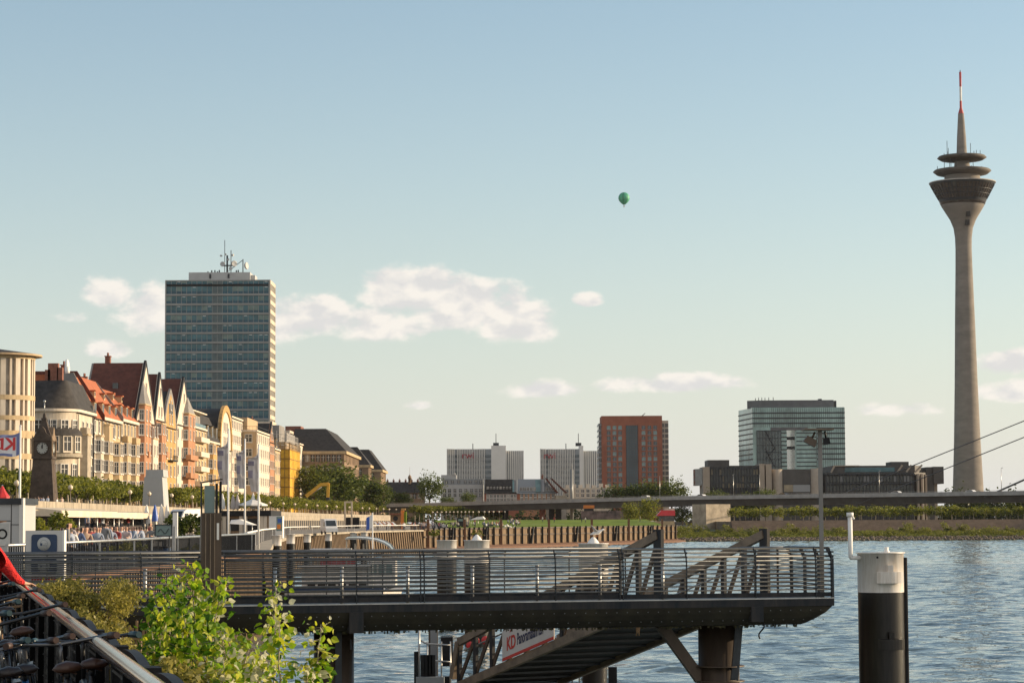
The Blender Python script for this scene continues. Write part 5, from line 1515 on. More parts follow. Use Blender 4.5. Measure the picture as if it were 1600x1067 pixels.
# lower plane trees past the bend, px 640-780
for k, px in enumerate(range(648, 782, 7)):
    p = at(px, 815, 962+k*1.5); p.z = 6.6-(.9*k/20)
    plant_tree(p, PT[k % 6], 'clipped plane tree in the far row past the bend of the promenade', 'clipped plane trees past the bend', (1.15 if px < 715 else .95)-.12*(px > 745))
BT = []
for v in range(4):
    rg = random.Random(40+v)
    bl = [(0,0,8.2,4.6,4.6,4.4)]+[(rg.uniform(-3.6,3.6),rg.uniform(-3.6,3.6),rg.uniform(4.5,11),2.2,2.2,1.9) for _ in range(8)]
    BT.append((crown_mesh('crown', bl, 2600, .62, 'dark_leaf', 50+v), trunk_mesh(4.5,.4,.25,6,'bark',v)))
def big_tree(px, ytop, ybase, D, label, v=0, wf=1.0, name='broadleaf_tree', leafset=None, zb=None):
    zt = zz(ytop, D, px); zb_ = zb if zb is not None else zz(ybase, D, px)
    s = (zt-zb_)/13.2
    t = plant_tree((xx(px,D),D,zb_), (leafset or BT)[v % 4], label, None, s, name)
    t.scale = (s*wf,s*wf,s)
    return t
big_tree(517, 722, 806, 880, 'very large dark tree in front of the brown office block', 0, 1.55)
big_tree(494, 733, 806, 868, 'dark round tree behind the yellow excavator arm', 1, 1.1)
big_tree(540, 738, 806, 890, 'dark tree standing under the lit side of the brown block', 2, 1.2)
big_tree(572, 741, 808, 930, 'broad dark tree before the smaller brown blocks', 3, 1.2)
big_tree(591, 750, 808, 930, 'dark tree at the end of the brown office blocks', 1, 1.0)
big_tree(671, 737, 800, 1080, 'tall loose tree standing alone before the white apartment house', 2, .85)
big_tree(615, 768, 800, 1080, 'low tree under the domed turret', 0, 1.2)
big_tree(632, 769, 800, 1080, 'small round tree beside the low dark building', 3, 1.2)
big_tree(731, 767, 800, 1130, 'small pale tree in front of the white apartment house', 1, 1.0)
big_tree(700, 775, 800, 1110, 'low tree at the corner of the white apartment house', 0, 1.3)
for (px, y, w_, lab) in ((964,757,1.5,'dark tree below the glass strip of the brick tower'),(978,760,1.3,'low dark tree beside the brick tower foot'),(1009,749,1.45,'bushy dark tree before the brick tower'),(1026,752,1.3,'round dark tree under the brick tower corner'),(1050,746,1.15,'olive green tree right of the brick tower'.replace('right of','beyond the lit side of')),(1118,764,1.4,'low tree before the parliament windows'),(1196,763,1.4,'low tree before the stone drum of the parliament'),(1165,768,1.4,'small tree on the bank before the parliament')):
    big_tree(px, y, 806, 1060, lab, int(px), w_*.95)
WT = []
for v in range(2):
    rg = random.Random(80+v)
    bl = [(0,0,7.5,4.2,4.2,5.2)]+[(rg.uniform(-3,3),rg.uniform(-3,3),rg.uniform(3.5,11),2,2,2.4) for _ in range(8)]
    WT.append((crown_mesh('crown', bl, 2600, .6, 'shrub_leaf' if v else 'plane_leaf', 90+v), trunk_mesh(4,.35,.2,5,'bark',v)))
big_tree(986, 785, 829, 850, 'round willow on the bank beside the boat-shaped kiosk', 0, 1.05, 'willow_tree', WT*2, 3.0)
big_tree(1014, 778, 829, 840, 'tall narrow willow shading the red roofed kiosk', 0, .95, 'willow_tree', WT*2, 3.0)
big_tree(1066, 787, 829, 905, 'small dark tree under the bridge beside its pier', 1, 1.1, 'broadleaf_tree', None, 3)
# row on the far bank
FT = []
for v in range(4):
    rg = random.Random(60+v)
    bl = [(0,0,3.1,2.3,2.3,1.5)]+[(rg.uniform(-1.5,1.5),rg.uniform(-1.5,1.5),rg.uniform(2.4,4.0),1.0,1.0,.8) for _ in range(4)]
    FT.append((crown_mesh('crown', bl, 420, .55, 'plane_leaf', 70+v), trunk_mesh(2.4,.13,.09,4,'pale_bark',v)))
px = 1147; k = 0
while px < 1612:
    p = at(px, 812, 762+rnd(-3,3)); p.z = 5.74
    plant_tree(p, FT[k % 4], 'small round plane tree in the row on top of the far bank wall', 'plane trees on the far bank', rnd(.82,1.0)); px += 17.5+rnd(-1.5,1.5); k += 1
px = 1156
while px < 1612:
    p = at(px, 812, 785+rnd(-3,3)); p.z = 5.74
    plant_tree(p, FT[k % 4], 'plane tree in the second row on the far bank under the bridge', 'plane trees on the far bank', rnd(.95,1.15)); px += 21+rnd(-2,2); k += 1
# dark wood behind the bridge arches, far beyond
bl = []
rg = random.Random(5)
for px in list(range(585, 1700, 9))+list(range(1470, 1700, 4)):
    D = 1230 if px > 1090 else 1120
    p = at(px+rg.uniform(-4,4), 806, D+rg.uniform(-15,15)); h = rg.uniform(2.5,4.5) if px < 1480 else rg.uniform(5,9)
    bl.append((p.x,p.y,4.5+h*.9,rg.uniform(3,5),4,h))
o = MB(); me = crown_mesh('far_treeline', bl, 16000, 1.6, 'far_leaf', 3)
ob_ = bpy.data.objects.new('far_treeline', me); COL.objects.link(ob_); struct(ob_, 'stuff')
# shrubs on the far bank
SH = []
for v in range(5):
    rg = random.Random(20+v)
    bl = [(rg.uniform(-1.6,1.6),rg.uniform(-1,1),rg.uniform(.5,1.6),rg.uniform(.8,1.5),1.0,rg.uniform(.7,1.5)) for _ in range(5)]
    SH.append(crown_mesh('shrub', bl, 420, .38, 'shrub_leaf', 30+v))
SH.append(crown_mesh('shrub', [(rg.uniform(-2,2),rg.uniform(-1,1),rg.uniform(.6,1.8),1.3,1.1,1.2) for _ in range(6)], 500, .4, 'dark_leaf', 39))
for k in range(86):
    f = k/86; px = 1050+f*560+rnd(-8,8)
    big = random.random() < .3
    D = rnd(706,738) if px > 1150 else rnd(705,770)
    z = .55+1.35*(D-698)/24 if D < 722 else 1.9+.7*(D-722)/20 if D < 742 else 2.6+.6*(D-742)/58
    o = bpy.data.objects.new('shrub', SH[random.choice((0,1,2,3,4,0,1,2,3,4,5))]); o.location = (xx(px,D), D, z-.2); s = rnd(.75,1.25) if big else rnd(.4,.85)
    if px < 1160: s *= 1.2
    o.scale = (s*1.1,s,s); o.rotation_euler = (0,0,rnd(0,6.28)); COL.objects.link(o)
    tag(o, 'wild green shrub on the sloping far river bank', 'shrub', 'wild shrubs on the far bank')
# loose grass and stones on the bank (uncountable)
g = MB()
for k in range(5200):
    px = rnd(1040,1610); D = rnd(703,740); z = .55+1.35*(D-698)/24 if D < 722 else 1.9+.7*(D-722)/20
    x = xx(px,D); h = rnd(.15,.6); w_ = rnd(.3,.7)
    g._add([(x-w_,D,z-.05),(x+w_,D+rnd(-.2,.2),z-.05),(x+rnd(-.3,.3),D+rnd(-.1,.1),z+h)], [(0,1,2)])
struct(g.build('bank_grass', 'shrub_leaf'), 'stuff')
g = MB()
for k in range(1500):
    px = rnd(1030,1610); D = rnd(693,706); z = (D-689)*.07
    p = (xx(px,D),D,z); s = rnd(.15,.5); g.ball(p, s, 5, sq=(1.3,1,.7))
struct(g.build('bank_rubble', mat('rubble', (0.12,0.095,0.07), .95, scale=.8, var=.5)), 'stuff')

# ------------------------------------------------------------------ globe lamps of the promenade
mat('globe_glass', (0.70, 0.58, 0.42), .25, scale=1, var=.1)
g = MB(); g.tube([(0,0,0),(0,0,3.0)], [.09,.06], 8); g.tube([(0,0,2.95),(0,0,3.1)], .12, 8); lpole = g.mesh('pole', 'steel_tan')
g = MB(); g.ball((0,0,3.38), .36, 12); g.tube([(0,0,3.72),(0,0,3.8)], [.2,.04], 8); lglobe = g.mesh('globe', 'globe_glass')
LAMPS = [26,110,203,233,268,300,335,372,421,442,460,478,495,510,525,545,565,576,587,598,607,618,643]
for px in LAMPS:
    lo, hi = 250, 1010
    for _ in range(40):
        md = (lo+hi)/2
        if 800+lamp_x(md)*FPX/md < px: lo = md
        else: hi = md
    D = lo
    t = thing('globe_lamp', 'globe lamp on a slim post along the promenade, in the long even row', 'lamp', (lamp_x(D), D, UP), 'globe lamps along the promenade')
    t.scale = (1,1,1) if D < 900 else (1.05,1.05,1.0)
    put(lpole, 'pole', t, (0,0,0)); put(lglobe, 'globe', t, (0,0,0))
for px in (676,683,690,697,703,709,715,721,727,733,739,748,757,764,771,780,789):
    p = at(px, 812, 945); p.z = 6.5
    t = thing('globe_lamp', 'small far globe lamp in the row beside the lawn and bridge', 'lamp', p, 'globe lamps past the bend')
    put(lpole, 'pole', t, (0,0,0)); put(lglobe, 'globe', t, (0,0,0))

# ------------------------------------------------------------------ clock tower
mat('basalt', (0.075, 0.055, 0.042), .9, scale=1.2, var=.35, bump=.5, bscale=4)
mat('basalt_pale_sunlit', (0.20, 0.14, 0.09), .9, scale=1.2, var=.35)  # pale stone; on the right gable and edge it paints sunlight
mat('clock_face', (0.36, 0.36, 0.33), .6, scale=2, var=.08)
CD = 320
u = S(CD)
cb = at(68, 792, CD); cb.z = UP
ct = thing('clock_tower', 'dark brown stone clock tower with a white round clock face and curved gables', 'clock tower', cb)
def cz(y): return zz(y, CD, 68)
def frus(g, w0, w1, z0, z1, mi=0):
    a = w0*u/2; b = w1*u/2
    g.loft([(cb.x-a,cb.y-a,z0),(cb.x+a,cb.y-a,z0),(cb.x+a,cb.y+a,z0),(cb.x-a,cb.y+a,z0)],[(cb.x-b,cb.y-b,z1),(cb.x+b,cb.y-b,z1),(cb.x+b,cb.y+b,z1),(cb.x-b,cb.y+b,z1)], mi)
g = MB(); frus(g,44,42,UP,cz(786)); frus(g,39,29,cz(786)+.001,cz(717)); frus(g,33,33,cz(717)+.001,cz(713)); g.build('shaft', 'basalt', ct)
g = MB(); frus(g,28,28,cz(713)+.001,cz(686)); hd = g.build('clock_head', 'basalt', ct)
g = MB(); frus(g,30,24,cz(686)+.001,cz(679)); frus(g,24,14,cz(679)+.001,cz(668)); frus(g,14,7,cz(668)+.001,cz(656)); frus(g,8,8,cz(656)+.001,cz(653)); frus(g,5,3,cz(653)+.001,cz(646)); rf = g.build('roof', 'basalt', ct)
for s, ax in ((-1,'y'),(1,'x')):
    pts = [(-15,686),(-15,689),(15,689),(15,686),(11,681),(6,677),(3,670),(0,667),(-3,670),(-6,677),(-11,681)]
    g = MB()
    if ax == 'y': g.loft([(cb.x+p*u,cb.y-15.5*u,cz(y)) for p,y in pts],[(cb.x+p*u,cb.y-8*u,cz(y)) for p,y in pts])
    else: g.loft([(cb.x+15.5*u,cb.y+p*u,cz(y)) for p,y in pts],[(cb.x+8*u,cb.y+p*u,cz(y)) for p,y in pts])
    g.build('gable', 'basalt' if ax == 'y' else 'basalt_pale_sunlit', rf)  # sun-side gable takes the paler stone as painted light
g = MB(); g.tube([(cb.x,cb.y,cz(646)),(cb.x,cb.y,cz(628))], .07, 6); g.ball((cb.x,cb.y,cz(627)), .2, 8); g.build('finial', 'galvanised', rf)
for sx_ in (-1,1):
    for sy_ in (-1,1):
        g = MB(); c_ = (cb.x+sx_*15*u, cb.y+sy_*15*u)
        g.lathe([(1.6*u,cz(716)),(1.6*u,cz(690)),(2.2*u,cz(689)),(.2*u,cz(680))], 8, (*c_,0)); g.build('corner_shaft', 'basalt_pale_sunlit', hd)
for face in (0,1):
    g = MB()
    g.M = Matrix.Translation((cb.x,cb.y,cz(700.5))) @ Matrix.Rotation(PI/2*face, 4, 'Z') @ Matrix.Translation((0,-14.05*u,0)) @ Matrix.Rotation(PI/2, 4, 'X')
    g.lathe([(8.6*u,.02),(9.4*u,.12),(8.6*u,.14)], 28, mi=2); g.lathe([(0,.09),(8.6*u,.09)], 28, mi=0)
    for h in range(12):
        a = h*PI/6; r1, r2 = 6.6*u, 8.1*u
        g.bar((r1*math.sin(a),r1*math.cos(a),.11),(r2*math.sin(a),r2*math.cos(a),.11),.085,.02,1)
    for (a, l, wd) in ((R(2),6.2*u,.12),(R(-4),4.2*u,.16)):
        g.bar((-.5*u*math.sin(a),-.5*u*math.cos(a),.135),(l*math.sin(a),l*math.cos(a),.135),wd,.02,1)
    g.build('clock_dial', ['clock_face','steel_black','basalt'], hd)
g = MB()
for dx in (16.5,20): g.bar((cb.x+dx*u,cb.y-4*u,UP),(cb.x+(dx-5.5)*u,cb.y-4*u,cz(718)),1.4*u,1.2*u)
g.build('buttress', 'basalt_pale_sunlit', ct)  # paler bars put the lit right edge into the colour

# monument, kiosks and everything on the promenade
MD = 425; u = S(MD); mb_ = at(240, 798, MD); mb_.z = UP
mz = lambda y: zz(y, MD, 240); mX = lambda p: xx(p, MD)
mt = thing('concrete_monument', 'grey wedge-shaped concrete block monument among the plane trees', 'monument', mb_)
g = MB(); g.loft([(mX(221),MD,UP),(mX(256.5),MD,UP),(mX(256.5),MD+6.5,UP),(mX(221),MD+6.5,UP)],[(mX(225),MD,mz(745)),(mX(253),MD,mz(745)),(mX(253),MD+6,mz(745)),(mX(225),MD+6,mz(745))])
g.build('base_block', 'hr_plant', mt)
MB().loft([(mX(226.5),MD+.1,mz(745)+.002),(mX(255),MD+.1,mz(745)+.002),(mX(255),MD+6,mz(745)+.002),(mX(226.5),MD+6,mz(745)+.002)],[(mX(227.5),MD+.2,mz(733.5)),(mX(254),MD+.2,mz(733.5)),(mX(254),MD+6,mz(733.5)),(mX(227.5),MD+6,mz(733.5))]).build('cap_block', 'hr_plant', mt)
# cafe awnings under the upper promenade
mat('canvas_cream', (0.62, 0.53, 0.40), .9, scale=.6, var=.15)
mat('canvas_white', (0.72, 0.69, 0.64), .85, scale=.6, var=.1)
mat('canvas_grey', (0.45, 0.40, 0.37), .85, scale=.8, var=.15)
def awning(lab, D0, D1, x0, x1, zt, m='canvas_cream', posts=4, dark=True):
    t = thing('cafe_awning', lab, 'awning', (x0, D0, LOW), 'cafe awnings along the promenade wall')
    g = MB(); g.loft([(x0,D0,zt),(x1,D0,zt-.35),(x1,D1,zt-.35),(x0,D1,zt)],[(x0,D0,zt+.12),(x1,D0,zt-.23),(x1,D1,zt-.23),(x0,D1,zt+.12)])
    g.box((x0,D0-.06,zt-.75),(x1,D0-.01,zt-.24)); g.box((x1+.01,D0,zt-.85),(x1+.06,D1,zt-.3))
    g.build('canopy', m, t)
    for i in range(posts):
        MB().tube([(x1-.3,lerp(D0+.5,D1-.5,i/(posts-1)),LOW),(x1-.3,lerp(D0+.5,D1-.5,i/(posts-1)),zt-.36)], .06, 6).build('post', 'galvanised', t)
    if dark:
        g = MB(); g.box((x0,D0+1,LOW),(x0+.3,D1-1,zt-.4)); g.build('shade_backing', 'recess_dark', t)  # dark sheet put in as the shade beneath the awning
awning('broad cream awning on posts below the clock tower', 226, 258, xx(36,226), xx(96,226), zz(793.5,226,60))
awning('long cream awning over the standing cafe guests', 268, 300, -52.5, xx(165,268), zz(797,268,120))
awning('cream awning at the far end of the cafe terrace', 303, 345, -52.5, xx(190,303), zz(799.5,303,180), posts=5)
# folded parasols and umbrellas
def folded(px, ytop, ybot, D, m, lab):
    zb, zt = zz(ybot,D,px), zz(ytop,D,px)
    t = thing('folded_parasol', lab, 'parasol', (xx(px,D), D, LOW), 'folded parasols on the quay')
    MB().tube([(xx(px,D),D,LOW),(xx(px,D),D,zt)], .05, 6).build('pole', 'galvanised', t)
    h = zt-zb
    MB().lathe([(.42,zb+.1*h),(.40,zb+.3*h),(.30,zb+.6*h),(.16,zb+.86*h),(.04,zt)], 10, (xx(px,D),D,0)).build('canopy', m, t)
folded(229,788,822,300,'canvas_white','white folded parasol closest to the cafe awning'); folded(242,788,817,305,'blue_paint','blue folded parasol among the white ones')
folded(252,787,822,300,'canvas_white','white folded parasol in front of the grey monument'); folded(261,788,822,300,'canvas_white','white folded parasol beside the lit edge of the monument')
for (px, y, m, lab) in ((347.5,770,'canvas_white','white folded parasol on the raised terrace beside the tall flagpole'),(364,772,'canvas_grey','beige folded parasol beside the open white umbrella'),(371,772,'canvas_grey','second beige folded parasol touching the open umbrella'),(395.5,769,'canvas_white','tall white folded parasol between two flagpoles'),(404,771,'canvas_grey','beige folded parasol behind the last flagpole')):
    D = 345
    t = thing('folded_parasol', lab, 'parasol', (xx(px,D), D, zz(798,D,px)), 'folded parasols on the terrace')
    zb, zt = zz(796,D,px), zz(y,D,px); h = zt-zb
    MB().lathe([(.36,zb+.05*h),(.38,zb+.3*h),(.28,zb+.6*h),(.14,zb+.86*h),(.03,zt)], 10, (xx(px,D),D,0)).build('canopy', m, t)
    MB().tube([(xx(px,D),D,zb-.2),(xx(px,D),D,zt)], .05, 6).build('pole', 'galvanised', t)
def umbrella(px, ytop, yedge, half_px, D, zb, lab, m='canvas_white', n=8, group=None):
    c_ = (xx(px,D), D, 0); w_ = half_px*S(D); zt, ze = zz(ytop,D,px), zz(yedge,D,px)
    t = thing('umbrella', lab, 'umbrella', (c_[0], D, zb), group)
    MB().lathe([(0,zt),(w_*.5,lerp(ze,zt,.45)),(w_,ze),(w_,ze-.2)], n, c_, smooth=False).build('canopy', m, t)
    MB().tube([(c_[0],D,zb),(c_[0],D,zt)], .05, 6).build('pole', 'galvanised', t)
    return t
umbrella(395, 778.5, 788, 23, 345, zz(798,345,395), 'large open white umbrella on the raised cafe terrace')
# raised terrace building behind the flagpoles
D = 340; cp = thing('terrace_pavilion', 'flat-roofed cafe pavilion with a black roof terrace behind the three flagpoles', 'pavilion', (xx(385,D), D, LOW))
MB().box((xx(346,D),D,LOW),(xx(423,D),D+14,zz(806,D,385))).build('wall', 'timber', cp)
MB().box((xx(344,D),D-.6,zz(806,D,385)+.002),(xx(424,D),D+14.5,zz(797.5,D,385))).build('roof_terrace', 'steel_black', cp)
for px in (346,351,377,384,409,415,423): g = MB(); g.box((xx(px,D)-.25,D-.5,LOW),(xx(px,D)+.25,D-.1,zz(806,D,385))); g.build('post', 'plaster_white', cp)
g = MB(); g.box((xx(352,D),D-.06,zz(829,D,385)),(xx(375,D),D-.02,zz(810,D,385))); g.build('opening_shade', 'recess_dark', cp); g = MB(); g.box((xx(387,D),D-.06,zz(829,D,385)),(xx(406,D),D-.02,zz(810,D,385))); g.build('opening_shade', 'recess_dark', cp)  # dark plates paint the shade of the open bays
t = thing('marquee', 'white sloping marquee in front of the dark cafe pavilion', 'tent', (xx(378,320), 320, LOW))
g = MB(); D = 320
g.loft([(xx(360,D),D-1,zz(818,D,370)),(xx(396,D),D-1,zz(820,D,390)),(xx(396,D),D+5,zz(820,D,390)),(xx(360,D),D+5,zz(818,D,370))],[(xx(361,D),D,zz(812,D,370)),(xx(374,D),D,zz(811,D,370)),(xx(374,D),D+4,zz(811,D,370)),(xx(361,D),D+4,zz(812,D,370))]); g.build('canopy', 'canvas_white', t)
for px in (361,395): g = MB(); g.tube([(xx(px,D),D-.8,LOW),(xx(px,D),D-.8,zz(819,D,370))], .06, 6); g.build('post', 'galvanised', t)
# poster box
D = 240; t = thing('poster_box', 'pale advertising box with a colourful poster on its lit side above the mooring piles', 'poster box', (xx(431,D), D, LOW))
MB().box((xx(420.5,D),D,LOW),(xx(441.5,D),D+1.6,zz(806,D,430))).build('housing', 'canvas_white', t)
g = MB(); g.box((xx(432,D),D-.03,zz(829,D,430)),(xx(441,D),D-.005,zz(807,D,430)),0); g.box((xx(433,D),D-.05,zz(826,D,430)),(xx(439,D),D-.032,zz(819,D,430)),1); g.box((xx(434,D),D-.05,zz(816,D,430)),(xx(440,D),D-.032,zz(810,D,430)),2)
g.build('poster', ['glass_teal_light','orange_paint','blue_paint'], t)
# vans
mat('van_white', (0.72, 0.70, 0.67), .35, scale=1, var=.05)
def van(px, D, rz, lab, sc=1.0, z=LOW):
    t = thing('van', lab, 'van', (xx(px,D), D, z), 'white vans on the quay')
    t.rotation_euler = (0,0,rz); t.scale = (sc,)*3
    me_b = MB(); prof = [(-2.6,.45),(2.6,.45),(2.6,1.05),(2.1,1.35),(1.35,2.35),(.9,2.55),(-2.55,2.6),(-2.6,2.4)]
    me_b.loft([(x,-1,z_) for x,z_ in prof],[(x,1,z_) for x,z_ in prof])
    put(me_b.mesh('body','van_white'), 'body', t, (0,0,0))
    gl = MB(); gl.slab([(2.06,-.85,1.42),(2.06,.85,1.42),(1.42,.8,2.3),(1.42,-.8,2.3)], (.05,0,.03))
    for s in (-1,1): gl.box((.5,s*1.005-.01,1.4),(1.35,s*1.005+.01,2.05))
    put(gl.mesh('windscreen','glass_dark'), 'windscreen', t, (0,0,0))
    for x in (-1.6,1.6):
        for s in (-1,1):
            w_ = MB(); w_.tube([(x,s*.82,.36),(x,s*1.02,.36)], .36, 12); put(w_.mesh('wheel','tyre'), 'wheel', t, (0,0,0))
    return t
van(287, 300, R(-115), 'white van among bushes behind the folded parasols', 1.0, 5.2)
van(514, 345, R(-75), 'white van parked at the quay below the stone parapet', .85)
# excavator
D = 800; e0 = at(500, 812, D); e0.z = UP
t = thing('excavator', 'yellow excavator raising its bent arm above the plane trees', 'excavator', e0)
eX = lambda p: xx(p,D); eZ = lambda y: zz(y,D,500)
g = MB(); g.bar((eX(478),D,eZ(775)),(eX(501),D,eZ(757)),1.0,1.6,up=(0,1,0)); g.bar((eX(500),D,eZ(757)),(eX(513),D,eZ(756)),1.1,1.5,up=(0,1,0)); g.build('boom', 'yellow_paint', t)
g = MB(); g.bar((eX(513),D,eZ(754.5)),(eX(512),D,eZ(777)),.9,1.0,up=(0,1,0)); g.build('stick', 'yellow_paint', t)
g = MB(); g.tube([(eX(485),D+.6,eZ(773)),(eX(502),D+.6,eZ(760))], .25, 6); g.build('hydraulic_ram', 'galvanised', t)
g = MB(); g.loft([(eX(509),D-.7,eZ(777)),(eX(515),D-.7,eZ(777)),(eX(515),D+.7,eZ(777)),(eX(509),D+.7,eZ(777))],[(eX(511),D-.7,eZ(783)),(eX(516),D-.7,eZ(782)),(eX(516),D+.7,eZ(782)),(eX(511),D+.7,eZ(783))][::1]); g.build('bucket', 'steel_dark', t)
g = MB(); g.box((eX(470),D-1.5,UP+1.2),(eX(482),D+1.5,UP+3.4)); g.box((eX(478),D-1.4,UP+3.4),(eX(484),D+.3,UP+5)); g.build('cab', 'yellow_paint', t)
g = MB(); g.box((eX(469),D-1.6,UP),(eX(484),D-.9,UP+1.1)); g.box((eX(469),D+.9,UP),(eX(484),D+1.6,UP+1.1)); g.build('track', 'steel_black', t)
# white goal-like frame on the parapet
D = 690; t = thing('steel_gate', 'pale square portal frame standing on the promenade parapet', 'gate frame', (xx(544,D), D, LOW))
g = MB(); 
for px in (539,549.5): g.box((xx(px,D)-.25,D,LOW),(xx(px,D)+.25,D+.4,zz(785.5,D,544)))
g.box((xx(539,D)-.25,D,zz(785.5,D,544)),(xx(549.5,D)+.25,D+.4,zz(784,D,544)+.2)); g.build('frame', 'plaster_white', t)
MB().box((xx(540.5,D),D+.1,zz(832,D,544)),(xx(561,D),D+3,zz(808,D,544))).build('dark_box', 'steel_black', t)
# timber stalls at the bend
D = 600; t = thing('timber_stall', 'orange timber stall with a round emblem and green side panel', 'stall', (xx(622,D), D, LOW))
sX = lambda p: xx(p,D); sZ = lambda y: zz(y,D,622)
MB().box((sX(610),D,LOW),(sX(626),D+3,sZ(804))).build('wall', 'timber', t)
g = MB(); g.box((sX(608.5),D-.5,sZ(804)+.01),(sX(627),D+3,sZ(801.5))); g.build('roof', 'brick_chimney', t)
g = MB(); g.box((sX(626.1),D-.2,LOW),(sX(631),D+2,sZ(797)),0); g.box((sX(631.05),D,sZ(819)),(sX(635),D+2,sZ(799)),1); g.box((sX(627),D-.3,sZ(797)+.01),(sX(634),D+1,sZ(794)),2); g.build('side_panel', ['orange_paint','lawn','plaster_ochre'], t)
g = MB(); g.M = Matrix.Translation((sX(618),D-.02,sZ(809.5))) @ Matrix.Rotation(PI/2,4,'X'); g.lathe([(0,.03),(.55,.03),(.62,0)], 16); g.build('emblem', 'steel_blue', t)
D = 580; t = thing('striped_canopy', 'low pale striped canopy over tables beside the timber stall', 'canopy', (xx(606,D), D, LOW))
g = MB(); k = 9
for i in range(k):
    a, b = lerp(588,619,i/k), lerp(588,619,(i+1)/k)
    g.loft([(xx(a,D)+.3,D,zz(821.5,D,606)),(xx(b,D)+.3,D,zz(821.5,D,606)),(xx(b,D)-.9,D+4,zz(815.5,D,606)),(xx(a,D)-.9,D+4,zz(815.5,D,606))],[(xx(a,D)+.3,D,zz(821,D,606)),(xx(b,D)+.3,D,zz(821,D,606)),(xx(b,D)-.9,D+4,zz(815,D,606)),(xx(a,D)-.9,D+4,zz(815,D,606))], i % 2)
g.build('canopy', ['canvas_white','sandstone_pink'], t)
for px in (589,604,619): g = MB(); g.tube([(xx(px,D),D+.3,LOW),(xx(px,D),D+.3,zz(821,D,606))], .07, 6); g.build('post', 'steel_tan', t)
for (a, b, y, lab, wm, rm) in ((641,655,817,'dark brown timber hut with a grey roof beside the railing','timber','roof_slate'),(656,668,818,'red brown timber hut with a peaked roof next to the grey roofed hut','brick_chimney','roof_tile_brown_shade')):
    D = 560; t = thing('timber_hut', lab, 'hut', (xx(a,D), D, LOW), 'timber huts at the bend')
    MB().box((xx(a,D),D,LOW),(xx(b,D),D+2.5,zz(y+2,D,650))).build('wall', wm, t)
    m_ = (a+b)/2; g = MB(); g.loft([(xx(a-1,D),D-.3,zz(y+2,D,650)+.01),(xx(b+1,D),D-.3,zz(y+2,D,650)+.01),(xx(m_,D),D-.3,zz(y-3,D,650))],[(xx(a-1,D),D+2.8,zz(y+2,D,650)+.01),(xx(b+1,D),D+2.8,zz(y+2,D,650)+.01),(xx(m_,D),D+2.8,zz(y-3,D,650))]); g.build('roof', rm, t)
    MB().box((xx(m_-2,D),D-.06,zz(829,D,650)),(xx(m_+2,D),D-.02,zz(821,D,650))).build('hatch_shade', 'recess_dark', t)  # dark plate paints the shade inside the hatch
D = 545; t = thing('toilet_container', 'grey container with large black letters beside the lawn', 'container', (xx(688,D), D, LOW)); tl = Vector(t.location)
MB().box((xx(677,D),D,LOW-.1),(xx(699,D),D+2.4,zz(819,D,688))).build('housing', 'apart_white', t)
o = put(text_mesh('WCC', 1.75, 'steel_black', .02, bold=.03), 'lettering', t, (.35,-.04,.85)); o.rotation_euler = (PI/2,0,0)
D = 600; t = thing('food_truck', 'teal and cream food truck parked on the lawn edge', 'truck', (xx(719,D), D, 4.7))
MB().box((xx(714,D),D,5.0),(xx(724.5,D),D+4,zz(808.5,D,719))).build('body', 'steel_blue', t); MB().box((xx(725,D),D,5.0),(xx(731,D),D+3,zz(808,D,719))).build('cab', 'plaster_bright', t)
MB().box((xx(716,D),D-.06,zz(814,D,719)),(xx(723,D),D-.02,zz(810.5,D,719))).build('window', 'glass_teal_light', t)
for px in (716,723,729): MB().tube([(xx(px,D),D-.02,5.0),(xx(px,D),D+.3,5.0)], .42, 10).build('wheel', 'tyre', t)
D = 605; t = thing('market_canopy', 'white ridged canopy over a stall beside the food truck', 'canopy', (xx(747,D), D, 4.8))
g = MB(); g.loft([(xx(735,D),D,zz(812,D,747)),(xx(757,D),D,zz(811,D,747)),(xx(759,D),D+3,zz(810,D,747)),(xx(735,D),D+3,zz(811,D,747))],[(xx(745,D),D+.5,zz(807.5,D,747)),(xx(754,D),D+.5,zz(806.5,D,747)),(xx(755,D),D+2.5,zz(806.5,D,747)),(xx(745,D),D+2.5,zz(807.5,D,747))]); g.build('canopy', 'canvas_white', t)
for px in (736,747,757): g = MB(); g.tube([(xx(px,D),D+.4,4.7),(xx(px,D),D+.4,zz(811,D,747))], .07, 6); g.build('post', 'galvanised', t)
for i in range(15):
    px = rnd(774,812); y = lerp(818,826,(px-774)/38)+rnd(-2,2); D = 585
    umbrella(px, y-2.2, y-.4, rnd(1.6,2.4), D+rnd(-8,20), LOW+.3, 'tiny white umbrella in the cluster on the lawn', 'canvas_white', 8, 'white umbrellas on the lawn')
# boat-shaped kiosk with a red roof, graffiti wall, small sheds near the bridge
D = 760; t = thing('boat_kiosk', 'cream kiosk with a red and white roof beneath the bridge', 'kiosk', (xx(1035,D), D, 3.2))
kX = lambda p: xx(p,D); kZ = lambda y: zz(y,D,1035)
MB().box((kX(1014),D,3),(kX(1054),D+6,kZ(814))).build('wall', 'plaster_cream', t)
MB().box((kX(1030),D+.3,kZ(814)+.01),(kX(1054),D+6,kZ(806))).build('upper_storey', 'house_glass', t)
g = MB(); g.loft([(kX(1026),D-.6,kZ(805.5)),(kX(1055),D-.6,kZ(805.5)),(kX(1055),D+6.5,kZ(805.5)),(kX(1026),D+6.5,kZ(805.5))],[(kX(1034),D+.5,kZ(797)),(kX(1055),D+.5,kZ(797)),(kX(1055),D+5,kZ(797)),(kX(1034),D+5,kZ(797))]); g.build('roof', 'red_paint', t)
MB().box((kX(1040),D+1,kZ(797)+.01),(kX(1054.5),D+4.5,kZ(794))).build('roof_cap', 'plaster_bright', t)
g = MB(); 
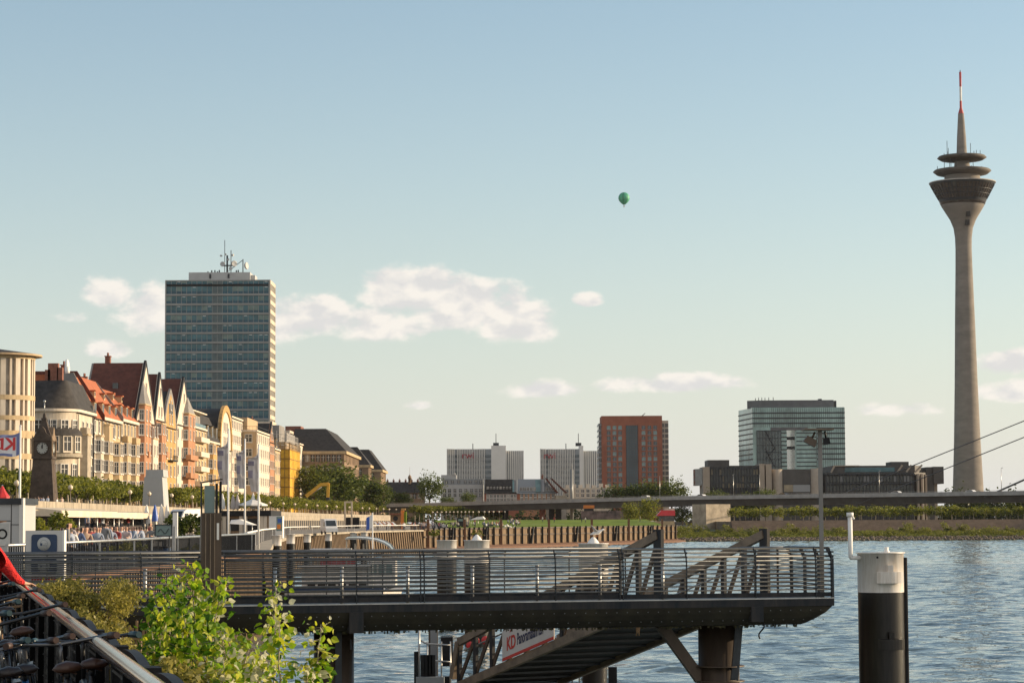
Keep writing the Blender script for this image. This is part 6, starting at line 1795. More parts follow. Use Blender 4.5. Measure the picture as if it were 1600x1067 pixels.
for (a, b, y0_, y1_) in ((998,1002,829,817),(1004,1006.5,829,819),(1017,1022,829,813)): g.box((kX(a),D-.4,kZ(y0_)),(kX(b),D-.02,kZ(y1_)))
g.box((kX(996),D-.5,kZ(817)),(kX(1014),D+3,kZ(814.5))); g.build('porch', 'plaster_bright', t)
mat('graffiti', (0.05, 0.045, 0.04), .8, scale=.35, var=.5, rgb2=(.28,.19,.16), detail=9)
D = 905; gw_ = MB(); gw_.box((xx(908,D),D,5),(xx(975,D),D+.6,zz(798,D,930)))
tag(gw_.build('graffiti_wall', 'graffiti', org=(xx(930,D),D,5)), 'dark low wall covered in pale and pink graffiti under the bridge', 'wall')
D = 915; t = thing('site_container', 'yellow orange container under the bridge deck', 'container', (xx(920,D), D, 5)); MB().box((xx(912,D),D+1,zz(794,D,920)),(xx(929,D),D+4,zz(789,D,920))).build('housing', 'orange_paint', t); MB().box((xx(913,D),D+1.2,5),(xx(928,D),D+3.8,zz(794,D,920)-.01)).build('stand', 'recess_dark', t)
mat('signal_red', (0.5,0.04,0.03), .6)
for i, px in enumerate((847.5, 862, 873)):
    D = 960; p = (xx(px,D), D); g = MB(); g.box((p[0]-1.1,D,5),(p[0]+1.1,D+2,zz(793,D,px)))
    tag(g.build('bridge_column', ['brick_chimney','recess_dark','recess_dark'][i], org=(p[0],D,5)), ('dark red column under the far bridge end', 'dark column beside the dark red one under the bridge', 'black column closest to the grey mast under the bridge')[i], 'column')
# ------------------------------------------------------------------ steel pier in front
P0 = Vector((xx(2,57), 57, 0)); P1 = Vector((xx(1299,62), 62, 0))
PL = (P1-P0).length
PM = Matrix.Translation(P0) @ Matrix.Rotation(math.atan2((P1-P0).y,(P1-P0).x), 4, 'Z')
DZ = 4.03
def pier_s(px):     # distance along the pier front edge seen at pixel column px
    d = ray(px, 930); A_ = P0-EYE; ax = (P1-P0).normalized(); n = Vector((-ax.y,ax.x,0))
    return ((EYE+d*(A_.dot(n)/d.dot(n)))-P0).dot(ax)
pier = thing('pier', 'dark steel landing pier with many horizontal railing bars across the river view', 'pier', PM @ Vector((PL/2,1.5,0)))
W_ = 3.0
def pm(): g = MB(); g.M = PM; return g
g = pm(); g.box((-2.5,-.02,DZ-.05),(PL-.02,W_+.02,DZ)); g.build('deck', 'steel_dark', pier)
g = pm(); g.box((-2.5,-.07,DZ-.016),(PL+.03,-.021,DZ+.012)); g.build('deck_edge_glint', 'galvanised', pier)  # pale metal puts the skylight caught by the flange into the colour
g = pm(); g.box((-2.5,-.06,DZ-.20),(PL+.02,-.022,DZ-.0165)); g.box((-2.5,W_+.022,DZ-.2),(PL,W_+.06,DZ)); g.box((PL,-.02,DZ-.2),(PL+.03,W_+.02,DZ)); g.build('edge_beam', 'steel_blue', pier)
g = pm()
prof = [(-.05,-.201),(.02,-.36),(.12,-.50),(.28,-.64),(.42,-.68),(W_-.42,-.68),(W_-.2,-.6),(W_,-.201)]
e0 = [(-2.5,t,DZ+z) for t,z in prof]; 
e1 = [(PL-.75,t,DZ+z) for t,z in prof]
def endz(z): return .72*max(0,(-z-.2)/.48)**1.3
e2 = [(PL-endz(z),max(min(t,W_-.05),.0)*(1 if t>0 else 1),DZ+z) for t,z in prof]
g.loft(e0, e1, 0); g.loft(e1, e2, 0)
n_ = int(PL/.27)
for i in range(n_):
    for (t,z) in ((.0,-.30),(.16,-.545)): g.cbox((.2+i*.27+(.13 if z < -.4 else 0), t-.012, DZ+z), (.024,.03,.024), 1)
for px in (662, 870, 965, 1075, 765, 455, 558):
    s = pier_s(px); g.bar((s-.25,.27,DZ-.62),(s,-.03,DZ-.21),.03,.03,2)
for i in range(420):
    s = rnd(-1, PL-.8); l = rnd(.01,.07); g.cbox((s,rnd(.3,.45),DZ-.68-l/2),(rnd(.02,.06),.02,l), 3)
mat('algae', (0.05,0.045,0.02), .95, scale=8, var=.5)
mat('hull_steel', (0.024,0.020,0.012), .85, scale=1.3, var=.5, bump=.15)
hull = g.build('underside_hull', ['hull_steel','rail_bar','steel_black','algae'], pier)
# railings
HB = [1.165,1.06,.955,.85,.745,.64,.535,.43,.325,.22]
def railing(t0, inward, s0, s1, posts, gap=None, nm='railing'):
    r_o = None
    spans = [(s0,s1)] if not gap else [(s0,gap[0]),(gap[1],s1)]
    g = pm()
    for a, b in spans:
        for k, h in enumerate(HB):
            dt = inward*(.10 if h > 1.1 else .045 if h > 1.0 else 0)
            g.tube([(a,t0+dt,DZ+h),(b,t0+dt,DZ+h)], .0215 if k != 1 else .03, 6)
    r_o = g.build(nm, 'rail_bar', pier)
    g = pm()
    for a, b in spans: g.tube([(a,t0+inward*.16,DZ+1.265),(b,t0+inward*.16,DZ+1.265)], .032, 8)
    g.build('handrail', 'rail_bar', r_o)
    g = pm()
    for a, b in spans: g.box((a,t0-.012,DZ+.035),(b,t0+.012,DZ+.145))
    g.build('kick_plate', 'steel_blue', r_o)
    for s in posts:
        pts = [(0,-.19),(0,.9),(.03,1.05),(.09,1.17),(.17,1.26)]
        for ds in ((-.045,.045) if abs(s-pier_s(660)) < .05 or abs(s-pier_s(971)) < .05 else (0,)):
            g = pm()
            for (ta,za),(tb,zb) in zip(pts[:-1],pts[1:]):
                g.bar((s+ds,t0-inward*.03+inward*ta,DZ+za),(s+ds,t0-inward*.03+inward*tb,DZ+zb),.016 if ds == 0 else .02,.07,up=(0,1,0))
            for h in HB: g.cbox((s+ds,t0-inward*.03,DZ+h),(.03,.05,.05))
            g.build('post', 'steel_dark', r_o)
    return r_o
ps_ = [pier_s(p) for p in (36,112,220,450,557,660,765,868,971,1073,1181,1275)]
ga, gb = pier_s(330), pier_s(350)
railing(.02, 1, -2.4, PL, ps_+[ga-.02, gb+.02, PL-.02], (ga,gb))
ps2 = [pier_s(p)+.35 for p in (60,140,245,330,415,520,612,718,812,918,1010)]
railing(W_-.02, -1, -2.4, pier_s(1020), ps2)
g = pm()   # short return at the far end
for h in HB: g.tube([(PL,.05,DZ+h),(PL,W_,DZ+h)], .02, 6)
g.tube([(PL-.12,.05,DZ+1.265),(PL-.12,W_,DZ+1.265)], .03, 8)
re_ = g.build('end_railing', 'rail_bar', pier)
for t in (.05, 1.0, 2.0, W_):
    g = pm(); g.bar((PL+.02,t,DZ-.19),(PL+.02,t,DZ+1.0),.02,.09,up=(1,0,0)); g.bar((PL+.02,t,DZ+1.0),(PL-.12,t,DZ+1.28),.02,.09,up=(1,0,0))
    for h in HB: g.cbox((PL+.05,t,DZ+h),(.02,.04,.05))
    g.build('post', 'steel_dark', re_)
g = pm()
for h in HB+[1.265]: g.tube([(pier_s(1196)+.4,W_,DZ+h),(PL,W_,DZ+h)], .021, 6)
rb_ = g.build('railing', 'rail_bar', pier)
for px in (1225, 1262): 
    s = pier_s(px)+.3; g = pm(); g.bar((s,W_,DZ-.1),(s,W_,DZ+1.25),.03,.09,up=(0,1,0)); g.build('post', 'steel_dark', rb_)
# light bollards on the deck
g = MB(); g.tube([(0,0,0),(0,0,.86)], .042, 8); g.tube([(0,0,.86),(0,0,.885)], .05, 8); bol = g.mesh('deck_bollard', 'galvanised')
for i, px in enumerate((230,332,435,540,644,746,848,947,1046)):
    p = PM @ Vector((pier_s(px)-.0, .55, DZ))
    o = bpy.data.objects.new('deck_bollard', bol); o.location = p; COL.objects.link(o)
    tag(o, 'slim bright steel bollard in the even row on the pier deck', 'bollard', 'bollards on the pier deck')
# supports
mat('pile_brown', (0.055,0.038,0.026), .5, metal=.35, scale=2, var=.45, stretch=(1,1,.2), bump=.1)
def support(pxc, rad, lab):
    s = pier_s(pxc); g = pm()
    g.tube([(s,1.5,-3),(s,1.5,DZ-.68)], rad, 28)
    o = g.build('support_pile', 'pile_brown', pier); return s, o
s1_, o1 = support(538, .50, ''); s2_, o2 = support(1152, .53, '')
g = pm()
for z in (DZ-1.76, DZ-2.14):
    g.lathe([(.53,z-.015),(.66,z-.015),(.66,z+.015),(.53,z+.015)], 24, (s2_,1.5,0))
g.build('collar', 'steel_brown', o2)
g = pm(); g.bar((s2_+.22,.94,DZ-2.1),(s2_+.36,.94,DZ-.7),.2,.06,up=(0,1,0)); g.build('gusset_plate', 'steel_dark', o2)
g = pm(); g.box((s1_-.06,.93,DZ-2.4),(s1_+.10,.985,DZ-.69)); g.box((s1_+.32,1.0,DZ-1.15),(s1_+.36,1.02,DZ-.9)); g.build('gusset_plate', 'steel_dark', o1)
for (a, b, zb) in ((545,567,-.70),(1172,1191,-.58)):
    g = pm(); g.box((pier_s(a),-.09,DZ+zb),(pier_s(b),.4,DZ-.2005)); g.build('bracket', 'steel_blue', pier)
g = pm(); g.bar((pier_s(1060),1.5,DZ-.68),(s2_-.5,1.5,DZ-2.1),.28,.22,up=(0,1,0)); g.build('diagonal_brace', 'steel_brown', pier)
g = MB(); p_ = PM @ Vector((pier_s(1003),.36,DZ-.69))
for i in range(12): g.tube([p_+Vector((rnd(-.05,.05),0,0)), p_+Vector((rnd(-.06,.05),rnd(-.05,.05),-rnd(.06,.22)))], .012, 4)
tag(g.build('frayed_rope', 'timber', org=p_), 'frayed rope end hanging from the pier underside', 'rope')
g = MB(); a = PM @ Vector((pier_s(1196),.2,DZ-.6)); pts = [a+Vector((0,0,-.01*i)) if False else a+Vector((.05*math.sin(i*.9)-.012*i,0,-.06*i)) for i in range(8)]; g.tube(pts, .022, 6)
tag(g.build('hanging_cable', 'steel_black', org=a), 'black cable loop hanging beside the big pier support', 'cable')

# gangway going down to the landing stage
A0 = Vector((3.86,64.35,3.91)); A1 = Vector((-1.62,72.75,1.13)); dv = (A1-A0); dh = Vector((dv.x,dv.y,0)).normalized(); pn = Vector((dh.y,-dh.x,0))
if pn.x < 0: pn = -pn
GWd = 3.6
gw = thing('gangway', 'brown steel truss gangway sloping down from the pier end to the landing stage', 'gangway', A0+pn*GWd/2)
def hgt(t): return 1.72-.42*t
for side, off in (('A',Vector((0,0,0))),('B',pn*GWd)):
    a, b = A0+off, A1+off
    g = MB(); g.bar(a, b, .16, .24); g.bar(a+Vector((0,0,hgt(0))), b+Vector((0,0,hgt(1))), .16, .22)
    g.bar(b+Vector((0,0,hgt(1))), b+(b-a).normalized()*.35+Vector((0,0,.3)), .2,.2)
    tr_ = g.build('truss_chord', 'steel_tan', gw)
    N = 11
    for i in range(N+1):
        t = i/N; p = a+(b-a)*t; q = MB()
        wd = .34 if i == 0 else .15
        q.bar(p+Vector((0,0,.12)), p+Vector((0,0,hgt(t)-.1 if i else hgt(t)+.15)), .1, wd, up=dh)
        q.build('truss_post', 'steel_blue', tr_)
        if i < N:
            p2 = a+(b-a)*((i+1)/N); q = MB(); q.bar(p+Vector((0,0,hgt(t)-.1)), p2+Vector((0,0,.12)), .05, .13); q.build('truss_diagonal', 'steel_brown', tr_)
    g = MB(); inn = pn*(.2 if side == 'A' else -.2)
    g.tube([a+inn+Vector((0,0,1.05)), b+inn+Vector((0,0,1.05))], .025, 6); g.build('handrail', 'galvanised', tr_)
g = MB()
g.loft([A0+pn*.09+Vector((0,0,.02)),A0+pn*(GWd-.09)+Vector((0,0,.02)),A0+pn*(GWd-.09)+Vector((0,0,.07)),A0+pn*.09+Vector((0,0,.07))],[A1+pn*.09+Vector((0,0,.02)),A1+pn*(GWd-.09)+Vector((0,0,.02)),A1+pn*(GWd-.09)+Vector((0,0,.07)),A1+pn*.09+Vector((0,0,.07))])
g.build('walkway', 'steel_black', gw)
g = MB()
for i in range(14): p = A0+(A1-A0)*(i/13); g.bar(p+pn*.1+Vector((0,0,-.012)), p+pn*(GWd-.1)+Vector((0,0,-.012)), .045, .06)
g.build('cross_beam', 'steel_dark', gw)
# banner on the outer side of the gangway
mat('banner', (0.58,0.52,0.47), .7, scale=1.5, var=.08)
mat('ink_navy', (0.035,0.035,0.075), .6)
mat('ink_red', (0.50,0.045,0.03), .6)
tS0, tS1 = .745, .478
B0 = A0+dv*tS0-pn*.13+Vector((0,0,.13)); B1 = A0+dv*tS1-pn*.13+Vector((0,0,.13)); U_ = (B1-B0); SL = U_.length; U_ = U_/SL
bn_ = thing('banner_sign', 'pale advertising banner with red emblem and dark lettering on the gangway side', 'sign', B0)
g = MB(); g.slab([B0,B1,B1+Vector((0,0,1.05)),B0+Vector((0,0,.86))], pn*.03); g.build('panel', 'banner', bn_)
g = MB(); g.slab([B0-pn*.004,B1-pn*.004,B1-pn*.004+Vector((0,0,.09)),B0-pn*.004+Vector((0,0,.09))], pn*.0038); g.build('red_stripe', 'ink_red', bn_)
def place_text(txt, m, u0, v0, su, sv, bold=.01):
    me = text_mesh(txt, 1.0, m, .002, bold=bold)
    for v in me.vertices:
        x, y, z = v.co
        v.co = (B0+U_*(u0+x*su)+Vector((0,0,v0+y*sv))-pn*(.004+.002+z))-Vector(bn_.location)
    put(me, 'lettering', bn_, (0,0,0))
place_text('KD', 'ink_red', .50, .42, .36, .52, .03)
place_text('Panoramafahrten', 'ink_navy', 1.53, .44, .205, .47, .02)
g = MB()
for (x,z) in ((.42,.74),(.53,.80)): g.slab([B0+U_*x+Vector((0,0,z))-pn*.006,B0+U_*(x+.14)+Vector((0,0,z+.03))-pn*.006,B0+U_*(x+.12)+Vector((0,0,z+.08))-pn*.006,B0+U_*(x+.03)+Vector((0,0,z+.06))-pn*.006], pn*.004)
g.build('emblem', 'ink_red', bn_)
# landing stage
ls = thing('landing_stage', 'dark floating landing stage with railings at the low end of the gangway', 'pontoon', (-2,76,.2))
MB().box((-6.2,73.2,-.4),(2.1,80,.75)).build('hull', 'steel_blue', ls)
g = MB(); g.box((-2.95,73.4,.76),(-2.1,74.0,1.35)); g.box((-2.0,73.5,.76),(-1.75,73.9,1.0)); g.build('locker', 'rwi_grey', ls)
def lsx(px, D=74): return xx(px, D, 1000)
g = MB()
for px in (651,661,667,672,677): g.box((lsx(px)-.07,73.7,.76),(lsx(px)+.07,73.8,2.0+(.1 if px < 660 else -.0)))
g.build('fender_post', 'steel_black', ls)
g = MB()
for z in (2.45,1.95): g.tube([(lsx(655),73.75,z),(lsx(668),73.75,z-.12),(lsx(704),73.75,z-.16)], .03, 6)
for px in (655,668,690,704): g.tube([(lsx(px),73.75,.76),(lsx(px),73.75,2.4)], .025, 6)
g.tube([(lsx(655.5),73.7,.76),(lsx(655.5),73.7,3.2)], .035, 6)
g.build('railing', 'galvanised', ls)
g = MB(); g.box((lsx(669.5,75),75,.76),(lsx(684,75),75.3,3.6)); g.build('mast_column', 'steel_brown', ls); g = MB(); g.box((lsx(672.5,75),74.97,.77),(lsx(683,75),74.995,3.59)); g.build('mast_plate', 'rwi_grey', ls)
g = MB(); g.box((lsx(689),74.4,.76),(lsx(704),74.8,1.3)); g.box((lsx(688),74.3,1.62),(lsx(707),74.7,2.5)); g.build('dark_cabinet', 'steel_black', ls)
g = MB()
for px in (834,846,858,870,882,894,905): g.tube([(xx(px,79,1050),79,.76),(xx(px,79,1050),79,1.62)], .025, 6)
for z in (1.62,1.35,1.1): g.tube([(xx(834,79,1050),79,z),(xx(905,79,1050),79,z)], .018, 6)
g.build('railing', 'galvanised', ls)
g = MB(); 
for (px,y) in ((734,1008),(744,1002),(758,1000)): g.lathe([(0,-.02),(.13,-.02),(.13,.02),(0,.02)],14,(xx(px,78,y),78,zz(y,78,px))) if False else g.ball((xx(px,78,y),78,zz(y,78,px)),.12,10,sq=(1,.3,1.2))
g.build('life_ring', 'red_paint', ls)
# mooring piles
def pile(px, ytop, D, r_, white, lab, zb=-3, group=None, cone=False, name='mooring_pile', extra=True):
    p = Vector((xx(px,D,ytop), D, 0)); zt = zz(ytop, D, px)
    t = thing(name, lab, 'mooring pile', (p.x,p.y,-.1), group)
    MB().lathe([(r_,zb),(r_,zt-white)], 36, p).build('black_shaft', 'black_paint', t)
    g = MB(); g.lathe([(r_+.002,zt-white),(r_+.002,zt-.03),(r_+.04,zt-.03),(r_+.04,zt),(0,zt+.004)], 36, p, mi=0, smooth=True)
    top = g.build('white_top', 'white_paint', t)
    if cone: MB().lathe([(r_*.42,zt+.005),(r_*.3,zt+.12),(r_*.1,zt+.26),(0,zt+.27)], 16, p).build('cap_cone', 'white_plain', top)
    return t, p, zt, top
t, p, zt, top = pile(1375.5, 862.5, 65, .615, 1.06, 'large black mooring pile with a white top and bent vent pipe near the pier end', cone=False)
g = MB(); a_ = R(-68)
def onpile(a, rr, z): return Vector((p.x+rr*math.sin(a), p.y-rr*math.cos(a), z))
def clampbox(zc, h, m, nm, par):
    g = MB(); pts = []
    for rr in (.60,.80):
        for a in ([R(-28)+R(56)*i/8 for i in range(9)] if rr < .7 else [R(28)-R(56)*i/8 for i in range(9)]):
            pts.append((p.x+rr*math.sin(a+R(12)), p.y-rr*math.cos(a+R(12))))
    g.prism(pts, zc-h/2, zc+h/2)
    q = onpile(R(13),.70,zc+h/2); g.cbox(q+Vector((0,0,.09)),(.13,.13,.18))
    g.build(nm, m, par)
clampbox(zt-.66, .30, 'white_paint', 'clamp', top); clampbox(zt-2.42, .28, 'black_paint', 'clamp', t)
g = MB(); q = onpile(R(-16),.622,zt-.13); g.ball(q, .03, 8); g.build('bolt_hole', 'steel_black', top)
g = MB(); q = Vector((p.x+.15,p.y-.1,zt)); g.lathe([(.09,0),(.05,.08),(.06,.13),(.0,.15)],10,q); g.build('lifting_eye', 'white_plain', top)
g = MB(); g.box((p.x+.60,p.y-.16,-3),(p.x+.66,p.y+.02,zt-.14)); g.build('guide_rail', 'steel_black', t)
g = MB(); g.box((p.x+.6605,p.y-.16,-3),(p.x+.69,p.y-.1,zt-.14)); g.build('guide_lit_edge', 'steel_brown', t)  # brown strip paints the sunlit edge of the guide rail
g = MB(); xl = xx(1327,65,840); g.tube([(p.x-.55,p.y-.2,zt-.14),(xl+.02,p.y-.2,zt-.14),(xl,p.y-.2,zt-.11),(xl,p.y-.2,zz(806,65,1327))], .062, 10); g.tube([(xl,p.y-.2,zz(807,65,1327)),(xl,p.y-.2,zz(800.5,65,1327))], .095, 10); g.tube([(xl+.05,p.y-.2,zz(806,65,1327)),(xl+.1,p.y-.2,zz(811,65,1327))], .035, 6)
g.build('vent_pipe', 'white_plain', top)
pile(698, 843.5, 150, .61, 1.1, 'white-topped mooring pile seen between the two pier posts behind the boat', cone=False)
pile(745, 843.5, 118, .61, 1.1, 'white-topped mooring pile with a small white cone behind the railing', cone=True)
t3, p3, z3, top3 = pile(927, 848.5, 104, .63, 1.3, 'white-topped mooring pile with a resting gull behind the gangway', cone=True)
for (px, y, D, lab) in ((432.5,836,176,'white-topped pile closest to the poster box'),(454,834.5,198,'second white-topped pile along the quay from the poster box'),(480,834,222,'third white-topped pile in the row before the quay wall'),(513,833.5,258,'white-topped pile directly below the parked white van'),(552,831.5,262,'white-topped pile behind the curved boat canopy'),(569,831,262,'last white-topped pile in the row behind the boat canopy')):
    pile(px, y, D, .34 if D < 250 else .36, .75, lab, group='white-topped mooring piles along the quay')
pile(929, 1026, 77.5, .40, .02, 'plain black mooring pile under the gangway', name='mooring_pile')
g = MB(); g.box((xx(951,78,1045),78,-1),(xx(964,78,1045),78.4,zz(1042,78,957))); tag(g.build('fender_beam', 'steel_black', org=(xx(957,78,1045),78.2,-.1)), 'short black fender beam beside the plain pile under the gangway', 'fender')
# gulls
def gull(px, y, D, zc, lab, open_=False):
    t = thing('gull', lab, 'bird', (xx(px,D,y), D, zc))
    g = MB(); c_ = Vector(t.location)
    rings = [(-.30,.0,.0),(-.24,.03,.02),(-.12,.075,.06),(.02,.10,.09),(.14,.085,.11),(.2,.055,.16),(.24,.05,.2),(.29,.045,.215),(.33,.018,.21),(.38,.006,.2)]
    vs = []; fs = []; n = 10
    for (x,r_,z) in rings:
        for k in range(n): a = 2*PI*k/n; vs.append((c_.x+x, c_.y+r_*math.cos(a), c_.z+.1+z+r_*math.sin(a)))
    for i in range(len(rings)-1):
        for k in range(n): k2 = (k+1) % n; fs.append((i*n+k,i*n+k2,(i+1)*n+k2,(i+1)*n+k))
    g._add(vs, fs, 0, True)
    for s in (-1,1):
        if open_: g.loft([(c_.x+.1,c_.y+s*.05,c_.z+.2),(c_.x-.08,c_.y+s*.05,c_.z+.2),(c_.x-.22,c_.y+s*.5,c_.z+.5)],[(c_.x+.1,c_.y+s*.05,c_.z+.22),(c_.x-.08,c_.y+s*.05,c_.z+.22),(c_.x-.22,c_.y+s*.5,c_.z+.51)],1)
        else: g.loft([(c_.x+.12,c_.y+s*.09,c_.z+.24),(c_.x-.1,c_.y+s*.08,c_.z+.22),(c_.x-.36,c_.y+s*.02,c_.z+.13),(c_.x-.1,c_.y+s*.095,c_.z+.14)],[(c_.x+.12,c_.y+s*.1,c_.z+.24),(c_.x-.1,c_.y+s*.1,c_.z+.22),(c_.x-.36,c_.y+s*.03,c_.z+.13),(c_.x-.1,c_.y+s*.11,c_.z+.14)],1)
        g.tube([(c_.x+.02,c_.y+s*.04,c_.z),(c_.x+.02,c_.y+s*.04,c_.z+.1)], .008, 5, 2)
    g.build('body', ['white_plain','rwi_grey','orange_paint'], t)
gull(932, 838, 104, z3+.27, 'white gull sitting on the cone of the pile behind the gangway', True)
gull(1386, 858, 65, zt+.15, 'small white gull on the big pile top') if False else None

# lamp mast on the pier end
t = thing('floodlight_mast', 'tall thin grey mast with two floodlights and a flat plate at the pier end', 'mast', PM @ Vector((pier_s(1287.5),.12,DZ))); lp = Vector(t.location)
ztop = zz(672, lp.y, 1287)
MB().box((lp.x-.05,lp.y-.05,DZ),(lp.x+.05,lp.y+.05,ztop)).build('mast', 'house_grey', t)
MB().box((lp.x-.42,lp.y-.3,ztop+.002),(lp.x+.33,lp.y+.5,ztop+.035)).build('top_plate', 'steel_tan', t)
for (dx, w_, tilt, m) in ((-.25,.34,-28,'steel_brown'),(.16,.17,8,'steel_black')):
    g = MB(); g.M = Matrix.Translation((lp.x+dx,lp.y-.02,ztop-.28)) @ Matrix.Rotation(R(-tilt),4,'Y')
    g.loft([(-w_/2,-.12,-.09),(w_/2,-.12,-.09),(w_/2,.12,-.09),(-w_/2,.12,-.09)],[(-w_/2*.8,-.1,.09),(w_/2*.8,-.1,.09),(w_/2*.8,.1,.09),(-w_/2*.8,.1,.09)])
    g.tube([(0,0,.09),(0,0,.26)], .03, 6)
    g.build('floodlight', m, t)
# tall ticket gate column on the pier
gs = pier_s(329); t = thing('ticket_column', 'brown steel gate column with a glass upper frame on the pier', 'gate column', PM @ Vector((gs,-.1,DZ)))
zt_ = zz(755, 58, 329); zm = zz(801, 58, 329)
def G(px): return pier_s(px)
g = pm(); g.box((G(313),-.16,DZ+.02),(G(344.5),.06,zm)); g.build('body', 'steel_brown', t)
g = pm()
for px in (319.5,327,333.5): g.box((G(px)-.012,-.19,DZ+.03),(G(px)+.012,-.161,zm-.02))
g.build('panel_seam', 'steel_tan', t)
g = pm(); g.box((G(337),-.175,zz(843,58,338)),(G(340.5),-.162,zz(817,58,338))); g.build('notice', 'white_plain', t)
g = pm(); g.box((G(313),-.12,zm),(G(314.3),.04,zt_)); g.box((G(336),-.12,zm),(G(339),.04,zt_)); g.box((G(342.3),-.12,zm),(G(345),.04,zt_+.05)); g.build('frame_post', 'steel_black', t)
g = pm(); g.box((G(318.5),-.06,zm-.03),(G(334.5),-.03,zt_-.05)); g.build('glass_panel', 'glass_teal_light', t)
g = pm(); g.loft([(G(312),-.15,zt_+.0),(G(346),-.15,zt_+.08),(G(346),.08,zt_+.08),(G(312),.08,zt_+.0)],[(G(312),-.15,zt_+.04),(G(346),-.15,zt_+.12),(G(346),.08,zt_+.12),(G(312),.08,zt_+.04)]); g.build('roof_plate', 'steel_brown', t)

# ------------------------------------------------------------------ tour boat
BD_ = 172; bX = lambda p: xx(p,BD_,900); bZ = lambda y: zz(y,BD_,540)
bt = thing('tour_boat', 'white tour boat with a curved glass canopy moored behind the pier railing', 'boat', (bX(540),BD_,0))
def hullring(z, w0, ins):
    return [(bX(432)+ins,BD_+1.0,z),(bX(445)+ins*.5,BD_-w0,z),(bX(600)-ins*.3,BD_-w0,z),(bX(628)-ins,BD_+1.2,z),(bX(600)-ins*.3,BD_+3.4,z),(bX(445)+ins,BD_+3.4,z)]
MB().loft(hullring(-.5,.2,.6), hullring(1.25,.6,0)).build('hull', 'white_paint', bt)
MB().loft([(x,y+.02,z) for x,y,z in hullring(1.251,.62,-.02)], [(x,y+.02,z) for x,y,z in hullring(1.40,.62,-.02)]).build('rub_rail', 'navy_paint', bt)
cabz = bZ(886)
MB().box((bX(472),BD_-.2,1.41),(bX(574),BD_+3,cabz)).build('cabin', 'white_paint', bt)
for i, px in enumerate((481,497,513,529,545,561)):
    MB().box((bX(px),BD_-.26,bZ(926)),(bX(px+12),BD_-.205,bZ(909))).build('window', 'glass_dark', bt)
MB().box((bX(466),BD_-.7,cabz+.002),(bX(580),BD_+3.2,cabz+.16)).build('upper_deck', 'white_plain', bt)
g = MB(); g.box((bX(501),BD_-.2,cabz+.17),(bX(556),BD_-.1,cabz+.5)); g.build('red_board', 'red_paint', bt)
g = MB()
for i in range(16): x = lerp(bX(468),bX(578),i/15); g.tube([(x,BD_-.6,cabz+.16),(x,BD_-.6,cabz+1.0)], .02, 5)
g.tube([(bX(468),BD_-.6,cabz+1.0),(bX(578),BD_-.6,cabz+1.0)], .03, 6); g.build('deck_railing', 'galvanised', bt)
MB().box((bX(484),BD_+.2,bZ(859.5)),(bX(546),BD_+2.6,bZ(857))).build('sun_roof', 'white_plain', bt)
g = MB()
for px in (486,515,544): g.tube([(bX(px),BD_+.3,cabz+.16),(bX(px),BD_+.3,bZ(859.5))], .04, 6)
g.build('roof_post', 'galvanised', bt)
g = MB(); g.box((bX(576),BD_-.3,1.41),(bX(618),BD_+2.6,bZ(872)));
g.build('wheelhouse', 'white_paint', bt)
for px in (580,592,604): MB().box((bX(px),BD_-.36,bZ(897)),(bX(px+9),BD_-.305,bZ(882))).build('window', 'glass_teal_light', bt)
mat('canopy_glass', (0.20,0.21,0.20), .15, scale=.5, var=.3)
for (yy, z0) in ((BD_-.3,0),(BD_+2.4,.1)):
    g = MB(); pts = [(540,841.5),(556,840.5),(572,841.5),(588,844),(600,848.5),(608,853.5),(613,860)]
    for (a, b), (c, d_) in zip(pts[:-1], pts[1:]): g.bar((bX(a),yy,bZ(b)+z0),(bX(c),yy,bZ(d_)+z0),.12,.22,up=(0,1,0))
    g.bar((bX(613),yy,bZ(860)),(bX(585),yy,bZ(862.5)),.12,.2,up=(0,1,0)); g.bar((bX(613),yy,bZ(860)),(bX(615),yy,bZ(872)),.12,.22,up=(0,1,0))
    cb_ = g.build('canopy_arch', 'galvanised', bt)
g = MB(); 
for (a, b), (c, d_) in zip(pts[:-1], pts[1:]): g.loft([(bX(a),BD_-.2,bZ(b)+.02),(bX(c),BD_-.2,bZ(d_)+.02),(bX(c),BD_-.2,bZ(d_)+.05),(bX(a),BD_-.2,bZ(b)+.05)],[(bX(a),BD_+2.3,bZ(b)+.1),(bX(c),BD_+2.3,bZ(d_)+.1),(bX(c),BD_+2.3,bZ(d_)+.13),(bX(a),BD_+2.3,bZ(b)+.13)])
g.build('canopy_roof', 'glass_dark', bt)
g = MB(); g.tube([(bX(542),BD_-.2,bZ(841)),(bX(542),BD_-.2,cabz+.16)], .05, 6)
for px in (553,566): g.box((bX(px),BD_+.5,cabz+.16),(bX(px+2.5),BD_+.7,bZ(849)))
g.build('canopy_post', 'plaster_bright', bt)
# boat flag and dark little boats
def flag_mesh(w, h, waves, amp, sag, mats, stripes):
    """cloth in the xz plane hanging from the mast at x=0 towards -x"""
    g = MB(); nx, nz = 18, 10
    vs = []
    for i in range(nx+1):
        f = i/nx
        for j in range(nz+1):
            v = j/nz
            vs.append((-w*f, amp*math.sin(f*waves*2*PI+v*1.3)*min(1,f*3), -h*v-sag*f*f+.03*math.sin(f*9)))
    for i in range(nx):
        for j in range(nz):
            a = i*(nz+1)+j
            g._add([vs[a],vs[a+nz+1],vs[a+nz+2],vs[a+1]], [(0,1,2,3)], stripes(i/nx,j/nz), True)
    return g.mesh('cloth', mats)
t = thing('boat_flag', 'small blue and white flag on a white pole beside the boat canopy', 'flag', (bX(583.5),BD_-1,1.4))
MB().tube([(bX(583.5),BD_-1,1.4),(bX(583.5),BD_-1,bZ(801))], .05, 6).build('pole', 'white_plain', t)
me = flag_mesh(.42, .9, 1, .05, .25, ['white_plain','blue_paint'], lambda u,v: 1 if u > .4 else 0)
